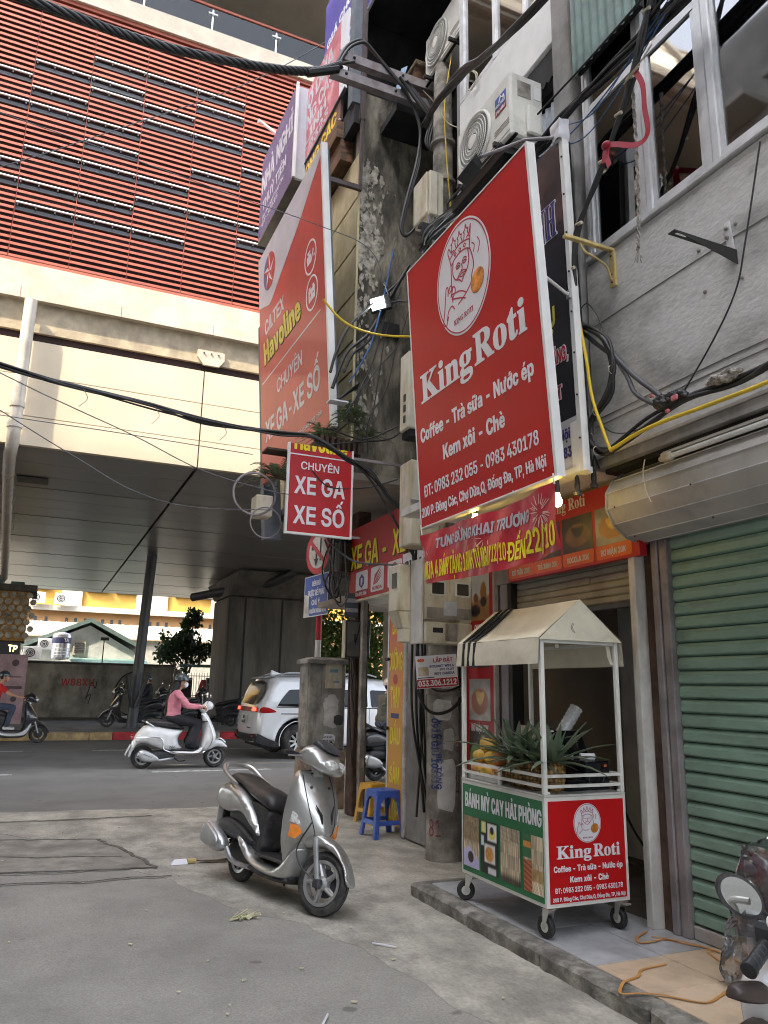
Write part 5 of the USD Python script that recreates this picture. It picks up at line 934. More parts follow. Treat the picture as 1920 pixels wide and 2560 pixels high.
ss = thing('small_sign', 'white and red card sign half hidden behind the meter boxes', 'sign', M=frame((3.56, 7.52, 2.58), (0, -1, 0), (0, 0, 1))); P(ss, 'panel', bx(0, 0, -.01, .5, .36, 0), MATS['sign_white'], False); P(ss, 'strip', bx(0, 0, 0, .5, .09, .002), MATS['ink_red'], False); LET(ss, txt('SYM', .03, .14, .13, .4, 800, slant=10), 'ink_black'); LET(ss, txt('ĐT: 0826', .02, .02, .05, .36, 700, z=.002))
# --- orange vertical board
Og = thing('sign_board', 'tall orange and yellow board with vertical yellow lettering on the corner shop', 'sign', M=frame((3.615, 7.985, .1), (0, -1, 0), (0, 0, 1)))
N = {'g': ('geometry', {}), 's': ('separate_xyz', {}), 'm': ('map_range', {'from_min': .9, 'from_max': 2.4, 'clamp': True}), 'r': ('rgb_ramp', {'ramp': [(0, (.62, .30, .03)), (.45, (.64, .25, .025)), (1, (.55, .05, .02))]}), 'b': ('principled_bsdf', {'roughness': .4})}
gm = usdkit.material(stage, '/World/Looks/orange_gradient_print', N, [('g.position', 's.vector'), ('s.z', 'm.value'), ('m.result', 'r.fac'), ('r.color', 'b.base_color')], surface='b.BSDF')
P(Og, 'panel', bx(.03, 0, -.02, .39, 2.42, 0), gm, False); P(Og, 'frame', cat([bx(0, 0, -.04, .028, 2.44, .006)]), MATS['aluminium'], False)
for s, y, h, w in (('BẢO', 1.99, .19, .19), ('DƯỠNG', 1.60, .19, .34), ('THAY', 1.20, .22, .24), ('DẦU', .82, .17, .24), ('SĂM', .42, .17, .24), ('LỐP', .05, .2, .22)): LET(Og, txt(s, .21, y, h, w, 600, anchor='c'), 'ink_sun_yellow')
P(Og, 'round_sticker', prism(Point(.2, 1.50).buffer(.055), .002), MATS['ink_red'], False); P(Og, 'sticker', bx(.10, 1.09, 0, .30, 1.14, .002), MATS['ink_navy'], False); P(Og, 'hinge', cat([tube([(-.02, y, .02), (.06, y, .02)], .018, 6) for y in (1.72, .98)]), MATS['black_metal'])

# --- signs high on the corner house
Pu = thing('light_box', 'purple hotel light box projecting high on the corner house', 'sign', M=frame((2.6, 11.25, 8.6), (0, -1, 0), (0, 0, 1)))
P(Pu, 'face', bx(0, .02, -.02, 1.88, 1.56, 0), MATS['sign_purple'], False); P(Pu, 'box', bx(0, .02, -.26, 1.88, 1.56, -.022), MATS['sign_grey'], False); PS(Pu, 'frame', ([bx(1.88, 0, -.03, 1.93, 1.59, .01), bx(1.88, 0, -.27, 1.93, 1.59, -.245)]), MATS['white_metal'], False); P(Pu, 'under_board', bx(0, -.015, -.26, 1.88, .018, 0), mat('under_grey', (.16, .155, .14), .7), False)
LET(Pu, [txt('NHÀ NGHỈ', .08, .86, .36, 1.72, 800, slant=-6), txt('THUỶ TIÊN', .2, .48, .19, 1.3, 700, slant=-6), txt('Địa chỉ: ngõ Đông Các', .2, .32, .075, 1.2, 500), txt('ĐT: 38515', .2, .19, .09, .9, 700)], 'sign_grey')
Pk = thing('sign_board', 'faded pink banner with white border high on the corner house', 'sign', M=frame((2.78, 11.0, 8.5), (0, -1, 0), (0, 0, 1)))
P(Pk, 'face', bx(.9, .40, -.02, 3.02, 1.62, 0), MATS['sign_pink'], False); P(Pk, 'border', hull([(3.022, .40, -.02), (3.25, .38, -.02), (3.30, 1.55, -.02), (3.022, 1.64, -.02), (3.022, .40, .004), (3.25, .38, .004), (3.30, 1.55, .004), (3.022, 1.64, .004)]), MATS['sign_white'], False); P(Pk, 'frame', cat([bx(3.30, .02, -.13, 3.46, 1.72, -.022), bx(.9, .378, -.03, 3.25, .396, .012)]), MATS['slate_blue'], False)
LET(Pk, [txt('CHỢ DỪA', 1.15, 1.25, .26, 1.6, 800, slant=-6), txt('ĐỒNG CÁC', 1.2, .92, .24, 1.6, 700, slant=-6), txt('LINH', 1.6, .68, .18, .9, 700, slant=-6), txt('ĐT 2323', 1.3, .46, .16, 1.3, 700, slant=-6)], 'sign_grey')
Br = thing('sign_board', 'brown strip board with yellow letters below the pink banner', 'sign', M=frame((2.79, 11.0, 8.5), (0, -1, 0), (0, 0, 1)))
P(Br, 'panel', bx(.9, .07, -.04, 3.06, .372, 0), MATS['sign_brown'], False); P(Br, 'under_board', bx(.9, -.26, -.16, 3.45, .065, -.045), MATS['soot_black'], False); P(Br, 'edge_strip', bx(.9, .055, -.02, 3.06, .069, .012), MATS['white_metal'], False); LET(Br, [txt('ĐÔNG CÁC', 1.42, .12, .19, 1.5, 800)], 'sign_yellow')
P2 = thing('sign_board', 'indigo notice board at the very top of the corner house', 'sign', M=frame((2.955, 11.0, 9.95), (0, -1, 0), (0, 0, 1)))
P(P2, 'panel', bx(1.79, -.02, -.03, 3.9, 1.6, 0), MATS['sign_indigo'], False); P(P2, 'edge_strip', bx(1.79, -.035, -.03, 3.9, -.022, .004), MATS['white_metal'], False)
LET(P2, [txt('GIÁ CHO THUÊ', 1.9, .72, .13, 1.7, 800), txt('1H', 1.9, .44, .13, .3, 800), txt('ĐÊM 150', 2.3, .44, .12, 1.2, 800), txt('2H  CẢ NGÀY', 1.95, .20, .12, 1.5, 800), txt('0243 118', 2.0, .02, .1, .9, 800)])

# --- traffic signs
ts = thing('sign_pole', 'red and white striped sign pole with round and blue traffic signs', 'traffic sign')
px0, py0 = 3.79, 10.9
for i, (a, b) in enumerate(((0, .8), (.8, 1.5), (1.5, 2.18), (2.18, 2.85), (2.85, 3.9))):
    P(ts, 'pole_band', cyl(.045, (px0, py0, a), (px0, py0, b - .001), 14), MATS['post_white' if i % 2 == 0 else 'red_paint'])
def tm(o): return np.array([[.22, 0, -.976, px0 - .055 - o], [-.976, 0, -.22, py0 - .012 - .22 * o], [0, 1, 0, 3.5], [0, 0, 0, 1.0]])
d = P(ts, 'disc', xf(prism(Point(0, 0).buffer(.34, 20), .006), tm(0)), mat('sign_disc_red', (.42, .05, .06), .45, var=.08), False); cutb = LineString([(-.3, .25), (.3, -.25)]).buffer(.035)
P(d, 'disc_face', xf(prism(Point(0, 0).buffer(.25, 20).difference(cutb), .002), tm(.0065)), MATS['paper_white'], False); P(d, 'arrow', xf(prism(unary_union([Polygon([(-.06, -.2), (-.02, -.2), (-.02, .08), (-.06, .08)]), Polygon([(-.1, -.1), (-.04, -.22), (.02, -.1)]), sbox(.06, -.14, .1, .2), sbox(-.18, .04, -.06, .1)]).difference(cutb), .002), tm(.009)), MATS['ink_black'], False)
def bm(o): return np.array([[.10, 0, -.995, px0 - .06 - o], [-.995, 0, -.10, py0 - .01 - .1 * o], [0, 1, 0, 2.84], [0, 0, 0, 1.0]])
bp_ = P(ts, 'plate', xf(prism(sbox(-.42, -.31, .42, .31), .006), bm(0)), mat('sign_blue', (.03, .075, .32), .4, var=.06), False)
P(bp_, 'lettering', xf(cat([txt('ĐÈN ĐỎ', 0, .15, .075, .30, 700, anchor='c'), txt('ĐƯỢC RẼ PHẢI', 0, .0, .09, .58, 700, anchor='c'), txt('CHÚ Ý', 0, -.14, .08, .28, 700, anchor='c'), txt('NHƯỜNG NGƯỜI ĐI BỘ', .08, -.26, .065, .58, 700, anchor='c')]), bm(.0062)), MATS['sign_white'], False); P(bp_, 'border', xf(prism(sbox(-.42, -.31, .42, .31).difference(sbox(-.408, -.298, .408, .298)), .003), bm(.0062)), MATS['sign_white'], False); P(bp_, 'torn_film', xf(prism(Polygon([(-.42, -.31), (-.42, .02), (-.36, .04), (-.24, .0), (-.23, -.28), (-.2, -.31)]), .002), bm(.0095)), MATS['paper_white'], False)

# --- advert card tied to the pole
cd = thing('advert_card', 'white internet advert card with phone number tied to the pole', 'advert', M=frame((3.16, 6.33, 1.50), (1, -.12, .09), (0, 0, 1)))
P(cd, 'card', bx(0, 0, -.004, .40, .29, 0), MATS['sign_white'], False); P(cd, 'red_strip', prism(rrect(.0, .004, .396, .082, .01), .001), MATS['ink_red'], False); LET(cd, txt('033.306.1212', .012, .018, .052, .37, 800, z=.001)); LET(cd, txt('LẮP ĐẶT', .17, .225, .036, .19, 700, slant=4), 'ink_red'); LET(cd, [txt('INTERNET WIFI &', .13, .18, .022, .24, 600), txt('FPT PLAY', .23, .148, .022, .14, 600), txt('WIFI CAMERA', .17, .112, .024, .2, 600)], 'ink_navy')
P(cd, 'logo', cat([prism(Point(.03, .25).buffer(.014), .001), prism(Point(.05, .25).buffer(.014), .001, .0005), prism(Point(.07, .25).buffer(.014), .001)]), MATS['sign_orange'], False); P(cd, 'router_print', prism(rrect(.02, .11, .12, .19, .01), .001), MATS['box_cream'], False); P(cd, 'blue_line', bx(.01, .09, 0, .17, .098, .001), MATS['ink_navy'], False)
# ================================================================== vehicles
mat('silver_paint', (.46, .455, .43), .28, metal=.75, var=.03, vs=3, coat=.6, dirt=((.30, .28, .25), .22, 5))
mat('silver_flat', (.42, .42, .41), .35, metal=.7, var=.05)
mat('black_plastic', (.022, .022, .024), .45, var=.15, dirt=((.09, .085, .075), .28, 6))
mat('seat_vinyl', (.024, .022, .023), .38, var=.2, vs=3, dirt=((.06, .05, .042), .35, 3), bump=.15, bs=300)
mat('tyre_rubber', (.028, .027, .026), .75, var=.2, dirt=((.11, .10, .09), .35, 7))
mat('amber_lens', (.75, .22, .02), .15, var=.15, coat=1)
mat('clear_lens', (.62, .62, .58), .08, metal=.2, var=.2, vs=40, coat=1)
mat('tail_red', (.32, .01, .012), .15, var=.1, coat=1)
mat('white_paint', (.80, .80, .80), .22, var=.01, coat=1)
mat('scooter_white', (.74, .74, .73), .25, var=.02, coat=1)
mat('plate_white', (.62, .62, .58), .5, var=.08)
mat('dark_glass', (.006, .007, .008), .06, var=.05, spec=.3)
mat('dark_brown_plastic', (.055, .04, .035), .4, var=.1)
mat('tail_glow', (.7, .02, .02), .3, em=((1, .04, .02), 1.2)); mat('headlight_glow', (.8, .8, .75), .1, em=((1, .95, .85), .0))
mat('matte_dark_paint', (.02, .019, .022), .3, var=.1, coat=.7)
RX = lambda m, s, pt: rot(m, s, [-.36, 0, .93], pt)

def wheel(parent, c, r, w, spokes=5, tread=True, st=lambda m: m, rimmat='silver_flat', hub=.05):
    c = np.array(c); wp = P(parent, 'wheel', st(torus(r - w * .41, w * .41, 40, 12, 'y', c, 1.25)), MATS['tyre_rubber'])
    rr = r - w * .78
    P(wp, 'rim', st(cat([lathe([(rr - .018, -w * .36), (rr + .006, -w * .42), (rr + .008, -w * .3), (rr - .004, 0), (rr + .008, w * .3), (rr + .006, w * .42), (rr - .018, w * .36), (rr - .022, 0), (rr - .018, -w * .36)], 40, 'y', c)])), MATS[rimmat])
    sp = []
    for k in range(spokes):
        a = 2 * math.pi * k / spokes + .5; b = a + .22
        for s in (-1, 1):
            sp.append(tube([c + [hub * math.cos(a) * .7, s * .012, hub * math.sin(a) * .7], c + [(rr - .01) * math.cos(b), s * .018, (rr - .01) * math.sin(b)]], [.019, .011], 6))
    P(wp, 'spoke', st(cat(sp)), MATS[rimmat]); P(wp, 'hub', st(lathe([(0, -w * .6), (hub * .6, -w * .6), (hub, -w * .3), (hub, w * .3), (hub * .6, w * .6), (0, w * .6)], 20, 'y', c)), MATS[rimmat])
    P(wp, 'brake_disc', st(lathe([(.05, .03), (.10, .03), (.10, .034), (.05, .034), (.05, .03)], 24, 'y', c)), MATS['dark_grey_metal'])
    if tread: P(wp, 'tread_groove', st(cat([torus(r - .0015, .0022, 40, 4, 'y', c + [0, s * w * .16, 0]) for s in (-1, 1)])), MATS['soot_black'])
    return wp
def fenderband(c, r0, r1, a0, a1, w, n=14):
    a = np.radians(np.linspace(a0, a1, n)); out = [(c[0] + r1 * math.cos(t), c[1] + r1 * math.sin(t)) for t in a]; inn = [(c[0] + r0 * math.cos(t), c[1] + r0 * math.sin(t)) for t in a[::-1]]
    return Polygon(out + inn)

def scooter(label, M, main='silver_paint', low=None, dark='black_plastic', steer=0, name='scooter', cat_='scooter', group=None, detail=True, seat='seat_vinyl', fork='silver_flat', mirrors=False, spokes=5, rimmat='silver_flat'):
    low = low or main; t = thing(name, label, cat_, group, M=M); st = (lambda m: RX(m, steer, (1.19, 0, .5))) if steer else (lambda m: m)
    wheel(t, (0, 0, .21), .21, .095, spokes, detail, rimmat=rimmat); wheel(t, (1.27, 0, .222), .222, .088, spokes, detail, st, rimmat=rimmat)
    P(t, 'tail_panel', inflate(smoothpoly([(-.40, .64), (-.36, .76), (-.20, .815), (.02, .78), (.22, .68), (.38, .54), (.455, .40), (.30, .47), (.12, .545), (-.10, .53), (-.30, .55)], 5), lambda x, z: .175 + .02 * np.clip(x + .2, 0, .5), .07, .025), MATS[main], 50)
    P(t, 'under_seat_body', inflate(smoothpoly([(-.18, .60), (.1, .70), (.50, .66), (.49, .45), (.47, .30), (.25, .30), (.05, .40), (-.15, .46)], 4), .12, .05, .03), MATS[dark], 50)
    P(t, 'seat', inflate(smoothpoly([(-.30, .80), (-.22, .885), (-.05, .875), (.15, .825), (.36, .80), (.49, .765), (.555, .69), (.52, .625), (.40, .645), (.20, .70), (.0, .77), (-.18, .80)], 6), lambda x, z: .155 - .05 * np.clip(x - .2, 0, .4), .085, .025, 2.4), MATS[seat], 60)
    P(t, 'engine_case', cat([inflate(smoothpoly([(-.14, .16), (-.12, .30), (.10, .36), (.40, .30), (.46, .22), (.30, .15), (.05, .13)], 4), .10, .04, .035), bx(.0, .06, .14, .42, .15, .30, .03)]), MATS[dark], 50)
    P(t, 'air_box', inflate(smoothpoly([(-.30, .36), (-.24, .50), (.0, .52), (.28, .44), (.42, .36), (.25, .33), (-.05, .34)], 4), .165, .05, .03), MATS[dark], 50)
    P(t, 'rear_mudguard', cat([bx(-.37, -.07, .30, -.34, .07, .60, .01), inflate(fenderband((0, .21), .225, .245, 60, 165, .07), .055, .02, .03)]), MATS[dark], 50)
    ex = P(t, 'muffler', mv(inflate(smoothpoly([(-.40, .30), (-.38, .40), (-.30, .45), (-.08, .37), (.0, .30), (-.04, .24), (-.16, .22), (-.34, .25)], 4), .055, .05, .02), 0, -.19, 0), MATS['steel'], 50); P(ex, 'heat_shield', mv(inflate(smoothpoly([(-.38, .31), (-.36, .40), (-.29, .435), (-.10, .365), (-.06, .30), (-.16, .25), (-.34, .265)], 4), .03, .03, .02), 0, -.235, 0), MATS['silver_flat'], 50)
    P(ex, 'exhaust_pipe', tube([(-.02, -.17, .27), (.1, -.15, .18), (.36, -.10, .17)], .022, 8, 5), MATS['steel'])
    P(t, 'footboard', bx(.46, -.17, .285, .93, .17, .315, .012), MATS[dark], 40)
    P(t, 'lower_fairing', inflate(smoothpoly([(.10, .44), (.24, .40), (.42, .29), (.60, .26), (.80, .27), (.96, .38), (1.06, .50), (1.10, .46), (1.04, .30), (.94, .18), (.70, .155), (.48, .17), (.30, .23), (.14, .34)], 5), lambda x, z: .195 - .05 * np.clip(.4 - x, 0, .3), .06, .025), MATS[low], 50)
    P(t, 'belly_pan', inflate(smoothpoly([(.30, .16), (.50, .13), (.90, .14), (1.0, .22), (.8, .2), (.4, .22)], 4), .16, .04, .03), MATS[dark], 50)
    sec = [(.30, .965, .17, .915, .045, .955), (.38, 1.04, .205, .93, .05, 1.02), (.45, 1.12, .235, .945, .055, 1.08), (.51, 1.20, .247, .95, .06, 1.145), (.56, 1.228, .252, .955, .082, 1.175), (.62, 1.222, .255, .955, .102, 1.165), (.70, 1.185, .252, .955, .12, 1.13), (.80, 1.125, .235, .95, .132, 1.08), (.90, 1.06, .20, .93, .135, 1.02), (.97, 1.0, .165, .91, .13, .97), (1.0, .96, .13, .90, .11, .94)]
    R_ = []
    for z, xf_, wo, xo, wc, xc in sec:
        half = [(xf_, 0), ((xf_ * 2 + xc) / 3, wc * .5), (xc, wc), ((xc + xo) / 2 + .022, (wc + wo) / 2 + .012), (xo + .035, wo - .012), (xo, wo - .004), (xo - .012, wo - .03), (xo - .012, wo * .4)]
        R_.append(np.array([(x, y, z) for x, y in half] + [(x, -y, z) for x, y in half[:0:-1]]))
    dense = [R_[0]]
    for p_, q_ in zip(R_[:-1], R_[1:]): dense += [p_ * (1 - u) + q_ * u for u in (.33, .67, 1)]
    P(t, 'leg_shield', skin(dense), MATS[main], 38)
    if detail:
        for s in (-1, 1):
            P(t, 'panel_seam', tube([(xc + .003, s * wc, z) for z, xf_, wo, xo, wc, xc in sec[2:10]], .0035, 5), MATS['soot_black'])
    P(t, 'inner_shield', inflate(smoothpoly([(.84, .30), (.93, .32), (.95, .60), (.92, .86), (.90, 1.0), (.86, .98), (.87, .8), (.90, .6)], 4), lambda x, z: np.interp(z, [.3, .8, 1.0], [.14, .15, .10]), .05, .02), MATS[dark], 50)
    if detail:
        for s in (-1, 1):
            q = lambda x, y, z, o: [(x + o, s * (y + o), z), (x - .03, s * (y - .03), z)]
            P(t, 'turn_signal', hull(sum([q(*p_, .006) for p_ in ((1.03, .228, .515), (1.07, .185, .505), (1.10, .150, .55), (1.09, .17, .60), (1.04, .226, .61))], [])), MATS['amber_lens'], 30, label='amber front turn signal')
            P(t, 'position_lens', hull(sum([q(*p_, .005) for p_ in ((1.10, .163, .605), (1.03, .232, .625), (1.04, .222, .70), (1.065, .19, .68))], [])), MATS['clear_lens'], 30)
            P(t, 'shield_vent', tube([(1.212, s * .045, .63), (1.192, s * .05, .69), (1.15, s * .085, .76)], [.004, .011, .004], 6), MATS['soot_black'])
            P(t, 'screw', sph((1.055, s * .085, .885), .013, 1), MATS['dark_grey_metal'])
        P(t, 'top_slot', tube([(.99, -.06, .985), (1.0, 0, .987), (.99, .06, .985)], .006, 6), MATS['soot_black'])
    P(t, 'front_fender', st(inflate(smoothpoly([(1.02, .44), (1.06, .53), (1.16, .56), (1.30, .52), (1.42, .44), (1.51, .31), (1.525, .24), (1.49, .25), (1.43, .36), (1.33, .43), (1.22, .45), (1.10, .43)], 5), .082, .055, .02)), MATS[main], 60)
    P(t, 'fork_leg', st(cat([tube([(1.27, s * .085, .215), (1.165, s * .08, .52)], .021, 10) for s in (-1, 1)])), MATS[fork]); P(t, 'axle_clamp', st(cat([bx(1.235, s * .085 - .025, .185, 1.30, s * .085 + .025, .25, .01) for s in (-1, 1)])), MATS['dark_grey_metal'])
    P(t, 'brake_hose', st(tube([(1.12, -.11, .62), (1.05, -.13, .42), (1.12, -.12, .30), (1.24, -.1, .24)], .006, 6, 6)), MATS['black_metal'])
    P(t, 'steering_neck', st(tube([(1.01, 0, .95), (.955, 0, 1.09)], .05, 10)), MATS[fork])
    hc = smoothpoly([(.83, 1.06), (.85, 1.14), (.93, 1.20), (1.03, 1.205), (1.13, 1.14), (1.20, 1.04), (1.18, .985), (1.08, .985), (.95, 1.02)], 5)
    P(t, 'headlight_cowl', st(inflate(hc, lambda x, z: np.interp(x, [.84, .95, 1.05, 1.18], [.20, .22, .19, .13]), .10, .022, 2.0)), MATS[main], 60)
    P(t, 'headlight', st(cat([sph((1.142, s * .055, 1.055), (.055, .075, .052), 3) for s in (-1, 1)])), MATS['clear_lens']); P(t, 'windscreen', st(inflate(smoothpoly([(.95, 1.185), (.99, 1.245), (1.06, 1.225), (1.14, 1.15), (1.09, 1.15)], 4), .14, .03, .02)), MATS['dark_grey_metal' if detail else dark], 60)
    P(t, 'handle_grip', st(cat([cyl(.018, (.90, s * .19, 1.09), (.865, s * .34, 1.085), 10) for s in (-1, 1)])), MATS['black_plastic']); P(t, 'brake_lever', st(cat([tube([(.95, s * .2, 1.09), (.965, s * .28, 1.075), (.93, s * .355, 1.06)], .007, 6, 4) for s in (-1, 1)])), MATS['silver_flat'])
    P(t, 'grab_rail', tube([(-.02, -.17, .80), (-.20, -.175, .86), (-.34, -.13, .93), (-.38, 0, .945), (-.34, .13, .93), (-.20, .175, .86), (-.02, .17, .80)], [.016, .024, .026, .022, .026, .024, .016], 10, 6), MATS[main])
    P(t, 'tail_lamp', inflate(smoothpoly([(-.43, .66), (-.40, .73), (-.34, .74), (-.33, .64)], 3), .12, .04, .03), MATS['tail_red'], 50); P(t, 'number_plate', bx(-.42, -.1, .42, -.41, .1, .58), MATS['plate_white'], False)
    P(t, 'side_stand', tube([(.42, .14, .2), (.36, .24, .03)], .011, 6), MATS['black_metal'])
    if mirrors: P(t, 'mirror', st(cat([tube([(.93, s * .2, 1.13), (.90, s * .28, 1.27)], .006, 5) for s in (-1, 1)] + [sph((.90, s * .29, 1.31), (.015, .055, .035), 1) for s in (-1, 1)])), MATS['chrome'])
    return t

scooter('silver scooter on its stand beside the concrete apron, amber front signals', rotmat((1.646, 6.407, .002), -75.6, -7, 0, .9), steer=22, main='silver_paint')
DG = 'dark scooters parked under the station'
scooter('black scooter parked side on beside the steel column', rotmat((3.45, 25.6, .19), 178, -6), main='matte_dark_paint', detail=False, mirrors=True, group=DG, rimmat='dark_grey_metal')
scooter('black scooter parked behind the pink rider, facing left', rotmat((4.75, 26.3, .19), 195, -6), main='matte_dark_paint', detail=False, mirrors=True, group=DG, rimmat='dark_grey_metal')
scooter('black scooter parked at the pier foot right of the white scooter', rotmat((6.1, 26.0, .19), 150, -6), main='matte_dark_paint', detail=False, mirrors=True, group=DG, rimmat='dark_grey_metal')
scooter('black and white sporty scooter ridden by the man in red', rotmat((-1.02, 21.9, 0), 0, 0), main='matte_dark_paint', low='scooter_white', detail=False, rimmat='dark_grey_metal', spokes=3, mirrors=False)
scooter('dark motorbike with red tail lamp seen through the corner shop', rotmat((5.36, 12.3, 0), 14, 0), main='matte_dark_paint', detail=False, mirrors=True, name='motorbike', cat_='motorbike', rimmat='dark_grey_metal')

# ---- retro white scooter
def retro(label, M):
    t = thing('scooter', label, 'scooter', M=M)
    wheel(t, (0, 0, .20), .20, .10, 5); wheel(t, (1.30, 0, .20), .20, .10, 5)
    cw = smoothpoly([(-.24, .33), (-.20, .50), (-.12, .64), (.03, .765), (.25, .74), (.45, .71), (.69, .68), (.62, .55), (.63, .44), (.70, .34), (.45, .31), (.29, .345), (.05, .43), (-.10, .42), (-.18, .30)], 5)
    P(t, 'rear_cowl', inflate(cw, lambda x, z: np.interp(x, [-.25, .1, .4, .7], [.16, .23, .22, .14]), .13, .028), MATS['scooter_white'], 60)
    P(t, 'rear_mudguard', inflate(smoothpoly([(-.22, .40), (-.16, .46), (-.20, .24), (-.25, .20), (-.255, .30)], 4), .08, .03, .02), MATS['scooter_white'], 50)
    P(t, 'seat', inflate(smoothpoly([(.0, .79), (.02, .85), (.12, .875), (.32, .86), (.52, .84), (.68, .74), (.69, .69), (.45, .71), (.2, .755)], 5), .145, .07, .025), MATS['seat_vinyl'], 60)
    P(t, 'grab_rail', tube([(.16, -.16, .74), (.02, -.15, .82), (-.05, 0, .84), (.02, .15, .82), (.16, .16, .74)], .012, 8, 5), MATS['chrome'])
    P(t, 'footboard', inflate(smoothpoly([(.42, .30), (.60, .33), (.90, .32), (1.02, .40), (1.07, .36), (1.0, .26), (.8, .235), (.5, .25)], 4), .22, .04, .03), MATS['scooter_white'], 50); P(t, 'floor_mat', bx(.48, -.19, .325, .90, .19, .345, .008), MATS['black_plastic'], 40)
    P(t, 'leg_shield', inflate(smoothpoly([(1.0, .38), (1.04, .62), (1.03, .85), (1.01, .98), (1.06, 1.02), (1.11, .98), (1.20, .84), (1.29, .64), (1.305, .54), (1.25, .42), (1.13, .31), (1.04, .30)], 5), lambda x, z: np.interp(z, [.3, .5, .8, 1.0], [.17, .21, .19, .10]), .10, .025), MATS['scooter_white'], 60)
    P(t, 'trim_strip', tube([(.98, -.20, .99), (1.10, -.21, .86), (1.20, -.22, .66), (1.21, -.22, .50), (1.10, -.21, .31), (.90, -.225, .27), (.6, -.225, .28), (.42, -.22, .32)], .009, 6, 6), MATS['chrome'])
    P(t, 'guard_rail', tube([(-.14, -.235, .56), (.1, -.245, .56), (.30, -.245, .53), (.33, -.245, .40), (.36, -.24, .34), (.46, -.235, .30)], .009, 6, 5), MATS['chrome'])
    P(t, 'front_fender', inflate(smoothpoly([(1.06, .30), (1.13, .40), (1.22, .50), (1.38, .50), (1.48, .44), (1.54, .36), (1.44, .36), (1.32, .37), (1.2, .32)], 5), .11, .09, .022), MATS['scooter_white'], 60); P(t, 'fender_crest', tube([(1.3, 0, .52), (1.40, 0, .525), (1.5, 0, .45)], .008, 6, 5), MATS['chrome'])
    P(t, 'headset', cat([sph((1.13, 0, 1.12), (.085, .10, .085), 3), inflate(smoothpoly([(.96, 1.06), (1.0, 1.13), (1.12, 1.16), (1.14, 1.04), (1.06, .98), (1.0, 1.0)], 4), .09, .06, .025)]), MATS['scooter_white'], 60); P(t, 'headlight', sph((1.19, 0, 1.115), (.035, .075, .07), 3), MATS['clear_lens']); P(t, 'handlebar', tube([(1.0, -.33, 1.08), (1.06, -.1, 1.10), (1.06, .1, 1.10), (1.0, .33, 1.08)], .017, 8, 5), MATS['black_plastic'])
    for s in (-1, 1):
        m = P(t, 'mirror', sph((1.08 - .03 * s, s * .30, 1.30), (.015, .05, .045), 2), MATS['chrome']); P(m, 'mirror_stem', tube([(1.06, s * .22, 1.12), (1.08 - .02 * s, s * .29, 1.27)], .006, 5), MATS['chrome'])
    mf = P(t, 'muffler', mv(inflate(smoothpoly([(-.12, .23), (-.08, .33), (.02, .34), (.2, .26), (.28, .17), (.18, .125), (.0, .14)], 4), .055, .05, .02), 0, -.19, 0), MATS['steel'], 60); P(mf, 'exhaust_pipe', tube([(.25, -.18, .15), (.42, -.14, .17), (.55, -.1, .19)], .022, 8), MATS['steel']); P(mf, 'slot', cat([tube([(.0 + .03 * k, -.246, .27 - .012 * k), (.09 + .03 * k, -.246, .235 - .012 * k)], .004, 4) for k in range(3)]), MATS['soot_black'])
    P(t, 'engine_case', inflate(smoothpoly([(.02, .14), (.2, .32), (.5, .3), (.58, .2), (.4, .13)], 4), .12, .05, .03), MATS['dark_grey_metal'], 50); P(t, 'kick_stand', tube([(.55, -.12, .19), (.64, -.14, .13), (.76, -.13, .145)], .012, 6), MATS['black_metal']); P(t, 'cowl_slot', cat([tube([(.44 + .035 * k, -.222, .36), (.465 + .035 * k, -.222, .405)], .006, 5) for k in range(3)]), MATS['soot_black'])
    P(t, 'tail_lamp', sph((-.205, 0, .55), (.03, .08, .05), 2), MATS['tail_red']); P(t, 'turn_signal', sph((-.11, -.17, .50), (.05, .02, .02), 2), MATS['clear_lens']); P(t, 'number_plate', hull([(-.30, -.1, .24), (-.30, .1, .24), (-.22, -.1, .42), (-.22, .1, .42), (-.31, -.1, .245), (-.31, .1, .245), (-.23, -.1, .425), (-.23, .1, .425)]), MATS['plate_white'], False)
    P(t, 'bag_hook', tube([(1.0, -.05, .82), (1.1, -.22, .84)], .01, 5), MATS['black_metal'])
    return t
retro('white retro scooter with chrome trim ridden along the cross street', rotmat((1.957, 15.12, 0), -2.5, 0))

# ---- people
def limb(chain, seg=2):
    out = None
    for (a, ra), (b, rb) in zip(chain[:-1], chain[1:]):
        A = m3.Manifold.sphere(ra, 20).translate(tuple(map(float, a))); B = m3.Manifold.sphere(rb, 20).translate(tuple(map(float, b))); h = m3.Manifold.batch_hull([A, B]); out = h if out is None else out + h
    return out
def soft(man, ed=.02, it=8):
    man = man.refine_to_length(ed); m = man.to_mesh(); t = trimesh.Trimesh(m.vert_properties[:, :3], m.tri_verts, process=True)
    trimesh.smoothing.filter_taubin(t, iterations=it); return t
def ell(c, r, n=28): return m3.Manifold.sphere(1.0, n).scale(tuple(map(float, r))).translate(tuple(map(float, c)))
mat('skin', (.50, .27, .17), .5, var=.05, spec=.4); mat('hair_black', (.008, .007, .007), .4, var=.2); mat('knit_pink', (.60, .22, .27), .8, var=.05, vs=9, bump=.3, bs=90); mat('cloth_black', (.012, .012, .016), .8, var=.2, vs=9, bump=.4, bs=30)
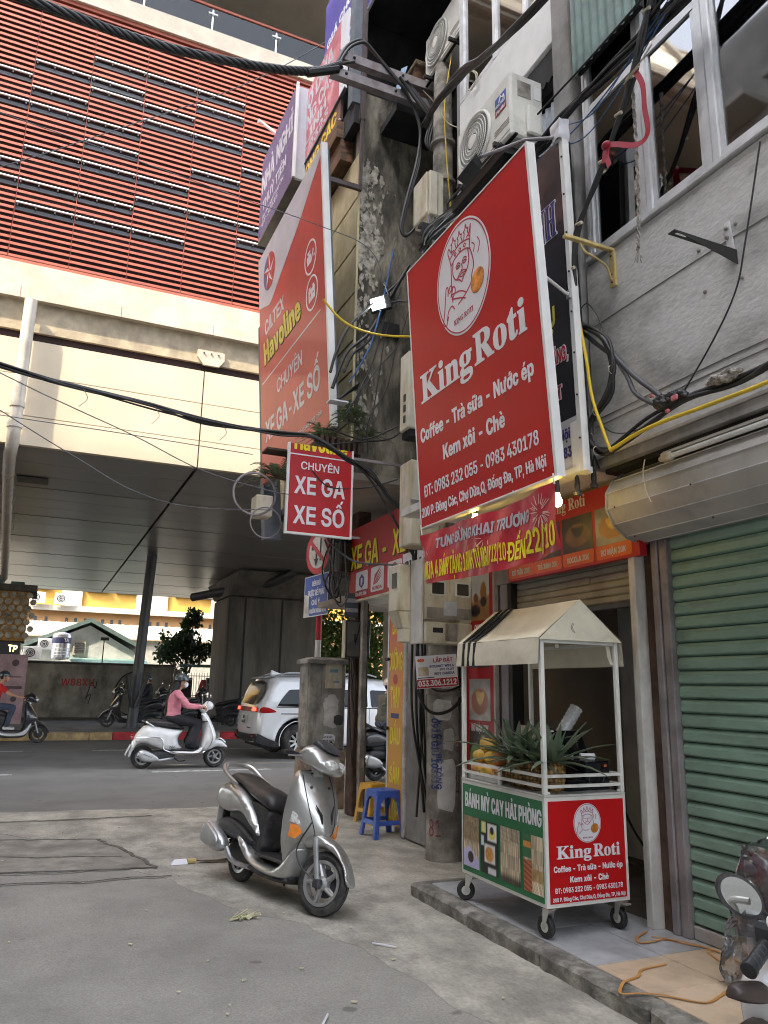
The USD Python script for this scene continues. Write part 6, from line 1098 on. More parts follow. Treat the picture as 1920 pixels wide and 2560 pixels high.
mat('helmet_dark', (.035, .045, .048), .25, var=.1, coat=.6); mat('mask_white', (.72, .72, .72), .8); mat('shirt_red', (.55, .02, .02), .8, var=.06); mat('denim', (.05, .065, .10), .85, var=.12, vs=8, bump=.3, bs=60); mat('olive_cloth', (.11, .105, .08), .85, var=.1, bump=.4, bs=30); mat('helmet_beige', (.50, .44, .36), .3, var=.06, coat=.5); mat('plastic_white', (.62, .63, .66), .35, var=.06, bump=.5, bs=14); mat('shoe_white', (.6, .6, .58), .6); mat('floral_shorts', (.06, .07, .10), .8, var=.5, vs=25)
def hand(wrist, d, side, r=.009):
    """a gripping hand: palm, four curled fingers and thumb"""
    w = np.array(wrist, float); d = np.array(d, float); d /= np.linalg.norm(d); up = np.array([0, 0, 1.0]); s = np.cross(d, up) * side; s /= np.linalg.norm(s)
    o = limb([(w, .026), (w + d * .075, .030)]) + limb([(w + d * .07 - s * .028, .02), (w + d * .07 + s * .028, .02)])
    for k, L in enumerate((.036, .042, .04, .03)):
        b = w + d * .085 + s * (.03 - .02 * k); o = o + limb([(b, r), (b + d * L * .8 - up * .012, r * .95), (b + d * L * .75 - up * .045, r * .85), (b + d * L * .15 - up * .058, r * .75)])
    b = w + d * .03 + s * .028; return o + limb([(b, r * 1.15), (b + s * .022 + d * .03 - up * .015, r), (b + s * .01 + d * .055 - up * .035, r * .85)])
def person(label, M, J, top_mat, leg_mat, helmet=None, hair_long=False, mask=False, bare_arms=False, short_legs=False, wide=False, shoe='cloth_black'):
    """J: hip, chest, neck, head, and for each side shoulder/elbow/wrist/knee/ankle/toe as (left, right) pairs; facing +x"""
    t = thing('person', label, 'person', M=M); A = lambda k: np.array(J[k], float); hip, chest, neck, head = A('hip'), A('chest'), A('neck'), A('head')
    b = ell(head, (.088, .074, .112)) + ell(head + [.035, 0, -.055], (.062, .052, .06)) + limb([(head + [-.012, 0, -.06], .05), (neck, .052)]) + limb([(head + [.083, 0, .0], .012), (head + [.102, 0, -.028], .016)])
    for s in (-1, 1): b = b + ell(head + [-.01, s * .076, -.01], (.022, .012, .032))
    b = b + ell(chest, (.085, .13, .15)) + ell(hip, (.10, .15, .10)) + limb([(hip, .10), (chest, .10)]) + limb([(neck, .05), (chest, .09)])
    for s in (0, 1):
        sh, el_, wr, kn, an, to = (np.array(J[k][s], float) for k in ('shoulder', 'elbow', 'wrist', 'knee', 'ankle', 'toe')); hp = hip + [.03, (.09, -.09)[s], -.02]
        b = b + limb([(sh, .052), (el_, .038), (wr, .026)]) + hand(wr, wr - el_, (1, -1)[s]) + limb([(hp, .075), (kn, .05), (an, .036)]) + limb([(an + [-.03, 0, -.03], .034), (to, .024)])
    P(t, 'body', soft(b, .022, 6), MATS['skin'], 70)
    up = ell(chest, (.115, .165, .18)) + ell(hip + [-.0, 0, .06], (.13, .165, .10)) + limb([(hip + [0, 0, .06], .125), (chest, .125)]) + limb([(neck + [0, 0, -.05], .062), (chest, .11)])
    for s in (0, 1):
        sh, el_, wr = (np.array(J[k][s], float) for k in ('shoulder', 'elbow', 'wrist')); up = up + limb([(chest + [0, (.1, -.1)[s], .1], .075), (sh, .068)])
        up = up + (limb([(sh, .068), (sh + (el_ - sh) * .62, .06)]) if bare_arms else limb([(sh, .07), (el_, .056), (wr - (wr - el_) * .08, .04)]))
    pm = soft(up, .03, 5); v = pm.vertices; n = pm.vertex_normals; pm.vertices = v + n * ((meshkit.noise(v * [14, 14, 26]) - .5) * .022)[:, None]
    P(t, 'top', pm, MATS[top_mat], 70)
    lg = ell(hip + [0, 0, -.01], (.13, .17, .11))
    for s in (0, 1):
        kn, an = np.array(J['knee'][s], float), np.array(J['ankle'][s], float); hp = hip + [.03, (.09, -.09)[s], -.02]; k2 = (kn + (hp - kn) * .15) if short_legs else kn
        lg = lg + limb([(hp, .098), (k2, .085 if wide else .07)])
        if not short_legs: lg = lg + limb([(kn, .085 if wide else .068), (an + (kn - an) * (.1 if wide else .05), .115 if wide else .055)])
    pm = soft(lg, .03, 5); v = pm.vertices; pm.vertices = v + pm.vertex_normals * ((meshkit.noise(v * [12, 18, 10] + 4) - .5) * .025)[:, None]
    P(t, 'trousers' if not short_legs else 'shorts', pm, MATS[leg_mat], 70)
    P(t, 'shoe', cat([soft(limb([(np.array(J['ankle'][s]) + [-.04, 0, -.045], .04), (np.array(J['toe'][s]) + [.0, 0, 0], .034)]), .03, 3) for s in (0, 1)]), MATS[shoe], 60)
    eyes = cat([sph(head + [.079, s * .033, .012], (.010, .015, .008), 1) for s in (-1, 1)]); P(t, 'eye', eyes, MATS['hair_black'])
    if not mask: P(t, 'mouth', sph(head + [.088, 0, -.062], (.01, .025, .006), 1), mat('lip', (.35, .12, .1), .5) if 'lip' not in MATS else MATS['lip'])
    if mask: P(t, 'face_mask', soft(ell(head + [.055, 0, -.045], (.062, .068, .058)), .02, 3), MATS['mask_white'], 70); 
    hm = ell(head + [-.028, 0, .03], (.092, .081, .105))
    if hair_long: hm = hm + limb([(head + [-.07, 0, -.03], .075), (head + [-.13, 0, -.17], .085), (head + [-.16, 0, -.30], .055)])
    P(t, 'hair', soft(hm, .02, 4), MATS['hair_black'], 70)
    if helmet:
        H = m3.Manifold.sphere(1.0, 40).scale((.135, .118, .125)).translate((float(head[0] - .012), float(head[1]), float(head[2] + .045)))
        H = H - m3.Manifold.cube((.6, .6, .3), True).translate((float(head[0]), float(head[1]), float(head[2] - .125)))
        h = P(t, 'helmet', soft(H, .02, 2), MATS[helmet], 60); P(h, 'visor', hull([(head[0] + .10, s * .09 + head[1], head[2] + .055 + q) for s in (-1, 1) for q in (0, .02)] + [(head[0] + .16, s * .05 + head[1], head[2] + .045 + q) for s in (-1, 1) for q in (0, .012)]), MATS['black_plastic'], False); P(h, 'strap', cat([tube([head + [.02, s * .083, .04], head + [.03, s * .075, -.07], head + [.05, 0, -.125]], .006, 5, 4) for s in (-1, 1)]), MATS['black_plastic'])
    return t
person('person in pink knit top and wide black trousers riding the white scooter, mask on', rotmat((1.957, 15.12, 0), -2.5), dict(hip=(.50, 0, .90), chest=(.50, 0, 1.22), neck=(.545, 0, 1.41), head=(.615, 0, 1.545), shoulder=[(.53, .17, 1.34), (.53, -.17, 1.34)], elbow=[(.72, .24, 1.12), (.72, -.24, 1.12)], wrist=[(.95, .27, 1.10), (.95, -.27, 1.10)], knee=[(.93, .11, .80), (.93, -.12, .80)], ankle=[(.84, .1, .43), (.84, -.12, .43)], toe=[(.97, .1, .37), (.97, -.13, .37)]), 'knit_pink', 'cloth_black', 'helmet_dark', True, True, wide=True)
person('person in red shirt and jeans with dark cap riding the black and white scooter', rotmat((-1.02, 21.9, 0), 0), dict(hip=(.18, 0, .92), chest=(.22, 0, 1.26), neck=(.28, 0, 1.46), head=(.36, 0, 1.60), shoulder=[(.26, .2, 1.38), (.26, -.2, 1.38)], elbow=[(.52, .26, 1.20), (.52, -.26, 1.20)], wrist=[(.78, .28, 1.12), (.78, -.28, 1.12)], knee=[(.62, .14, .86), (.62, -.16, .86)], ankle=[(.52, .14, .42), (.52, -.18, .42)], toe=[(.68, .15, .36), (.68, -.19, .36)]), 'shirt_red', 'denim', 'helmet_dark', False, False, True, shoe='shoe_white')
person('person in olive jacket and beige helmet on the motorbike beyond the corner shop', rotmat((5.36, 12.3, 0), 14), dict(hip=(.16, 0, .93), chest=(.20, 0, 1.24), neck=(.24, 0, 1.41), head=(.31, 0, 1.53), shoulder=[(.22, .17, 1.34), (.22, -.17, 1.34)], elbow=[(.46, .24, 1.18), (.46, -.24, 1.18)], wrist=[(.76, .27, 1.12), (.76, -.27, 1.12)], knee=[(.56, .13, .82), (.56, -.15, .80)], ankle=[(.40, .13, .42), (.40, -.17, .42)], toe=[(.56, .13, .37), (.56, -.18, .37)]), 'olive_cloth', 'floral_shorts', 'helmet_beige', False, False, short_legs=True, shoe='shoe_white')
t = thing('plastic_bag', 'big white plastic bag hanging at the motorbike rider seen through the shop', 'bag'); P(t, 'bag', soft(limb([((5.75, 12.2, .85), .16), ((5.8, 12.2, .55), .2), ((5.7, 12.15, .42), .15)]), .03, 4), MATS['plastic_white'], 60); P(t, 'handle', tube([(5.72, 12.2, .98), (5.75, 12.2, 1.12), (5.8, 12.2, .98)], .012, 5, 4), MATS['plastic_white'])
person('person in dark clothes and helmet sitting on the parked black scooter by the column', rotmat((3.45, 25.6, .19), 178), dict(hip=(.1, 0, .90), chest=(.1, 0, 1.16), neck=(.12, 0, 1.30), head=(.16, 0, 1.42), shoulder=[(.12, .17, 1.26), (.12, -.17, 1.26)], elbow=[(.25, .24, 1.04), (.25, -.24, 1.04)], wrist=[(.42, .2, .95), (.42, -.2, .95)], knee=[(.5, .13, .80), (.5, -.15, .80)], ankle=[(.5, .13, .40), (.5, -.17, .40)], toe=[(.64, .13, .36), (.64, -.18, .36)]), 'cloth_black', 'cloth_black', 'helmet_dark')

# ---- white people carrier
def onside(poly, wf, off, side=-1, step=.06):
    poly = Polygon(poly) if not isinstance(poly, shapely.Geometry) else poly; nb = max(8, int(poly.length / step)); bd = [poly.exterior.interpolate(i / nb, normalized=True).coords[0] for i in range(nb)]; x0, z0, x1, z1 = poly.bounds
    gx, gz = np.meshgrid(np.arange(x0, x1, step), np.arange(z0, z1, step)); g = np.stack([gx.ravel(), gz.ravel()], 1); g = g[shapely.contains_xy(poly.buffer(-step * .4), g[:, 0], g[:, 1])]; p = np.vstack([bd, g]); tri = Delaunay(p).simplices; c = p[tri].mean(1); tri = tri[shapely.contains_xy(poly, c[:, 0], c[:, 1])]
    s = np.cross(p[tri[:, 1]] - p[tri[:, 0]], p[tri[:, 2]] - p[tri[:, 0]]) < 0; tri[s] = tri[s][:, ::-1]
    if side > 0: tri = tri[:, ::-1]
    return trimesh.Trimesh(np.stack([p[:, 0], side * (wf(p[:, 0], p[:, 1]) + off), p[:, 1]], 1), tri, process=False)
def carrier(label, M):
    t = thing('car', label, 'car', M=M)          # origin: rear wheel contact, centre line; +x forward
    WF = lambda x, z: np.interp(z, [.2, .6, 1.0, 1.12, 1.45, 1.74], [.94, .985, .995, .985, .90, .78])
    outl = smoothpoly([(-.93, .42), (-.955, .62), (-.94, .88), (-.90, 1.08), (-.80, 1.30), (-.68, 1.55), (-.52, 1.72), (-.1, 1.755), (1.0, 1.76), (2.2, 1.70), (2.75, 1.50), (3.35, 1.12), (3.9, 1.02), (4.15, .86), (4.2, .55), (4.12, .25), (3.6, .22), (2, .20), (.6, .20), (-.3, .26), (-.75, .32)], 5)
    arch = unary_union([Point(0, .36).buffer(.42, 16), Point(3.09, .36).buffer(.42, 16)])
    body = outl.difference(arch); body = max(getattr(body, 'geoms', [body]), key=lambda q: q.area)
    P(t, 'body', inflate(body, WF, .14, .06, 2.6), MATS['white_paint'], 50)
    P(t, 'underbody', bx(-.7, -.85, .22, 4.0, .85, .7), MATS['soot_black'], False)
    for s in (-1, 1):
        for xc in (0, 3.09):
            c = np.array([xc, s * .87, .36]); w = P(t, 'wheel', torus(.255, .105, 40, 12, 'y', c, 1.05), MATS['tyre_rubber']); P(w, 'rim', lathe([(.24, -.09), (.27, -.1), (.275, -.08), (.275, .08), (.24, .09), (.235, 0), (.24, -.09)], 36, 'y', c), MATS['silver_flat'])
            P(w, 'spoke', cat([hull([c + np.array([r * math.cos(a + q), s * y, r * math.sin(a + q)]) for r, q, y in ((.05, -.5, .07), (.05, .5, .07), (.25, -.16, .095), (.25, -.02, .095), (.25, -.09, .06), (.05, 0, .03))]) for a in np.linspace(0, 2 * math.pi, 10, endpoint=False)]), MATS['silver_flat'], False); P(w, 'wheel_well', lathe([(0, 0), (.23, 0), (.23, .01), (0, .01)], 24, 'y', c + [0, -s * .02, 0]), MATS['soot_black'])
        P(t, 'arch_trim', cat([tube([(xc + .425 * math.cos(a), s * (.965), .36 + .425 * math.sin(a)) for a in np.linspace(-.2, math.pi + .2, 20)], .008, 6) for xc in (0, 3.09)]), MATS['white_paint'])
        P(t, 'side_window', onside(smoothpoly([(-.50, 1.10), (-.42, 1.22), (-.28, 1.38), (-.16, 1.44), (.50, 1.45), (.62, 1.40), (.62, 1.14), (.54, 1.09), (.1, 1.08)], 4), WF, .006, s), MATS['dark_glass'], False)
        P(t, 'side_window', onside(Polygon([(.70, 1.09), (.70, 1.45), (1.58, 1.46), (1.58, 1.08)]).buffer(-.03).buffer(.03), WF, .006, s), MATS['dark_glass'], False); P(t, 'side_window', onside(Polygon([(1.66, 1.08), (1.66, 1.46), (2.2, 1.44), (2.65, 1.22), (2.75, 1.07)]).buffer(-.03).buffer(.03), WF, .006, s), MATS['dark_glass'], False)
        P(t, 'window_trim', cat([tube([(-.52, s * (WF(0, 1.085) + .008), 1.075), (2.75, s * (WF(0, 1.065) + .008), 1.055)], .012, 5)]), MATS['chrome']); P(t, 'slide_rail', tube([(-.42, s * 1.0, .935), (.9, s * 1.0, .93)], .008, 5), MATS['soot_black']); P(t, 'door_seam', cat([tube([(x, s * (WF(0, z) + .004), z) for z in (.32, .6, .9, 1.06)], .005, 4) for x in (.66, 1.62, 2.6)]), MATS['dark_grey_metal'])
        P(t, 'roof_rail', tube([(-.35, s * .70, 1.76), (-.2, s * .71, 1.80), (1.7, s * .71, 1.80), (1.9, s * .70, 1.75)], .016, 6), MATS['steel'])
        mr = P(t, 'wing_mirror', mv(inflate(smoothpoly([(2.25, 1.05), (2.24, 1.2), (2.34, 1.24), (2.44, 1.15), (2.42, 1.05)], 4), .11, .05, .03), 0, s * 1.08, 0), MATS['black_plastic'], 60); P(mr, 'mirror_arm', bx(2.3, s * .95, 1.03, 2.4, s * 1.02, 1.08), MATS['black_plastic'], False)
        P(t, 'tail_light', onside(smoothpoly([(-.90, .96), (-.86, 1.06), (-.70, 1.06), (-.52, .98), (-.6, .955), (-.8, .95)], 4), WF, .004, s, .03), MATS['tail_red'], False); P(t, 'bumper_cladding', onside(smoothpoly([(-.92, .36), (-.91, .52), (-.7, .44), (-.45, .34), (-.40, .26), (-.7, .28)], 4), WF, .006, s, .04), MATS['black_plastic'], False)
    back = lambda y, z: np.interp(z, [.30, .42, .62, .88, 1.08, 1.30, 1.55, 1.68], [-.80, -.93, -.955, -.94, -.90, -.80, -.68, -.58]) + .14 * np.clip(np.abs(y) - .55, 0, .5) ** 1.5
    def onback(poly, off, step=.05):
        m = onside(poly, lambda y, z: -back(y, z), off, -1, step); v = m.vertices; return trimesh.Trimesh(np.stack([v[:, 1], -v[:, 0], v[:, 2]], 1), m.faces, process=False)
    P(t, 'rear_window', onback(smoothpoly([(-.70, 1.14), (-.62, 1.58), (.62, 1.58), (.70, 1.14)], 3), .012), MATS['dark_glass'], False); P(t, 'tail_light_bar', onback(sbox(-.86, .965, .86, 1.06), .014), MATS['tail_red'], False); P(t, 'brake_light', cat([onback(sbox(-.80, .985, -.52, 1.05), .022), onback(sbox(.52, .985, .80, 1.05), .022)]), MATS['tail_glow'], False)
    np_ = P(t, 'number_plate', onback(sbox(-.24, .70, .24, .90), .014), MATS['plate_white'], False); pt = cat([txt('30K', 0, 0, .07, .2, 700, anchor='c'), txt('444.07', 0, -.1, .07, .3, 700, anchor='c')]); P(np_, 'lettering', xf(pt, np.array([[0, 0, -1, -.975], [-1, 0, 0, 0], [0, 1, 0, .81], [0, 0, 0, 1.0]])), MATS['ink_black'], False)
    P(t, 'rear_bumper', onback(smoothpoly([(-.92, .34), (-.92, .52), (-.5, .50), (.5, .50), (.92, .52), (.92, .34), (.6, .30), (-.6, .30)], 3), .02), MATS['black_plastic'], False); P(t, 'reflector', cat([onback(sbox(-.80, .44, -.55, .49), .03), onback(sbox(.55, .44, .80, .49), .03)]), MATS['tail_red'], False); P(t, 'exhaust_tip', cat([tube([(-.97, y, .36), (-.85, y, .36)], .03, 10) for y in (-.6, .6)]), MATS['chrome'])
    P(t, 'badge', cat([onback(sbox(-.66, .62, -.5, .65), .016, .02), onback(sbox(.3, .62, .6, .645), .016, .02)]), MATS['chrome'], False); P(t, 'spoiler', inflate(smoothpoly([(-.78, 1.66), (-.70, 1.70), (-.4, 1.76), (-.2, 1.75), (-.5, 1.68)], 3), .70, .04, .05), MATS['white_paint'], 50); P(t, 'antenna_fin', inflate(Polygon([(-.42, 1.76), (-.40, 1.87), (-.30, 1.83), (-.12, 1.77)]), .025, .03, .03), MATS['white_paint'], 50)
    return t
carrier('white people carrier driving past behind the street cabinet, brake lights lit', rotmat((5.30, 17.25, 0), 0))

# ---- white bike cut off by the right edge of the photograph
t = thing('motorbike', 'white small motorbike cut by the lower right edge, mirror and black grip showing', 'motorbike', M=rotmat((0, 0, 0), 0))
P(t, 'handle_grip', cat([cyl(.021, (1.965, 1.79, .735), (2.10, 1.83, .785), 16), cyl(.024, (1.958, 1.788, .732), (1.972, 1.792, .737), 16)] + [torus(.0215, .0025, 16, 5, 'x', (1.985 + .02 * k, 1.796 + .006 * k, .742 + .0074 * k)) for k in range(5)]), MATS['black_plastic'])
P(t, 'handlebar', tube([(2.10, 1.83, .785), (2.2, 1.87, .81), (2.4, 1.9, .80)], .014, 10, 4), MATS['black_metal']); P(t, 'switch_box', bx(2.07, 1.79, .765, 2.15, 1.87, .835, .015), MATS['black_plastic'], False); P(t, 'brake_lever', tube([(2.10, 1.80, .86), (2.05, 1.78, .855), (2.055, 1.775, .83), (2.07, 1.78, .78)], .011, 8, 4), MATS['scooter_white'])
em = affinity.rotate(affinity.scale(Point(0, 0).buffer(1, 24), .073, .047), -38); fm = np.array([[.92, 0, -.39, 2.074], [-.39, 0, -.92, 1.9], [0, 1, 0, .893], [0, 0, 0, 1.0]])
mr = P(t, 'mirror', xf(prism(em.buffer(.006, 8), .02, -.02), fm), MATS['black_plastic'], 40); P(mr, 'mirror_glass', xf(prism(em.buffer(-.002), .001, .0003), fm), mat('mirror_glass', (.62, .62, .59), .02, metal=1.0, var=.01), False)
P(mr, 'mirror_stem', tube([(2.125, 1.89, .86), (2.16, 1.88, .83), (2.165, 1.87, .78), (2.16, 1.86, .74)], .008, 8, 5), MATS['black_plastic'])
P(t, 'hand_guard', mv(inflate(smoothpoly([(1.905, .66), (1.925, .69), (1.97, .695), (2.05, .68), (2.06, .63), (1.98, .635)], 5), .025, .03, .012), 0, 1.82, 0), MATS['dark_brown_plastic'], 60)
P(t, 'front_panel', mv(inflate(smoothpoly([(2.0, .52), (1.99, .63), (2.03, .69), (2.12, .72), (2.30, .68), (2.34, .45), (2.24, .34), (2.12, .42)], 5), .09, .06, .02), .06, 1.86, 0), MATS['scooter_white'], 60)
P(t, 'front_fender', mv(inflate(smoothpoly([(1.96, .42), (1.99, .54), (2.1, .58), (2.25, .52), (2.3, .40), (2.2, .46), (2.06, .47)], 4), .06, .05, .02), -.03, 1.84, 0), MATS['dark_brown_plastic'], 60)
wheel(t, (2.16, 1.84, .225), .225, .085, 5); P(t, 'fork_leg', cat([tube([(2.16, 1.84 + s * .08, .22), (2.22, 1.84 + s * .08, .72)], .02, 8) for s in (-1, 1)]), MATS['silver_flat']); P(t, 'frame', cat([tube([(2.25, 1.84, .7), (2.4, 1.84, .3), (2.9, 1.84, .28), (3.1, 1.84, .6)], .04, 8, 5)]), MATS['scooter_white']); P(t, 'seat', mv(inflate(smoothpoly([(2.75, .66), (2.8, .74), (3.3, .76), (3.34, .68), (3.0, .64)], 4), .11, .05, .03), 0, 1.84, 0), MATS['seat_vinyl'], 60); wheel(t, (3.22, 1.84, .32), .22, .09, 5)
# ================================================================== snack cart
mat('cart_frame', (.70, .69, .64), .35, var=.03); mat('canvas_cream', (.66, .61, .48), .85, var=.035, vs=4, bump=.25, bs=9, bd=.03); mat('canvas_black', .018, .85); mat('cart_top', (.50, .49, .46), .4, var=.06)
mat('rubber_black', .02, .6); mat('zinc', (.55, .54, .5), .35, metal=.8, var=.1); mat('copper_rust', (.35, .16, .09), .6, var=.2); mat('caster_core', (.6, .6, .55), .5)
CX0, CX1, CY0, CY1, CZ0, CZ1 = 2.865, 3.475, 4.03, 5.02, .27, .88
ct = thing('snack_cart', 'white framed snack cart with green and red panels under a cream canvas roof', 'cart')
P(ct, 'body', bx(CX0 + .01, CY0 + .01, CZ0 + .005, CX1 - .01, CY1 - .01, CZ1 - .03), MATS['cart_frame'], False)
P(ct, 'frame', cat([bx(x, y, CZ0, x + .03, y + .03, CZ1) for x in (CX0, CX1 - .03) for y in (CY0, CY1 - .03)] + [bx(x, CY0 + .03, z, x + .03, CY1 - .03, z + .03) for x in (CX0, CX1 - .03) for z in (CZ0, CZ1 - .03)] + [bx(CX0 + .03, y, z, CX1 - .03, y + .03, z + .03) for y in (CY0, CY1 - .03) for z in (CZ0, CZ1 - .03)]), MATS['cart_frame'], False)
P(ct, 'table_top', bx(CX0 - .004, CY0 - .004, CZ1 + .001, CX1 + .004, CY1 + .004, CZ1 + .014, .003), MATS['cart_top'], False)
for x, y in ((CX0, CY0), (CX1 - .028, CY0), (CX0, CY1 - .028), (CX1 - .028, CY1 - .028)):
    P(ct, 'post', bx(x, y, CZ1 + .015, x + .028, y + .028, 1.83, .003), MATS['cart_frame'], False); P(ct, 'post_foot', sph((x + .04 if x < 3 else x - .012, y + .012, CZ1 + .022), .01, 1), MATS['cart_frame'])
for z in (.94, 1.0):
    for nm, a in (('rail', (CX0 + .005, CY0 + .028, z - .009, CX0 + .023, CY1 - .028, z + .009)), ('rail', (CX0 + .028, CY0 + .005, z - .009, CX1 - .028, CY0 + .023, z + .009)), ('rail', (CX1 - .023, CY0 + .028, z - .009, CX1 - .005, CY1 - .028, z + .009))): P(ct, nm, bx(*a), MATS['cart_frame'], False)
P(ct, 'rail_post', bx(CX0 + .004, 4.53, CZ1 + .015, CX0 + .024, 4.55, 1.01), MATS['cart_frame'], False); P(ct, 'eave_rail', cat([bx(CX0 + .03, CY0 + .004, 1.80, CX1 - .03, CY0 + .024, 1.825), bx(CX0 + .03, CY1 - .024, 1.80, CX1 - .03, CY1 - .004, 1.825), bx(CX0 + .004, CY0 + .03, 1.80, CX0 + .024, CY1 - .03, 1.825), bx(CX1 - .024, CY0 + .03, 1.80, CX1 - .004, CY1 - .03, 1.825)]), MATS['cart_frame'], False)
# canvas roof: two slopes with valances and two gable ends, a little slack
def canvas(P00, P10, P01, P11, n=18, m=10, sag=.012, seed=0, thick=.003, nrm=(0, 0, 1)):
    u, v = np.meshgrid(np.linspace(0, 1, n + 1), np.linspace(0, 1, m + 1)); u, v = u.ravel()[:, None], v.ravel()[:, None]; A, B, C_, D = map(lambda q: np.array(q, float), (P00, P10, P01, P11)); p = A * (1 - u) * (1 - v) + B * u * (1 - v) + C_ * (1 - u) * v + D * u * v
    w = np.sin(math.pi * u) ** .7 * np.sin(math.pi * v) ** .7; p = p - np.array(nrm) * (sag * w + (meshkit.fbm(p * 7, 3, seed)[:, None] - .5) * .014 * np.minimum(1, 4 * u * (1 - u) * 2)); i = (np.arange(m)[:, None] * (n + 1) + np.arange(n)).ravel()
    F = np.vstack([np.stack([i, i + 1, i + n + 2], 1), np.stack([i, i + n + 2, i + n + 1], 1)]); q = p - np.array(nrm) * thick
    return trimesh.Trimesh(np.vstack([p, q]), np.vstack([F, F[:, ::-1] + len(p)]), process=False)
xa, xb, xm, ya, yb, ze, zr, zv = CX0 - .02, CX1 + .02, 3.17, CY0 - .015, CY1 + .02, 1.832, 2.085, 1.668
nl = np.array([-.65, 0, .76])
P(ct, 'canvas_slope', canvas((xa, yb, ze), (xa, ya, ze), (xm, yb, zr), (xm, ya, zr), seed=1, nrm=nl, sag=.02), MATS['canvas_cream'], 60); P(ct, 'canvas_slope', canvas((xb, ya, ze), (xb, yb, ze), (xm, ya, zr), (xm, yb, zr), seed=2, nrm=(.65, 0, .76), sag=.02), MATS['canvas_cream'], 60)
P(ct, 'valance', canvas((xa - .012, yb, zv), (xa - .012, ya, zv), (xa, yb, ze), (xa, ya, ze), seed=3, nrm=(-1, 0, 0), sag=-.006), MATS['canvas_cream'], 60); P(ct, 'valance', canvas((xb + .012, ya, zv), (xb + .012, yb, zv), (xb, ya, ze), (xb, yb, ze), seed=4, nrm=(1, 0, 0), sag=-.006), MATS['canvas_cream'], 60)
for y, s in ((ya - .001, -1), (yb + .001, 1)):
    g_ = [(xa, y, ze - .012), (xb, y, ze - .012), (xm - .001, y, zr), (xm + .001, y, zr)]; P(ct, 'gable_cloth', canvas(*(g_ if s < 0 else [g_[1], g_[0], g_[3], g_[2]]), seed=5, nrm=(0, s, 0), sag=.004), MATS['canvas_cream'], 60)
PS(ct, 'cloth_tape', ([bx(3.02, 4.09, 1.775, 3.05, 4.095, 1.80), hull([(3.40, 4.06, 1.80), (3.43, 4.06, 1.80), (3.405, 4.05, 1.72), (3.435, 4.05, 1.72), (3.40, 4.064, 1.80), (3.435, 4.054, 1.72)]), hull([(3.41, 4.055, 1.72), (3.437, 4.055, 1.72), (3.425, 4.05, 1.68), (3.45, 4.05, 1.675), (3.41, 4.059, 1.72), (3.45, 4.054, 1.675)])]), MATS['canvas_cream'], False); P(ct, 'scribble', cat([tube([(3.105 + .01 * k, ya - .006, 1.93), (3.09 + .012 * k, ya - .006, 1.905), (3.10 + .012 * k, ya - .006, 1.88), (3.12, ya - .006, 1.87)], .0015, 4, 5) for k in range(2)]), MATS['dark_grey_metal'])
for k in range(3):
    y0 = 4.955 - .075 * k; S1 = canvas((xa - .004, y0, ze), (xa - .004, y0 - .035, ze), (xm, y0, zr + .004), (xm, y0 - .035, zr + .004), 2, 10, nrm=nl, sag=.02, seed=1); S1.vertices[:, [0, 2]] += np.array([-.004, .005])
    S2 = canvas((xa - .0175, y0, zv), (xa - .0175, y0 - .035, zv), (xa - .0055, y0, ze), (xa - .0055, y0 - .035, ze), 2, 6, nrm=(-1, 0, 0), sag=-.006, seed=3); P(ct, 'black_stripe', cat([S1, S2]), MATS['canvas_black'], False)
# green panel (faces the street): local frame
gl = P(ct, 'green_panel', bx(CX0 - .004, CY0 + .022, CZ0 + .022, CX0 + .0, CY1 - .022, CZ1 - .022), MATS['sign_green'], False)
FM = np.array([[0, 0, -1, CX0 - .0045], [-1, 0, 0, CY1 - .022], [0, 1, 0, CZ0 + .022], [0, 0, 0, 1.0]])
P(gl, 'lettering', xf(txt('BÁNH MỲ CAY HẢI PHÒNG', .035, .418, .095, .905, 800, d=.002), FM), MATS['sign_white'], False)
def sticks(u, v, seed=1, n=16, lean=.1):
    x = (u + lean * (v - .5)) * n; k = np.floor(x); f = np.abs(x - k - .5) * 2; h = meshkit.noise(np.stack([k * 3.7, k * 0 + seed, np.floor(v * 4)], -1)); c = C((.68, .56, .38)) * (.35 + .65 * h + .25 * (1 - f))[:, None]; return c * np.clip(1.25 - f ** 4, .25, 1)[:, None]
def food1(u, v):
    c = C((.25, .18, .10)) * (.3 + 1.5 * stain(u, v, 14, 2))[:, None]; s = sticks(u, v, 3, 12); c = mixc(c, s, np.clip((.55 - v) * 9, 0, 1)); c = mixc(c, np.repeat(C((.50, .46, .70)), len(u), 0), np.clip((.32 - v + .1 * np.sin(u * 5)) * 20, 0, 1)); return mixc(c, np.repeat(C((.03, .015, .01)), len(u), 0), np.clip((1 - np.hypot((u - .45) / .2, (v - .2) / .12)) * 7, 0, 1))
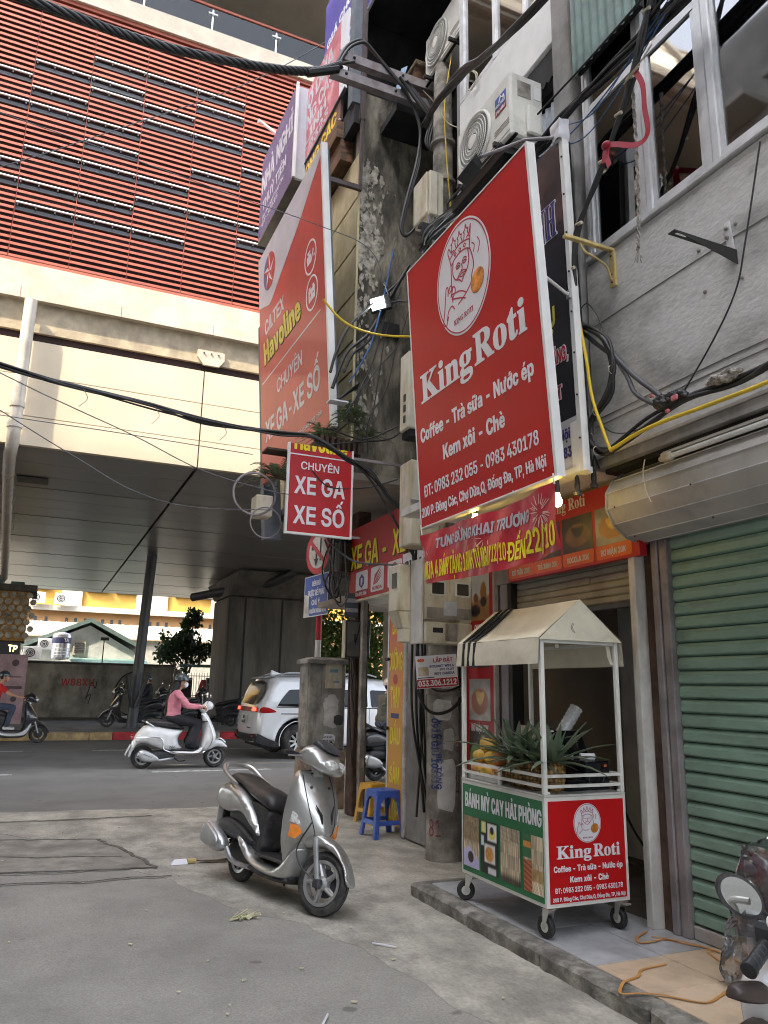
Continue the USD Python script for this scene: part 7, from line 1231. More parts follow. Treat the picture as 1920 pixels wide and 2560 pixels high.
def food2(u, v):
    c = np.repeat(C((.015, .02, .015)), len(u), 0)
    for (x0, y0, x1, y1, col) in ((.02, .75, .32, .99, (.72, .70, .3)), (.38, .62, .95, .98, (.75, .75, .78)), (.2, .2, .85, .58, (.72, .70, .68)), (.0, .5, .2, .72, (.6, .66, .75)), (.4, .0, .9, .15, (.7, .7, .7))):
        m = np.clip(np.minimum(np.minimum(u - x0, x1 - u), np.minimum(v - y0, y1 - v)) * 30, 0, 1); c = mixc(c, np.repeat(C(col), len(u), 0), m)
    c = mixc(c, C((.62, .28, .06)) * (.4 + 1.2 * stain(u, v, 16, 5))[:, None], np.clip((1 - np.hypot((u - .5) / .27, (v - .38) / .16)) * 5, 0, 1)); c = mixc(c, np.repeat(C((.78, .68, .12)), len(u), 0), np.clip((1 - np.hypot((u - .66) / .2, (v - .78) / .12)) * 6, 0, 1)); return mixc(c, np.repeat(C((.02, .02, .02)), len(u), 0), np.clip((1 - np.hypot((u - .66) / .12, (v - .84) / .08)) * 8, 0, 1))
def food3(u, v):
    c = sticks(u, v, 5, 11, .05); k = np.clip((v - .62) * 6, 0, 1); c = mixc(c, sticks(u, v, 8, 15, .25) * .8, k); c = mixc(c, np.repeat(C((.18, .16, .42)), len(u), 0), np.clip((np.hypot(u - .5, (v - .7) * .8) - .46) * 9, 0, 1) * (v > .7)); return mixc(c, c * .15, np.clip((.18 - v) * 9, 0, 1))
def food4(u, v):
    c = sticks(u, v, 9, 14, .02); q = (u < .42) & (v < .55); c[q] = (C((.40, .12, .05)) * (.4 + .9 * (.5 + .5 * np.sin(v[q] * 70 + u[q] * 14)))[:, None]); q = (u < .42) & (v > .58); c[q] = C((.05, .16, .07)) * (.6 + .6 * stain(u[q], v[q], 9, 2))[:, None]; q = (u < .4) & (v > .76) & (v < .86); c[q] = C((.6, .25, .05)); q = (u > .42) & (v < .42) & (v > .2); c[q] = C((.42, .28, .12)) * (.3 + 1.2 * stain(u[q], v[q], 10, 7))[:, None]; q = (u > .42) & (v < .2); c[q] = sticks(u[q], v[q], 2, 12, .5) * 1.2; return c
for i, (x, w, f) in enumerate(((.018, .205, food1), (.245, .21, food2), (.485, .225, food3), (.745, .205, food4))):
    p = picture(gl, 'food_picture', x, .035, w, .325, f, 44, 56, .003); UsdGeom.Xformable(stage.GetPrimAtPath(p)).AddTransformOp().Set(Gf.Matrix4d(*FM.T.ravel()))
# red panel (faces the camera)
rp = P(ct, 'red_panel', bx(CX0 + .022, CY0 - .004, CZ0 + .022, CX1 - .022, CY0, CZ1 - .022), MATS['sign_red'], False)
RM = np.array([[1, 0, 0, CX0], [0, 0, -1, CY0 - .0045], [0, 1, 0, 0], [0, 0, 0, 1.0]])
ts_ = [txt('King', .075, .535, .066, .25, ser=True, grow=.001, d=.002), txt('Roti', .345, .535, .066, .2, ser=True, grow=.001, d=.002), txt('Coffee - Trà sữa - Nước ép', .05, .462, .034, .51, 800, d=.002), txt('Kem xôi - Chè', .165, .401, .034, .285, 800, d=.002), txt('ĐT: 0983 232 055 - 0983 430178', .055, .348, .028, .50, 600, d=.002), txt('200 P. Đông Các, Chợ Dừa,Q, Đống Đa, TP, Hà Nội', .038, .303, .021, .535, 700, d=.002)]
P(rp, 'lettering', xf(cat(ts_), RM), MATS['sign_white'], False)
ov = affinity.translate(affinity.scale(Point(0, 0).buffer(1, 24), .102, .112, origin=(0, 0)), .305, .727)
def ribs(pts, w): return ribbon([(x * .102 + .305, y * .112 + .727) for x, y in pts], w, 4)
rg_ = affinity.translate(affinity.scale(Point(0, 0).buffer(1, 24), .097, .1065, origin=(0, 0)), .305, .727).exterior.buffer(.0012)
lw = .0028; LN = [rg_] + [ribs(p, lw) for p in ([(-.38, .36), (0, .45), (.36, .36)], [(-.42, .50), (0, .60), (.4, .50)], [(-.38, .36), (-.47, .68), (-.3, .58), (-.24, .78), (-.1, .6), (0, .84), (.1, .6), (.24, .78), (.3, .58), (.45, .70), (.36, .36)], [(-.3, .36), (-.3, .1), (-.02, -.08), (.26, .1), (.28, .36)], [(-.2, .24), (-.07, .24)], [(.05, .24), (.2, .24)], [(0, .24), (.02, .1)], [(-.15, .03), (0, .09), (.15, .03)], [(-.38, .36), (-.42, -.2), (-.3, -.35), (.1, -.36)], [(.36, .36), (.44, 0), (.32, -.2)], [(-.82, -.58), (-.62, .04), (-.52, -.1), (-.4, .0), (-.3, -.12)], [(-.66, -.54), (-.4, -.36)], [(.44, .42), (.46, .24)], [(.64, .42), (.6, .18)])]
em = P(rp, 'emblem', xf(prism(ov, .001, .001), RM), MATS['sign_white'], False); P(em, 'line_drawing', xf(prism(unary_union(LN), .001, .0025), RM), MATS['line_red'], False); P(em, 'bun', xf(prism(affinity.rotate(affinity.scale(Point(.358, .695).buffer(.03), 1, .85), 30), .002, .0028), RM), MATS['bread_crust'], False); P(em, 'lettering', xf(txt('KING ROTI', .305, .639, .009, .075, ser=True, anchor='c', d=.001, z=.002), RM), MATS['line_red'], False)
for x, y, a, brk in ((2.90, 4.98, 150, 0), (2.905, 4.07, 100, 0), (3.44, 4.07, 95, 1), (3.44, 4.97, 120, 0)):
    c = np.array([x, y, .096 + .062]); T = lambda m: rot(m, a, [0, 0, 1], (x, y, 0)); w = P(ct, 'caster', T(cat([lathe([(.03, -.016), (.056, -.018), (.062, -.01), (.062, .01), (.056, .018), (.03, .016), (.03, -.016)], 28, 'y', c + [.025, 0, 0])])), MATS['rubber_black'])
    P(w, 'caster_hub', T(lathe([(0, -.02), (.008, -.022), (.012, -.017), (.034, -.015), (.034, .015), (.012, .017), (.008, .022), (0, .02)], 20, 'y', c + [.025, 0, 0])), MATS['caster_core']); P(w, 'caster_fork', T(cat([hull([(x - .025, y + s * .024, .262), (x + .025, y + s * .024, .262), (x + .035, y + s * .024, .15), (x + .015, y + s * .024, .15), (x - .025, y + s * .027, .262), (x + .025, y + s * .027, .262), (x + .035, y + s * .027, .15), (x + .015, y + s * .027, .15)]) for s in (-1, 1)] + [bx(x - .03, y - .03, .255, x + .03, y + .03, .262)])), MATS['zinc'], False)
    P(w, 'caster_plate', lathe([(0, .2625), (.032, .2625), (.032, .269), (0, .269)], 16, c=(x, y, 0)), MATS['copper_rust'])
    if brk: P(w, 'brake_pedal', T(bx(x - .06, y - .022, .245, x - .01, y + .022, .254)), MATS['zinc'], False)
# goods on the cart
ZT = CZ1 + .016
tr = thing('steel_tray', 'steel tray of fruit at the far corner of the cart top', 'tray'); P(tr, 'base', bx(2.90, 4.57, ZT, 3.2, 4.98, ZT + .004), MATS['steel'], False); P(tr, 'rim', cat([bx(2.895, 4.565, ZT, 2.90, 4.985, ZT + .03), bx(3.2, 4.565, ZT, 3.205, 4.985, ZT + .03), bx(2.90, 4.565, ZT, 3.2, 4.57, ZT + .03), bx(2.90, 4.98, ZT, 3.2, 4.985, ZT + .03)]), MATS['steel'], False)
mat('mango_yellow', (.66, .42, .07), .4, var=.1, vs=9, dirt=((.55, .20, .06), .3, 7)); mat('mango_peach', (.68, .36, .14), .4, var=.12, vs=9, dirt=((.6, .15, .06), .35, 6)); mat('box_dark', .03, .7)
mg0 = None; g = np.random.default_rng(12)
where = ['nearest the awning post', 'second in the front row', 'third in the front row', 'at the pineapple end of the front row', 'at the back left', 'in the middle of the back row', 'behind the pineapple leaves', 'lowest left on top of the pile', 'top middle of the pile', 'top of the pile by the pineapples', 'highest on the pile']
pos = [(2.945, 4.93, .03), (2.945, 4.85, .03), (2.945, 4.76, .03), (2.95, 4.66, .03), (3.06, 4.92, .03), (3.06, 4.80, .03), (3.06, 4.68, .03), (2.97, 4.90, .125), (2.98, 4.79, .12), (2.98, 4.69, .12), (3.0, 4.86, .19)]
for i, (x, y, z) in enumerate(pos):
    lab = ('yellow' if i % 3 else 'peach tinted') + ' mango on the cart tray, ' + where[i]; M = rotmat((x, y, ZT + z + .03), float(g.uniform(0, 360)), float(g.uniform(-25, 25)), float(g.uniform(-25, 25)), float(g.uniform(.95, 1.12)))
    t = thing('mango', lab, 'mango', 'mangoes on the cart tray', M=M); m = sph((0, 0, 0), (.068, .047, .046), 3); v = m.vertices; v[:, 2] += .012 * (v[:, 0] / .068) ** 2; m.vertices = v
    P(t, 'flesh', m, MATS['mango_yellow' if i % 3 else 'mango_peach'], 80); P(t, 'stalk', tube([(-.066, 0, .012), (-.075, 0, .016)], .004, 5), MATS['tree_bark'])
N = {'g': ('texture_coordinate', {}), 'mp': ('mapping', {'scale': (1, 1, 1)}), 'v': ('voronoi_texture', {'scale': 42, 'randomness': .25}), 'r': ('rgb_ramp', {'ramp': [(0, (.42, .25, .06)), (.35, (.36, .19, .045)), (.6, (.10, .065, .025)), (1, (.05, .04, .02))]}), 'bp': ('bump', {'strength': .9, 'distance': .012, 'invert': True}), 'b': ('principled_bsdf', {'roughness': .55})}
usd_pin = usdkit.material(stage, '/World/Looks/pineapple_rind', N, [('g.object', 'mp.vector'), ('mp.vector', 'v.vector'), ('v.distance', 'r.fac'), ('v.distance', 'bp.height'), ('bp.normal', 'b.normal'), ('r.color', 'b.base_color')], surface='b.BSDF')
leafmat('leaf_pineapple', (.26, .34, .21), .25)
def pineapple(label, x, y, lean, seed, s=1.0, lf=1.0):
    t = thing('pineapple', label, 'pineapple', 'pineapples on the cart', M=rotmat((x, y, ZT + .0), seed * 40, lean, 0, s)); g = np.random.default_rng(seed)
    P(t, 'fruit', lathe([(0, 0), (.035, .002), (.055, .02), (.066, .06), (.066, .11), (.057, .15), (.035, .172), (0, .176)], 28), usd_pin, 60)
    P(t, 'eye_scale', cat([hull([np.array([(r + q) * math.cos(a + da), (r + q) * math.sin(a + da), z + dz]) for da, dz, q in ((-.16, 0, -.002), (.16, 0, -.002), (0, -.012, -.002), (0, .012, -.002), (0, .002, .006))]) for j, z in enumerate(np.linspace(.025, .155, 7)) for k in range(13) for a in [2 * math.pi * (k + .5 * (j % 2)) / 13] for r in [float(np.interp(z, [.02, .06, .11, .15], [.055, .066, .066, .057]))]]), usd_pin, False)
    for k in range(24):
        q = k / 24; a = k * 2.4; L = lf * (.10 + .17 * math.sin(math.pi * min(1, .25 + q * .75)) * g.uniform(.8, 1.15)); tilt = 1.35 * (1 - q) ** .8 + .12; d = np.array([math.cos(a) * math.sin(tilt), math.sin(a) * math.sin(tilt), math.cos(tilt)]); b0 = np.array([math.cos(a) * .025, math.sin(a) * .025, .165 + .02 * q]); sd_ = np.cross(d, [0, 0, 1.0]); sd_ /= np.linalg.norm(sd_) + 1e-9; nn = np.cross(sd_, d); R_ = []
        for w, u in ((.016, 0), (.024, .3), (.019, .65), (.010, .88), (.001, 1)):
            c = b0 + d * L * u + np.array([0, 0, -.10 * L * 3 * u * u * (1 - q)]); R_.append(np.array([c - sd_ * w + nn * w * .35, c, c + sd_ * w + nn * w * .35, c - nn * .002]))
        P(t, 'leaf', skin(R_, True), MATS['leaf_pineapple'], 40)
pineapple('pineapple with the tallest crown beside the mango tray', 2.97, 4.50, 3, 1, 1.0, 1.75); pineapple('pineapple second from the mango tray along the cart rail', 2.96, 4.37, -4, 2, .95, 1.15); pineapple('pineapple tucked behind the front corner post of the cart', 2.955, 4.24, 4, 3, .95, 1.3); pineapple('pineapple nearest the red panel, plump with wide leaves', 3.0, 4.12, -2, 4, 1.05, 1.4)
mat('screen_black', (.006, .006, .008), .12, var=.05); 
t = thing('till_screen', 'black touch screen till tilted back on the cart', 'screen'); P(t, 'screen', rot(bx(3.22, 4.42, 1.08, 3.52, 4.44, 1.26, .006), -28, [1, 0, 0], (3.3, 4.43, 1.08)), MATS['screen_black'], False); P(t, 'stand', hull([(3.32, 4.40, ZT), (3.46, 4.40, ZT), (3.32, 4.54, ZT), (3.46, 4.54, ZT), (3.36, 4.45, 1.12), (3.42, 4.45, 1.12)]), MATS['black_plastic'], False); P(t, 'bezel_label', rot(bx(3.225, 4.416, 1.245, 3.29, 4.419, 1.255), -28, [1, 0, 0], (3.3, 4.43, 1.08)), MATS['plate_white'], False)
t = thing('till_screen', 'second black flat screen seen edge on behind the pineapples', 'screen'); P(t, 'screen', rot(bx(3.14, 4.62, 1.03, 3.165, 4.9, 1.30, .005), 32, [0, 1, 0], (3.15, 4.7, 1.03)), MATS['screen_black'], False); P(t, 'stand', rot(bx(3.17, 4.72, ZT, 3.22, 4.8, 1.15, .005), 20, [0, 1, 0], (3.2, 4.75, .9)), MATS['black_plastic'], False)
t = thing('receipt_printer', 'black receipt printer box with a white paper roll on top', 'printer'); P(t, 'case', bx(3.27, 4.14, ZT, 3.46, 4.36, 1.07, .008), MATS['screen_black'], False); P(t, 'sticker', bx(3.41, 4.137, 1.035, 3.43, 4.1395, 1.05), MATS['sign_orange'], False); P(t, 'paper_roll', cyl(.022, (3.31, 4.25, 1.092), (3.40, 4.22, 1.092), 14), MATS['sign_white']); P(t, 'drawer', bx(3.1, 4.13, ZT, 3.265, 4.38, .96, .005), MATS['screen_black'], False); P(t, 'wire', tube([(3.3, 4.13, 1.0), (3.27, 4.11, .95), (3.35, 4.10, .93), (3.40, 4.12, 1.0)], .003, 5, 6), MATS['black_metal'])
mat('cup_plastic', (.68, .68, .68), .3, var=.04, coat=.3); pane('film_clear', (.80, .81, .84), .16, 1.4, .10)
t = thing('cup_stack', 'leaning stack of white plastic cups behind the till', 'cups')
for k in range(9): P(t, 'cup', xf(lathe([(.034, 0), (.046, .115), (.049, .118), (.045, .118), (.033, .002), (0, .002)], 18), trimesh.transformations.rotation_matrix(math.radians(38), [0, 1, 0], (3.34, 4.62, 1.08)) @ trimesh.transformations.translation_matrix((3.34, 4.62, 1.08 + .034 * k))), MATS['cup_plastic'])
P(t, 'cup_rack', hull([(3.26, 4.58, ZT), (3.34, 4.58, ZT), (3.26, 4.66, ZT), (3.34, 4.66, ZT), (3.32, 4.6, 1.10), (3.36, 4.6, 1.10)]), MATS['black_plastic'], False)
def crumple(poly_pts, thick, seed, amp):
    m = hull(poly_pts).subdivide_to_size(.03); v = m.vertices; n = meshkit.fbm(v * 6, 2, seed); m.vertices = v + m.vertex_normals * ((np.abs(n - .5) * 2 - .3) * amp)[:, None]; return m
t = thing('clear_bag', 'crumpled clear plastic bag of lids behind the printer', 'bag'); P(t, 'film', crumple([(3.28, 4.45, 1.05), (3.44, 4.42, 1.06), (3.30, 4.5, 1.13), (3.46, 4.47, 1.22), (3.48, 4.5, 1.20), (3.36, 4.44, 1.15)], .0, 4, .05), MATS['film_clear'], False); P(t, 'lid', lathe([(0, 0), (.045, 0), (.047, .01), (0, .012)], 18, c=(3.36, 4.46, 1.075)), MATS['cup_plastic'])

# ================================================================== stools
mat('stool_blue', (.055, .12, .46), .4, var=.06, dirt=((.25, .33, .6), .12, 20)); mat('stool_yellow', (.62, .34, .03), .45, var=.06)
def stool(label, loc, rz, m, s=1.0):
    t = thing('plastic_stool', label, 'stool', M=rotmat(loc, rz, 0, 0, s)); H = .475
    sq = rrect(-.135, -.135, .135, .135, .03); P(t, 'seat', cat([prism(sq, .02, H - .02), prism(rrect(-.143, -.143, .143, .143, .035).difference(rrect(-.125, -.125, .125, .125, .03)), .05, H - .055)]), MATS[m], 30); P(t, 'seat_hole', prism(Point(0, 0).buffer(.022), .001, H), MATS['soot_black'], False)
    for k, (sx, sy) in enumerate(((1, 1), (-1, 1), (-1, -1), (1, -1))):
        c = lambda q, w: [(sx * q, sy * q), (sx * (q - w), sy * q), (sx * q, sy * (q - w)), (sx * (q - .012), sy * (q - w)), (sx * (q - w), sy * (q - .012)), (sx * (q - .012), sy * (q - .012))]
        P(t, 'leg', cat([hull([(x, y, H - .05) for x, y in a[:4]] + [(x, y, 0) for x, y in b[:4]]) for a, b in ((([(sx * .14, sy * .14), (sx * .085, sy * .14), (sx * .085, sy * .128), (sx * .14, sy * .128)]), ([(sx * .185, sy * .185), (sx * .138, sy * .185), (sx * .138, sy * .173), (sx * .185, sy * .173)])), (([(sx * .14, sy * .127), (sx * .128, sy * .127), (sx * .128, sy * .085), (sx * .14, sy * .085)]), ([(sx * .185, sy * .172), (sx * .173, sy * .172), (sx * .173, sy * .138), (sx * .185, sy * .138)])))]), MATS[m], False)
    for ang in (0, 90, 180, 270):
        P(t, 'stretcher', rot(hull([(.160, -.13, .13), (.160, .13, .13), (.153, -.12, .175), (.153, .12, .175), (.168, -.13, .13), (.168, .13, .13), (.161, -.12, .175), (.161, .12, .175)]), ang, [0, 0, 1]), MATS[m], False)
        ar = sbox(-.10, 0, .10, .06).difference(affinity.scale(Point(0, 0).buffer(1, 12), .08, .05, origin=(0, 0)))
        A = xf(prism(ar, .006), np.array([[0, 0, 1, .138], [1, 0, 0, 0], [0, 1, 0, H - .115], [0, 0, 0, 1.0]])); P(t, 'apron', rot(A, ang, [0, 0, 1]), MATS[m], False)
    return t
stool('blue plastic stool standing before the corner shop', (3.48, 7.76, .008), 3, 'stool_blue', .97); stool('yellow plastic stool half hidden behind the blue one', (3.72, 8.55, .008), 10, 'stool_yellow', .9)

# ================================================================== street cabinet and black boxes at the corner
cb = thing('street_cabinet', 'grimy grey telecom cabinet with torn posters behind the silver scooter', 'cabinet')
P(cb, 'case', bx(3.24, 9.6, .72, 3.74, 10.0, 1.80, .01), MATS['grey_cabinet'], False); P(cb, 'lid', hull([(3.20, 9.56, 1.80), (3.78, 9.56, 1.80), (3.20, 10.04, 1.80), (3.78, 10.04, 1.80), (3.20, 9.56, 1.85), (3.78, 9.56, 1.85), (3.20, 10.04, 1.85), (3.78, 10.04, 1.85), (3.3, 9.66, 1.885), (3.68, 9.66, 1.885), (3.3, 9.94, 1.885), (3.68, 9.94, 1.885)]), MATS['grey_cabinet'], False); P(cb, 'base', bx(3.22, 9.58, .0, 3.76, 10.02, .715, .012), mat('rusty_base', (.22, .15, .10), .8, var=.25, dirt=((.3, .28, .24), .4, 5)), False)
P(cb, 'door', bx(3.405, 9.588, .74, 3.73, 9.599, 1.78, .004), MATS['grey_cabinet'], False); P(cb, 'side_door', bx(3.228, 9.63, .76, 3.2395, 9.97, 1.76, .004), MATS['grey_cabinet'], False)
P(cb, 'poster', bx(3.45, 9.58, 1.49, 3.68, 9.587, 1.83), MATS['box_cream'], False); P(cb, 'print', cat([bx(3.51, 9.576, 1.69, 3.62, 9.5795, 1.73), bx(3.56, 9.576, 1.56, 3.64, 9.5795, 1.585)]), mat('faded_blue', (.18, .30, .38), .7, var=.2), False)
g = np.random.default_rng(4)
def torn(x0, z0, x1, z1, seed): g = np.random.default_rng(seed); an = np.linspace(0, 2 * np.pi, 26, endpoint=False); return Polygon([((x0 + x1) / 2 + (x1 - x0) / 2 * np.sign(math.cos(a)) * abs(math.cos(a)) ** .5 * g.uniform(.7, 1), (z0 + z1) / 2 + (z1 - z0) / 2 * np.sign(math.sin(a)) * abs(math.sin(a)) ** .5 * g.uniform(.75, 1)) for a in an]).buffer(0)
P(cb, 'torn_poster', slab(torn(3.42, .98, 3.66, 1.42, 6), 'y', 9.584, 9.5875), MATS['paper_white'], False); ph = P(cb, 'torn_poster', slab(torn(3.43, .78, 3.62, .93, 7), 'y', 9.583, 9.5875), MATS['sign_white'], False); P(ph, 'lettering', xf(cat([txt('0941 842', 3.44, .80, .05, .15, 800), txt('HÚT BỂ PHỐT', 3.45, .87, .022, .12, 600)]), np.array([[1, 0, 0, 0], [0, 0, -1, 9.5825], [0, 1, 0, 0], [0, 0, 0, 1.0]])), MATS['ink_black'], False)
P(cb, 'torn_poster', slab(torn(3.58, 1.02, 3.72, 1.16, 9), 'y', 9.580, 9.5835), MATS['dark_grey_metal'], False); P(cb, 'torn_poster', mv(slab(torn(9.66, .9, 9.94, 1.6, 12), 'x', 3.2275, 3.2245), 0, 0, 0), MATS['pole_concrete'], False)
eb = thing('electrical_box', 'dark grey steel electrical box mounted by the corner shop door frame', 'box'); P(eb, 'case', bx(3.45, 8.9, 1.86, 3.78, 9.0, 2.32, .008), MATS['dark_grey_metal'], False); P(eb, 'door', bx(3.47, 8.89, 1.88, 3.77, 8.898, 2.30, .003), mat('box_grey', (.16, .155, .14), .5, var=.1, dirt=((.07, .065, .06), .4, 4)), False); P(eb, 'side_strip', bx(3.44, 8.9, 1.86, 3.449, 9.0, 2.32), MATS['box_cream'], False); P(eb, 'handle', bx(3.56, 8.88, 2.05, 3.575, 8.889, 2.15), MATS['soot_black'], False)
eb = thing('electrical_box', 'black cable splice box hanging in the wire tangle above the cabinet', 'box'); P(eb, 'case', bx(3.42, 9.1, 2.95, 3.62, 9.3, 3.35, .02), MATS['black_plastic'], False); P(eb, 'lid', bx(3.41, 9.09, 3.36, 3.63, 9.31, 3.40, .01), MATS['black_plastic'], False)
nb = thing('notice_plate', 'small grey notice plate tied to the black corner post', 'sign'); P(nb, 'plate', bx(3.44, 8.93, 2.36, 3.62, 8.945, 2.66), MATS['slate_blue'], False); P(nb, 'stripe', cat([bx(3.445, 8.925, z, 3.615, 8.9295, z + .05) for z in (2.42, 2.54)]), MATS['sign_grey'], False)

# ================================================================== lamps
mat('led_glow', (.9, .9, .9), .2, em=((.92, .97, 1.0), 28)); mat('bulb_glow', (.9, .8, .3), .3, em=((1.0, .70, .12), 7)); mat('tube_glow', (.9, .9, .9), .3, em=((.95, 1, 1), 3))
fl = thing('floodlight', 'lit white floodlight hanging among wires left of the red board', 'lamp', M=frame((3.02, 7.05, 5.62), (.80, -.55, .22), (.22, -.1, .9)))
P(fl, 'housing', bx(-.12, -.09, -.05, .12, .09, 0, .01), MATS['black_metal'], False); P(fl, 'glass', bx(-.10, -.07, .0005, .05, .07, .004), MATS['led_glow'], False); P(fl, 'arm', tube([(.1, 0, -.05), (.2, .02, -.1), (.35, -.04, -.1)], .012, 6), MATS['black_metal'])
fl = thing('floodlight', 'black floodlight on an arm in front of the outdoor unit', 'lamp'); P(fl, 'housing', hull([(2.60, 4.60, 5.40), (2.62, 4.40, 5.44), (2.64, 4.60, 5.47), (2.66, 4.40, 5.51), (2.70, 4.62, 5.42), (2.72, 4.42, 5.46), (2.69, 4.60, 5.36), (2.71, 4.42, 5.40)]), MATS['black_metal'], False); P(fl, 'bracket', tube([(2.66, 4.60, 5.44), (2.70, 4.58, 5.52), (2.72, 4.42, 5.55), (2.68, 4.38, 5.47)], .008, 6), MATS['black_metal']); P(fl, 'arm', tube([(2.70, 4.42, 5.50), (2.86, 4.05, 5.44), (3.02, 3.92, 5.42), (3.10, 3.90, 5.40)], .013, 8), MATS['guide_steel'])
sc_ = thing('post_cap', 'crumpled pale tape wrapped round the top of the black sign frame', 'tape'); P(sc_, 'wrap', crumple([(3.02, 3.86, 5.38), (3.10, 3.86, 5.38), (3.02, 3.94, 5.38), (3.10, 3.94, 5.38), (3.0, 3.82, 5.52), (3.1, 3.84, 5.54), (3.02, 3.96, 5.53), (3.12, 3.95, 5.52)], 0, 8, .03), MATS['sign_white'], False)
fl = thing('floodlight', 'small black floodlight with white plate among the balcony plants', 'lamp'); P(fl, 'housing', hull([(2.55, 7.05, 4.42), (2.75, 7.0, 4.6), (2.58, 6.98, 4.42), (2.78, 6.95, 4.62), (2.55, 7.05, 4.38), (2.76, 7.0, 4.55)]), MATS['black_metal'], False); P(fl, 'glass', bx(2.46, 6.98, 4.37, 2.66, 7.1, 4.385), MATS['sign_white'], False)
for x, y, z, lit, lab in ((2.98, 3.96, 2.74, 1, 'lit yellow bulb hanging under the canopy beside the shutter box'), (3.16, 3.98, 2.79, 0, 'unlit grey bulb socket beside the lit yellow bulb'), (3.3, 3.98, 2.86, 0, 'third black bulb socket closest to the shutter box'), (2.95, 4.95, 2.80, 1, 'lit bulb half hidden behind the opening banner')):
    t = thing('hanging_bulb', lab, 'lamp'); P(t, 'socket', lathe([(0, .115), (.014, .11), (.02, .05), (.017, .02), (0, .02)], 12, c=(x, y, z)), MATS['black_plastic']); P(t, 'bulb' if lit else 'socket_ring', lathe([(.016, .02), (.02, .0), (.032, -.03), (.033, -.045), (.02, -.068), (0, -.075)], 18, c=(x, y, z)) if lit else lathe([(.017, .02), (.03, 0), (.024, -.02), (0, -.022)], 14, c=(x, y, z)), MATS['bulb_glow' if lit else 'dark_grey_metal']); P(t, 'cord', tube([(x, y, z + .11), (x, y, z + .17), (x + .03, y + .02, z + .215), (x + .07, y + .02, 2.985)], .006, 6, 5), MATS['black_metal'])
t = thing('tube_lamp', 'lit white energy saving lamp inside the corner shop', 'lamp'); P(t, 'tube', lathe([(0, 0), (.05, .01), (.055, .1), (.05, .19), (0, .2)], 14, c=(4.55, 9.4, 1.95)), MATS['tube_glow']); P(t, 'cord', tube([(4.55, 9.4, 2.15), (4.55, 9.4, 2.62)], .006, 5), MATS['white_metal'])

# ================================================================== balcony plants
def frond_bush(label, c, n, L, seed, col='leaf_mid', pot=True, spread=1.0):
    g = np.random.default_rng(seed); t = thing('potted_plant', label, 'plant'); V, F, k = [], [], 0; stems = []
    for i in range(n):
        a = g.uniform(0, 6.28); el_ = g.uniform(.2, 1.3); l = L * g.uniform(.6, 1.1); d = np.array([math.cos(a) * math.cos(el_) * spread, math.sin(a) * math.cos(el_) * spread, math.sin(el_)]); pts = [np.array(c) + d * l * u + np.array([0, 0, -.55 * l * u * u]) for u in np.linspace(0, 1, 9)]; stems.append(tube(pts, [.005, .0015], 4)); s_ = np.cross(d, [0, 0, 1.0]); s_ /= np.linalg.norm(s_)
        for u in np.linspace(.2, 1, 16):
            p = np.array(c) + d * l * u + np.array([0, 0, -.55 * l * u * u]); w = .15 * L * (1.15 - u * .6)
            for q in (-1, 1):
                e = p + q * s_ * w + d * w * .5 + np.array([0, 0, -.3 * w * g.uniform(.2, 1.6)]); b = (d * .5 + np.array([0, 0, .3])) * .007 * (L / .5); V += [p - b, p + b, e]; F.append((k, k + 1, k + 2)); k += 3
    P(t, 'foliage', trimesh.Trimesh(np.array(V), np.array(F), process=False), MATS[col], False); P(t, 'stem', cat(stems), MATS['tree_bark'])
    if pot: P(t, 'pot', lathe([(0, -.22), (.09, -.22), (.13, -.02), (.14, 0), (.12, 0), (.0, -.03)], 18, c=c), mat('terracotta', (.24, .10, .06), .8, var=.15) if 'terracotta' not in MATS else MATS['terracotta'])
frond_bush('feathery plant bush spilling over at the left of the hanging sign', (2.12, 7.55, 3.62), 46, .5, 1, 'leaf_pine', False); frond_bush('fine green plant along the shelf above the hanging sign', (2.5, 7.3, 4.06), 46, .36, 2, 'leaf_pine', False); frond_bush('taller wispy plant at the foot of the oil board', (2.78, 7.2, 4.25), 34, .5, 3, 'leaf_pine', False, .6); frond_bush('small plant sprig right of the shelf plants', (2.95, 7.2, 4.1), 16, .3, 4, 'leaf_mid', False)
bl = thing('plant_shelf', 'rusty iron plant shelf with ribbed trough above the hanging sign', 'shelf'); P(bl, 'trough', cat([bx(1.9, 7.25, 3.84, 2.92, 7.45, 3.86)] + [bx(2.45 + .06 * k, 7.2, 3.90, 2.48 + .06 * k, 7.4, 4.06) for k in range(8)]), MATS['rust_wood'], False); P(bl, 'shelf_pot', bx(1.88, 7.5, 3.2, 2.06, 7.7, 3.42, .01), MATS['box_cream'], False); PS(bl, 'hoop', ([torus(.22, .012, 24, 6, 'y', (1.86, 7.5, 3.42)), torus(.16, .008, 20, 6, 'y', (1.98, 7.45, 3.12))]), MATS['guide_steel'])

# ================================================================== ribbon, rope, straps, litter
mat('ribbon_red', (.30, .005, .022), .5, var=.1); mat('rope_grey', (.30, .27, .24), .9, var=.3, vs=30); mat('strap_orange', (.56, .27, .07), .4, var=.1); mat('yellow_cable', (.72, .50, .03), .45, var=.05); mat('cable_black', .012, .5, var=.2, spec=.6); mat('cable_grey', (.10, .10, .11), .5); mat('wire_cream', (.5, .45, .33), .6); mat('cable_blue', (.03, .10, .25), .5); mat('cable_green', (.03, .20, .09), .5)
def band(pts, w, n=(1, 0, 0), m=8):
    p = spline(pts, m); t = np.gradient(p, axis=0); t /= np.linalg.norm(t, axis=1, keepdims=True); s = np.cross(t, n); s /= np.maximum(np.linalg.norm(s, axis=1, keepdims=True), 1e-6); s = s * (w / 2); o = np.array(n) * .0006
    return skin([np.array([a - b - o, a + b - o, a + b + o, a - b + o]) for a, b in zip(p, s)])
def onw(pts): return pts
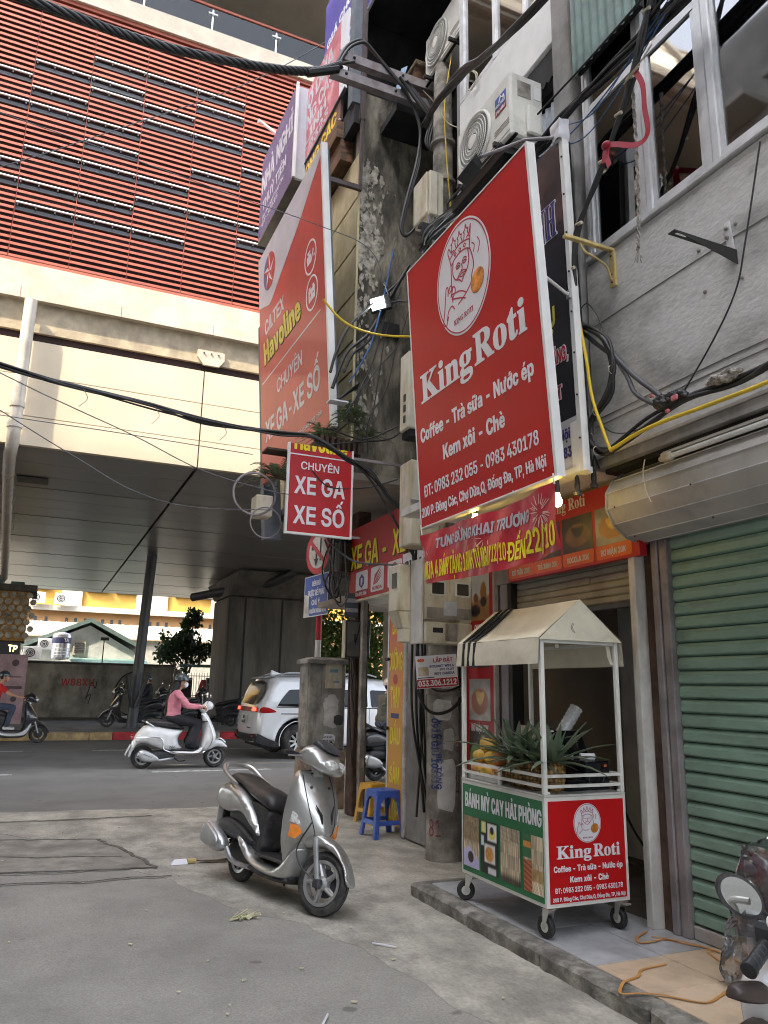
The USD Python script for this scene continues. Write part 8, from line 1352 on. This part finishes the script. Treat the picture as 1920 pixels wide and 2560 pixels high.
# ================================================================== cables (each bundle is one thing, its cables are parts)
def bundle(name, label, paths, m='cable_black', r=.012, n=1, spread=.02, seed=0, sm=8, cat_='cable', group=None):
    t = thing(name, label, cat_, group); g = np.random.default_rng(seed)
    for pts in paths:
        for k in range(n):
            o = g.normal(0, spread, (len(pts), 3)) if n > 1 else 0; P(t, 'cable', tube(np.array(pts, float) + o, r * g.uniform(.8, 1.2), 6, sm), MATS[m], 70)
    return t
t = bundle('cable_bundle', 'thick black twisted cable bundle crossing the upper left to the steel arm', [])
pth = spline([(-7, 7.0, 8.3), (-3, 7.0, 7.95), (-.7, 7.0, 7.90), (.4, 7.0, 7.88), (1.45, 7.0, 8.03), (2.1, 6.98, 8.20), (2.45, 6.97, 8.42)], 24)
for k in range(5):
    a = np.arange(len(pth)) * .55 + k * 2 * math.pi / 5; P(t, 'cable', tube(pth + .030 * np.stack([0 * a, np.cos(a), np.sin(a)], 1), .022, 7), MATS['cable_black'], 70)
P(t, 'clamp', cat([tube([(2.05, 6.98, 8.16), (2.4, 6.97, 8.34)], .05, 8), tube([(2.35, 6.95, 8.36), (2.6, 6.97, 8.52)], .016, 6)]), MATS['black_metal'])
bundle('cable_loop', 'black cables arching over the steel arm down to the pole', [[(2.38, 6.97, 8.40), (2.5, 7.0, 8.70), (2.62, 7.0, 8.84), (2.72, 7.0, 8.87), (2.92, 7.0, 8.72), (3.19, 6.98, 8.46)], [(2.40, 6.95, 8.38), (2.52, 6.97, 8.66), (2.65, 6.97, 8.80), (2.76, 6.97, 8.82), (2.96, 6.97, 8.64), (3.2, 6.95, 8.40)]], r=.02)
bundle('cable_coil', 'big coil of black cable hanging from the steel arm at the pole', [[(3.17 + d, 6.9 - .012 * k, 8.42), (3.30 + d, 6.88, 8.32), (3.46 + d, 6.86, 8.12), (3.62 + d * .6, 6.86, 7.95), (3.68 + d * .5, 6.86, 7.78), (3.65 + d * .5, 6.86, 7.62 + .05 * d * 10), (3.58, 6.86, 7.55 + .3 * abs(d)), (3.52 - d, 6.86, 7.65), (3.55 - d, 6.86, 7.86), (3.62 - d, 6.86, 8.1), (3.5, 6.88, 8.3)] for k, d in enumerate((0, .03, -.03, .05, -.05))], r=.017)
bundle('cable_bundle', 'black cables hanging down the sooty wall from the arm to the brackets', [[(3.2 + .02 * k, 6.95, 8.4), (3.40, 6.95, 8.08 - .03 * k), (3.44, 6.95, 7.8), (3.38 + .02 * k, 6.92, 7.4), (3.27 + .015 * k, 6.9, 6.95), (3.19 + .012 * k, 6.9, 6.57), (3.20 + .01 * k, 6.9, 6.45), (3.25, 6.9, 6.42), (3.33, 6.9, 6.5), (3.45, 6.9, 6.7)] for k in range(3)], r=.016)
bundle('cable_bundle', 'grey cables hanging from the junction box to the pole brackets', [[(3.30 + .03 * k, 6.5, 6.6), (3.32 + .03 * k, 6.46, 6.45), (3.28 + .045 * k, 6.42, 6.28)] for k in range(6)], 'cable_grey', .013); bundle('cable', 'thin green cable beside the grey ones under the junction box', [[(3.46, 6.45, 6.6), (3.47, 6.42, 6.3), (3.46, 6.4, 6.1)]], 'cable_green', .008)
bundle('cable_bundle', 'heavy black cable bundle rising from the pole past the outdoor unit to the upper right', [[(3.3, 6.55, 7.6), (3.14, 5.95, 7.35), (3.1, 5.4, 7.22), (3.08, 5.04, 7.08), (3.05, 4.5, 6.84), (3.03, 4.0, 6.72), (3.0, 3.4, 6.6), (3.0, 2.6, 6.5)]], r=.02, n=5, spread=.018, seed=1)
bundle('cable_bundle', 'band of black cables running behind the red board up across the window', [[(3.2, 6.4, 5.95), (3.2, 6.1, 6.0), (3.17, 5.5, 5.92), (3.15, 4.9, 5.72), (3.15, 4.25, 5.62), (3.15, 4.0, 5.65), (3.15, 3.42, 5.66), (3.15, 2.8, 5.66), (3.15, 2.0, 5.7)]], r=.013, n=10, spread=.028, seed=2)
bundle('cable', 'single black wire above the cable band in front of the pillar', [[(3.05, 4.14, 5.80), (3.05, 3.56, 5.78), (3.05, 3.0, 5.79), (3.05, 2.4, 5.84)]], r=.008); bundle('cable_bundle', 'blue black thin wires sagging below the cable band across the window', [[(3.13, 4.3, 5.52), (3.13, 3.8, 5.45), (3.13, 3.3, 5.52), (3.13, 2.8, 5.66)], [(3.12, 4.1, 5.5), (3.12, 3.7, 5.30), (3.12, 3.3, 5.40), (3.12, 2.9, 5.6)], [(3.12, 4.0, 5.6), (3.12, 3.6, 5.42), (3.12, 3.2, 5.55), (3.12, 2.8, 5.7)]], 'cable_blue', .005)
t = bundle('cable_bundle', 'thick taped black cable descending steeply in front of the window', [[(3.1, 2.9, 5.95), (3.1, 2.99, 5.78), (3.1, 3.08, 5.59), (3.1, 3.18, 5.39), (3.1, 3.39, 5.08), (3.1, 3.58, 4.86), (3.1, 3.78, 4.62), (3.1, 3.84, 4.41), (3.12, 3.87, 4.22), (3.18, 3.97, 4.05)]], r=.014, n=3, spread=.006, seed=3); P(t, 'tie', cat([tube([(3.085, y - .03, z - .005), (3.085, y + .03, z + .008)], .012, 6) for y, z in ((3.02, 5.72), (3.2, 5.36), (3.32, 5.18), (3.5, 4.95), (3.76, 4.64), (3.855, 4.35))]), MATS['wire_cream'])
P(t, 'twig', cat([tube([(3.07, 3.2, 5.36), (3.07, 3.08, 5.38), (3.07, 2.98, 5.42)], .005, 5), tube([(3.07, 3.24, 5.34), (3.07, 3.1, 5.36)], .006, 5)]), MATS['wire_cream'])
t = thing('ribbon', 'red ribbon tied to the steep cable before the window', 'ribbon'); P(t, 'band', band([(3.075, 3.14, 5.36), (3.08, 3.09, 5.22), (3.08, 3.085, 5.04), (3.08, 3.07, 4.88), (3.08, 3.11, 4.83), (3.08, 3.20, 4.86), (3.07, 3.32, 4.95), (3.07, 3.42, 5.02)], .036, (1, .2, 0)), MATS['ribbon_red'], 60); P(t, 'tail', cat([band([(3.07, 3.43, 5.03), (3.06, 3.44, 4.96), (3.06, 3.45, 4.90)], .045), band([(3.07, 3.42, 5.0), (3.06, 3.42, 4.92), (3.05, 3.39, 4.83)], .04)]), MATS['ribbon_red'], 60); P(t, 'knot', sph((3.07, 3.43, 5.02), (.03, .035, .03), 2), MATS['ribbon_red'])
t = thing('rope', 'frayed grey rope hanging straight down before the window mullion', 'rope'); pr = spline([(3.24, 3.34, 5.52), (3.25, 3.35, 5.2), (3.25, 3.355, 4.85), (3.25, 3.37, 4.5), (3.25, 3.39, 4.28)], 20)
for k in range(2): a = np.arange(len(pr)) * .7 + k * math.pi; P(t, 'strand', tube(pr + .007 * np.stack([np.cos(a), np.sin(a), 0 * a], 1), .007, 6), MATS['rope_grey'], 60)
P(t, 'frayed_end', cat([tube([(3.25, 3.39, 4.29), (3.25 + .02 * math.cos(k), 3.39 + .03 * math.sin(k * 2.1), 4.19 + .01 * (k % 3))], .0025, 4) for k in range(9)]), MATS['rope_grey'])
t = bundle('cable_loop', 'black cable loop hanging round the plaster wall corner and along its foot', [[(3.22, 4.0, 4.3), (3.22, 3.99, 4.03), (3.22, 3.84, 3.93), (3.22, 3.7, 3.75), (3.22, 3.655, 3.55), (3.22, 3.74, 3.38), (3.22, 3.90, 3.26), (3.22, 3.90, 3.12), (3.22, 3.80, 3.03), (3.22, 3.65, 3.03), (3.22, 3.34, 3.10), (3.22, 3.06, 3.13), (3.22, 2.7, 3.12), (3.22, 2.4, 3.14), (3.22, 1.8, 3.18)]], r=.013, n=4, spread=.012, seed=4); P(t, 'tie', cat([torus(.03, .003, 12, 4, 'y', c) for c in ((3.22, 3.655, 3.55), (3.22, 3.83, 3.32), (3.22, 3.9, 3.16), (3.22, 3.84, 3.05))]), MATS['wire_cream'])
bundle('cable_bundle', 'two grey black hoses running down across the plaster to the taped joint', [[(3.24, 4.0, 4.06), (3.25, 3.78, 3.84), (3.25, 3.64, 3.63), (3.25, 3.48, 3.44), (3.25, 3.28, 3.24)], [(3.24, 4.0, 4.0), (3.25, 3.82, 3.8), (3.25, 3.66, 3.64), (3.25, 3.55, 3.46), (3.25, 3.48, 3.32), (3.25, 3.26, 3.15)]], 'cable_grey', .016); bundle('cable', 'thin black wire slanting down the plaster wall to the taped joint', [[(3.25, 2.45, 4.4), (3.25, 2.6, 3.89), (3.25, 2.69, 3.64), (3.25, 2.87, 3.42), (3.25, 3.14, 3.17)]], r=.005); bundle('cable', 'thin looping wire on the plaster corner beside the yellow cable', [[(3.22, 3.97, 4.1), (3.22, 3.88, 4.13), (3.22, 3.78, 4.0), (3.22, 3.72, 3.85)], [(3.22, 3.86, 3.3), (3.22, 3.7, 3.14), (3.22, 3.5, 3.08), (3.22, 3.3, 3.1)]], r=.004)
bundle('cable', 'yellow cable dropping down the white sign frame and along the wall foot', [[(3.16, 3.95, 4.34), (3.15, 3.9, 4.17), (3.15, 3.87, 3.94), (3.15, 3.82, 3.67), (3.15, 3.78, 3.39), (3.15, 3.70, 3.16), (3.15, 3.635, 3.0), (3.15, 3.60, 2.99), (3.15, 3.4, 3.02), (3.15, 3.19, 3.03), (3.15, 2.91, 3.02), (3.15, 2.47, 3.01), (3.15, 1.8, 3.02)]], 'yellow_cable', .011, sm=5); bundle('cable', 'yellow cable sagging between oil board and red board', [[(2.22, 6.62, 5.26), (2.4, 6.6, 5.08), (2.61, 6.6, 5.01), (2.88, 6.6, 5.005), (3.2, 6.6, 5.06)]], 'yellow_cable', .011); bundle('cable', 'pale yellow cord running down past the utility pole top', [[(3.6, 6.4, 9.2), (3.56, 6.4, 8.55), (3.48, 6.42, 7.85), (3.51, 6.44, 7.25), (3.56, 6.44, 6.6), (3.58, 6.44, 6.2)]], 'yellow_cable', .007); bundle('cable', 'short pale wire dangling from the fluorescent lamp', [[(3.35, 3.55, 2.93), (3.35, 3.57, 2.86), (3.35, 3.56, 2.74), (3.35, 3.52, 2.65)]], 'wire_cream', .004); bundle('cable', 'loose white cord looped by the upper window frame', [[(3.37, 5.72, 7.66), (3.37, 5.58, 7.5), (3.37, 5.58, 7.38), (3.37, 5.72, 7.42), (3.37, 5.70, 7.6)], [(3.37, 5.66, 7.62), (3.37, 5.54, 7.45), (3.37, 5.66, 7.36)], [(3.25, 6.5, 8.0), (3.42, 6.5, 7.87), (3.53, 6.45, 7.65), (3.45, 6.0, 7.2)]], 'wire_cream', .006)
def lump(label, c, r, m, seed):
    t = thing('tape_wrap', label, 'tape'); s_ = sph(c, r, 4); v = s_.vertices; s_.vertices = v + s_.vertex_normals * ((meshkit.fbm(v * 28, 4, seed) - .5) * .06)[:, None]; P(t, 'wrap', s_, MATS[m], 30); return t
t = lump('black and pink taped cable joint at the foot of the plaster wall', (3.2, 3.16, 3.16), (.045, .13, .045), 'black_metal', 3); P(t, 'pink_tape', cat([bx(3.15, 3.06, 3.13, 3.165, 3.11, 3.16, .005), bx(3.155, 3.25, 3.21, 3.17, 3.28, 3.23, .005), bx(3.16, 3.14, 3.08, 3.18, 3.17, 3.10, .005)]), mat('tape_pink', (.5, .14, .16), .6), False); lump('grey taped cable joint further right on the plaster wall foot', (3.2, 2.78, 3.16), (.04, .11, .03), 'rope_grey', 6)
# street crossing cables
t = bundle('cable_bundle', 'sagging black cable bundle crossing in front of the cream viaduct wall', [[(-6, 6.7, 5.0), (-2.5, 6.7, 4.4), (-.54, 6.7, 4.06), (.06, 6.7, 3.97), (.7, 6.7, 3.89), (1.22, 6.7, 3.84), (1.87, 6.7, 3.83), (2.21, 6.7, 3.82), (2.55, 6.7, 3.69), (2.83, 6.7, 3.55), (3.02, 6.68, 3.33), (3.33, 6.6, 3.10)]], r=.010, n=7, spread=.016, seed=7); P(t, 'cable', tube([(2.21, 6.7, 3.82), (2.63, 6.7, 3.63), (2.83, 6.7, 3.47), (3.05, 6.7, 3.16), (3.2, 6.68, 2.9), (3.29, 6.65, 2.72)], .012, 6, 8), MATS['cable_black'], 70); P(t, 'loose_end', cat([tube([(.12 + .6 * k, 6.68, 3.95 - .06 * k), (.16 + .6 * k, 6.66, 3.86 - .06 * k), (.1 + .6 * k, 6.66, 3.78 - .06 * k)], .003, 4, 4) for k in range(3)]), MATS['cable_grey'])
CW = 'thin wires crossing the street'
for i, (lab, pts) in enumerate((('thin wire slanting down from the left edge under the cable bundle', [(-3, 6.7, 4.9), (-.53, 6.7, 3.98), (.01, 6.7, 3.79), (.58, 6.7, 3.60), (1.18, 6.7, 3.37), (1.81, 6.7, 3.26), (2.05, 6.9, 3.3)]), ('second thin wire slanting below the first at the left', [(-2, 6.7, 4.5), (-.49, 6.7, 3.66), (.19, 6.7, 3.31), (.59, 6.7, 3.12), (1.1, 6.8, 3.05), (1.9, 7.0, 3.15)]), ('thin level wire across the cream wall', [(-3, 8, 4.1), (-.58, 8, 4.03), (.52, 8, 4.02), (1.94, 8, 3.99)]), ('thin wire rising diagonally across the red louvres to the upper signs', [(-3, 7.2, 4.6), (-.8, 7.2, 6.18), (-.12, 7.2, 6.7), (.41, 7.2, 7.12), (1.15, 7.2, 7.71), (1.79, 7.2, 8.31), (2.32, 7.2, 8.88)]), ('thin wire falling across the louvres and oil board to the lit floodlight', [(-3, 7.0, 6.8), (-.85, 7.0, 6.6), (-.11, 7.0, 6.54), (.68, 7, 6.47), (1.4, 7, 6.4), (2.23, 7, 6.33), (2.86, 7, 6.2), (3.1, 7, 5.7)]))):
    bundle('wire', lab, [pts], 'cable_grey', .0045, cat_='wire')
bundle('cable_bundle', 'fan of black cables slanting from the pole bracket down behind the oil board', [[(3.39, 7.1, 6.2), (3.09, 7.1, 5.61), (2.91, 7.1, 5.25), (2.69, 7.1, 5.01), (2.60, 7.1, 4.81), (2.52, 7.1, 4.55)], [(3.37, 7.1, 6.15), (3.25, 7.1, 5.94), (2.73, 7.1, 5.35), (2.56, 7.1, 4.99), (2.49, 7.1, 4.72)], [(3.39, 7.12, 6.2), (3.12, 7.12, 5.6), (2.94, 7.12, 5.2), (2.74, 7.1, 4.98), (2.64, 7.1, 4.75)]], r=.018); bundle('cable', 'blue wire falling from the lit floodlight to the balcony plants', [[(3.17, 7.05, 6.3), (3.05, 7.05, 5.63), (2.95, 7.05, 5.2), (2.88, 7.05, 5.0), (2.69, 7.05, 4.62)]], 'cable_blue', .009)
bundle('cable_bundle', 'tangle of thin black wires across the stained end wall', [[(3.1, 7.1, 5.5), (2.98, 7.1, 4.97), (2.78, 7.1, 4.47), (2.65, 7.1, 4.2)], [(3.4, 7.1, 5.34), (3.26, 7.1, 5.19), (3.14, 7.1, 4.66), (2.94, 7.1, 4.26), (2.94, 7.1, 3.9)], [(3.39, 7.1, 5.62), (3.26, 7.1, 5.19), (3.04, 7.1, 4.88), (2.82, 7.1, 4.54), (2.66, 7.1, 4.27)], [(3.3, 7.1, 5.9), (3.12, 7.1, 5.3), (3.05, 7.1, 4.8), (2.98, 7.1, 4.3)], [(2.4, 7.1, 3.9), (2.8, 7.1, 4.0), (3.2, 7.1, 4.1), (3.4, 7, 4.3)], [(2.5, 7.1, 4.1), (2.9, 7.1, 4.05), (3.3, 7.0, 4.25)], [(2.3, 7.0, 3.6), (2.5, 7.0, 3.45), (2.9, 7.0, 3.5), (3.2, 6.9, 3.6)]], r=.008)
bundle('cable_bundle', 'wire tangle hanging round the black corner post above the cabinet', [[(3.13, 8.9, 3.3), (3.25, 8.9, 2.98), (3.24, 8.9, 2.7), (3.36, 8.9, 2.48), (3.46, 8.9, 2.62), (3.43, 8.9, 2.9), (3.40, 8.9, 3.3)]], 'cable_grey', .010); bundle('cable_bundle', 'knot of black wires on the corner post behind the hanging sign', [[(3.4, 9.3, 3.6), (3.34, 9.25, 3.1), (3.3, 9.2, 2.8), (3.38, 9.2, 2.6), (3.48, 9.25, 2.9), (3.5, 9.3, 3.5)], [(3.6, 8.9, 2.3), (3.52, 8.9, 1.8), (3.58, 8.9, 1.4), (3.66, 8.9, .6)]], r=.009, n=4, spread=.04, seed=9)
bundle('cable', 'grey wire drooping from the hanging sign across the corner fascia to the meter boxes', [[(2.5, 7.05, 2.98), (2.6, 7.2, 2.92), (2.9, 7.3, 2.78), (3.1, 7.0, 2.72), (3.2, 6.65, 2.68)]], 'cable_grey', .010)
bundle('cable', 'black hose looped loosely round the utility pole below the advert card', [[(3.2, 6.4, 1.95), (3.16, 6.36, 1.6), (3.22, 6.35, 1.38), (3.35, 6.37, 1.29), (3.52, 6.37, 1.32), (3.68, 6.42, 1.45), (3.76, 6.6, 1.6)]], r=.014); bundle('cable', 'thin black hose round the pole just under the advert card', [[(3.22, 6.42, 1.62), (3.35, 6.38, 1.5), (3.5, 6.38, 1.49), (3.66, 6.42, 1.54)]], r=.009)
bundle('cable_bundle', 'dark cables dropping behind the meter boxes along the wall', [[(3.4, 6.9, 2.9), (3.45, 6.9, 2.0), (3.5, 6.95, 1.2), (3.6, 7.0, .3)]], r=.012, n=5, spread=.04, seed=11); bundle('cable', 'black cable curling on the floor behind the cart inside the shop', [[(3.78, 4.5, .9), (3.85, 4.4, .6), (3.95, 4.25, .35), (4.1, 4.12, .12)], [(3.8, 4.6, .45), (3.95, 4.4, .3), (4.1, 4.2, .11)]], r=.008)
# ================================================================== on the ground
t = thing('packing_strap', 'orange packing strap lying in loops at the foot of the green shutter', 'strap'); P(t, 'band', band([(3.55, 3.98, .10), (3.40, 3.90, .101), (3.36, 3.82, .10), (3.45, 3.81, .104), (3.54, 3.82, .10), (3.60, 3.70, .10), (3.66, 3.60, .103), (3.60, 3.55, .10), (3.54, 3.40, .10)], .016, (0, 0, 1)), MATS['strap_orange'], 60); P(t, 'band', band([(3.50, 3.89, .103), (3.58, 3.76, .106), (3.64, 3.66, .103), (3.66, 3.48, .10), (3.62, 3.34, .10)], .016, (0, 0, 1)), MATS['strap_orange'], 60)
t = thing('packing_strap', 'orange packing strap bent across the beige tiles and over the kerb', 'strap'); P(t, 'band', band([(3.24, 3.50, .098), (3.06, 3.48, .099), (2.97, 3.41, .100), (2.88, 3.385, .101), (2.80, 3.33, .112), (2.72, 3.25, .105), (2.80, 3.21, .108), (2.90, 3.16, .103), (3.02, 3.03, .10), (3.15, 3.06, .10), (3.26, 3.10, .103), (3.46, 3.14, .10)], .015, (0, 0, 1), 6), MATS['strap_orange'], 60)
wr = thing('wrapped_bike', 'toy sized bike wrapped in clear crumpled plastic against the green shutter', 'bike'); g = np.random.default_rng(2)
P(wr, 'plastic_film', crumple([(3.30, 3.15, .11), (3.62, 3.2, .10), (3.34, 2.55, .11), (3.66, 2.5, .10), (3.27, 3.12, .4), (3.62, 3.2, .4), (3.32, 3.05, .78), (3.6, 3.1, .80), (3.30, 2.5, .5), (3.64, 2.5, .5), (3.36, 2.62, .76), (3.6, 2.6, .78), (3.34, 2.9, .68)], 0, 4, .11), MATS['film_clear'], False)
P(wr, 'dark_cover', crumple([(3.34, 3.10, .36), (3.58, 3.14, .36), (3.36, 2.58, .4), (3.58, 2.58, .4), (3.34, 3.04, .72), (3.56, 3.06, .74), (3.38, 2.62, .73), (3.56, 2.62, .73)], 0, 9, .10), mat('grape_vinyl', (.085, .075, .095), .18, var=.3, vs=6, coat=.8), False); P(wr, 'wheel', torus(.09, .022, 24, 8, 'x', (3.46, 3.0, .22)), MATS['rubber_black']); P(wr, 'fork', cat([tube([(3.46, 3.0, .22), (3.46, 2.9, .62)], .016, 6), tube([(3.40, 2.78, .72), (3.46, 2.72, .76), (3.54, 2.6, .74)], .022, 8)]), MATS['black_metal']); P(wr, 'strip', cat([bx(3.40, 3.06, .15, 3.44, 3.1, .40)]), MATS['sign_white'], False)
t = thing('hand_broom', 'white headed straw brush with dark bristles lying behind the silver scooter', 'broom'); P(t, 'handle', hull([(1.23, 7.10, .01), (1.37, 7.09, .01), (1.23, 7.15, .012), (1.37, 7.15, .012), (1.26, 7.12, .05), (1.36, 7.12, .05)]), MATS['sign_white'], False); P(t, 'binding', tube([(1.37, 7.12, .03), (1.44, 7.13, .028)], .02, 8), MATS['yellow_iron']); P(t, 'bristle', cat([tube([(1.43, 7.13, .03), (1.6, 7.13 + g.uniform(-.06, .07), .012), (1.78 + g.uniform(-.1, .05), 7.16 + g.uniform(-.08, .1), .006)], .003, 4) for k in range(30)]), MATS['tree_bark'])
t = thing('grass_scraps', 'scrap of cut green and white stalks on the road beside the silver scooter', 'litter', loc=(1.44, 5.40, 0)); V = []
P(t, 'stalk', cat([tube([(g.uniform(-.12, .02), g.uniform(-.05, .05), .012), (g.uniform(-.06, .12), g.uniform(-.08, .1), g.uniform(.012, .05))], g.uniform(.002, .006), 5) for k in range(22)]), mat('stalk_pale', (.55, .50, .34), .7, var=.15)); P(t, 'blade', cat([tube([(g.uniform(-.10, .0), g.uniform(-.03, .03), .015), (g.uniform(-.02, .08), g.uniform(-.03, .04), .02)], .006, 4) for k in range(6)]), mat('blade_green', (.22, .28, .07), .6))
lit = []
for k in range(70):
    x, y = g.uniform(-1.2, 2.4), g.uniform(3.0, 9.5)
    if x > 2.6 - .25 * (y > 8): continue
    lit.append(rot(hull([(x + a, y + b, .012 + c) for a in (-.5 * g.uniform(.01, .03), .5 * g.uniform(.01, .04)) for b in (-.006, .006) for c in (0, .004)]), g.uniform(0, 180), [0, 0, 1], (x, y, 0)))
top('litter', cat(lit), MATS['stalk_pale'], 'tiny pale paper and straw scraps scattered over the road', 'litter', kind='stuff', smooth=False)
for lab, x0, y0, x1, y1, w in (('thin white straw on the road nearest the camera', 1.34, 3.62, 1.42, 3.75, .006), ('white paper sliver on the concrete before the beige tiles', 2.585, 2.92, 2.63, 2.86, .012), ('pale stick on the concrete edge behind the straw', 2.02, 4.62, 2.12, 4.50, .005)):
    t = thing('straw', lab, 'litter'); P(t, 'stick', tube([(x0, y0, .016), ((x0 + x1) / 2, (y0 + y1) / 2, .018), (x1, y1, .016)], w, 6), MATS['sign_white']); P(t, 'tip', sph((x1, y1, .016), w, 1), MATS['stalk_pale'])
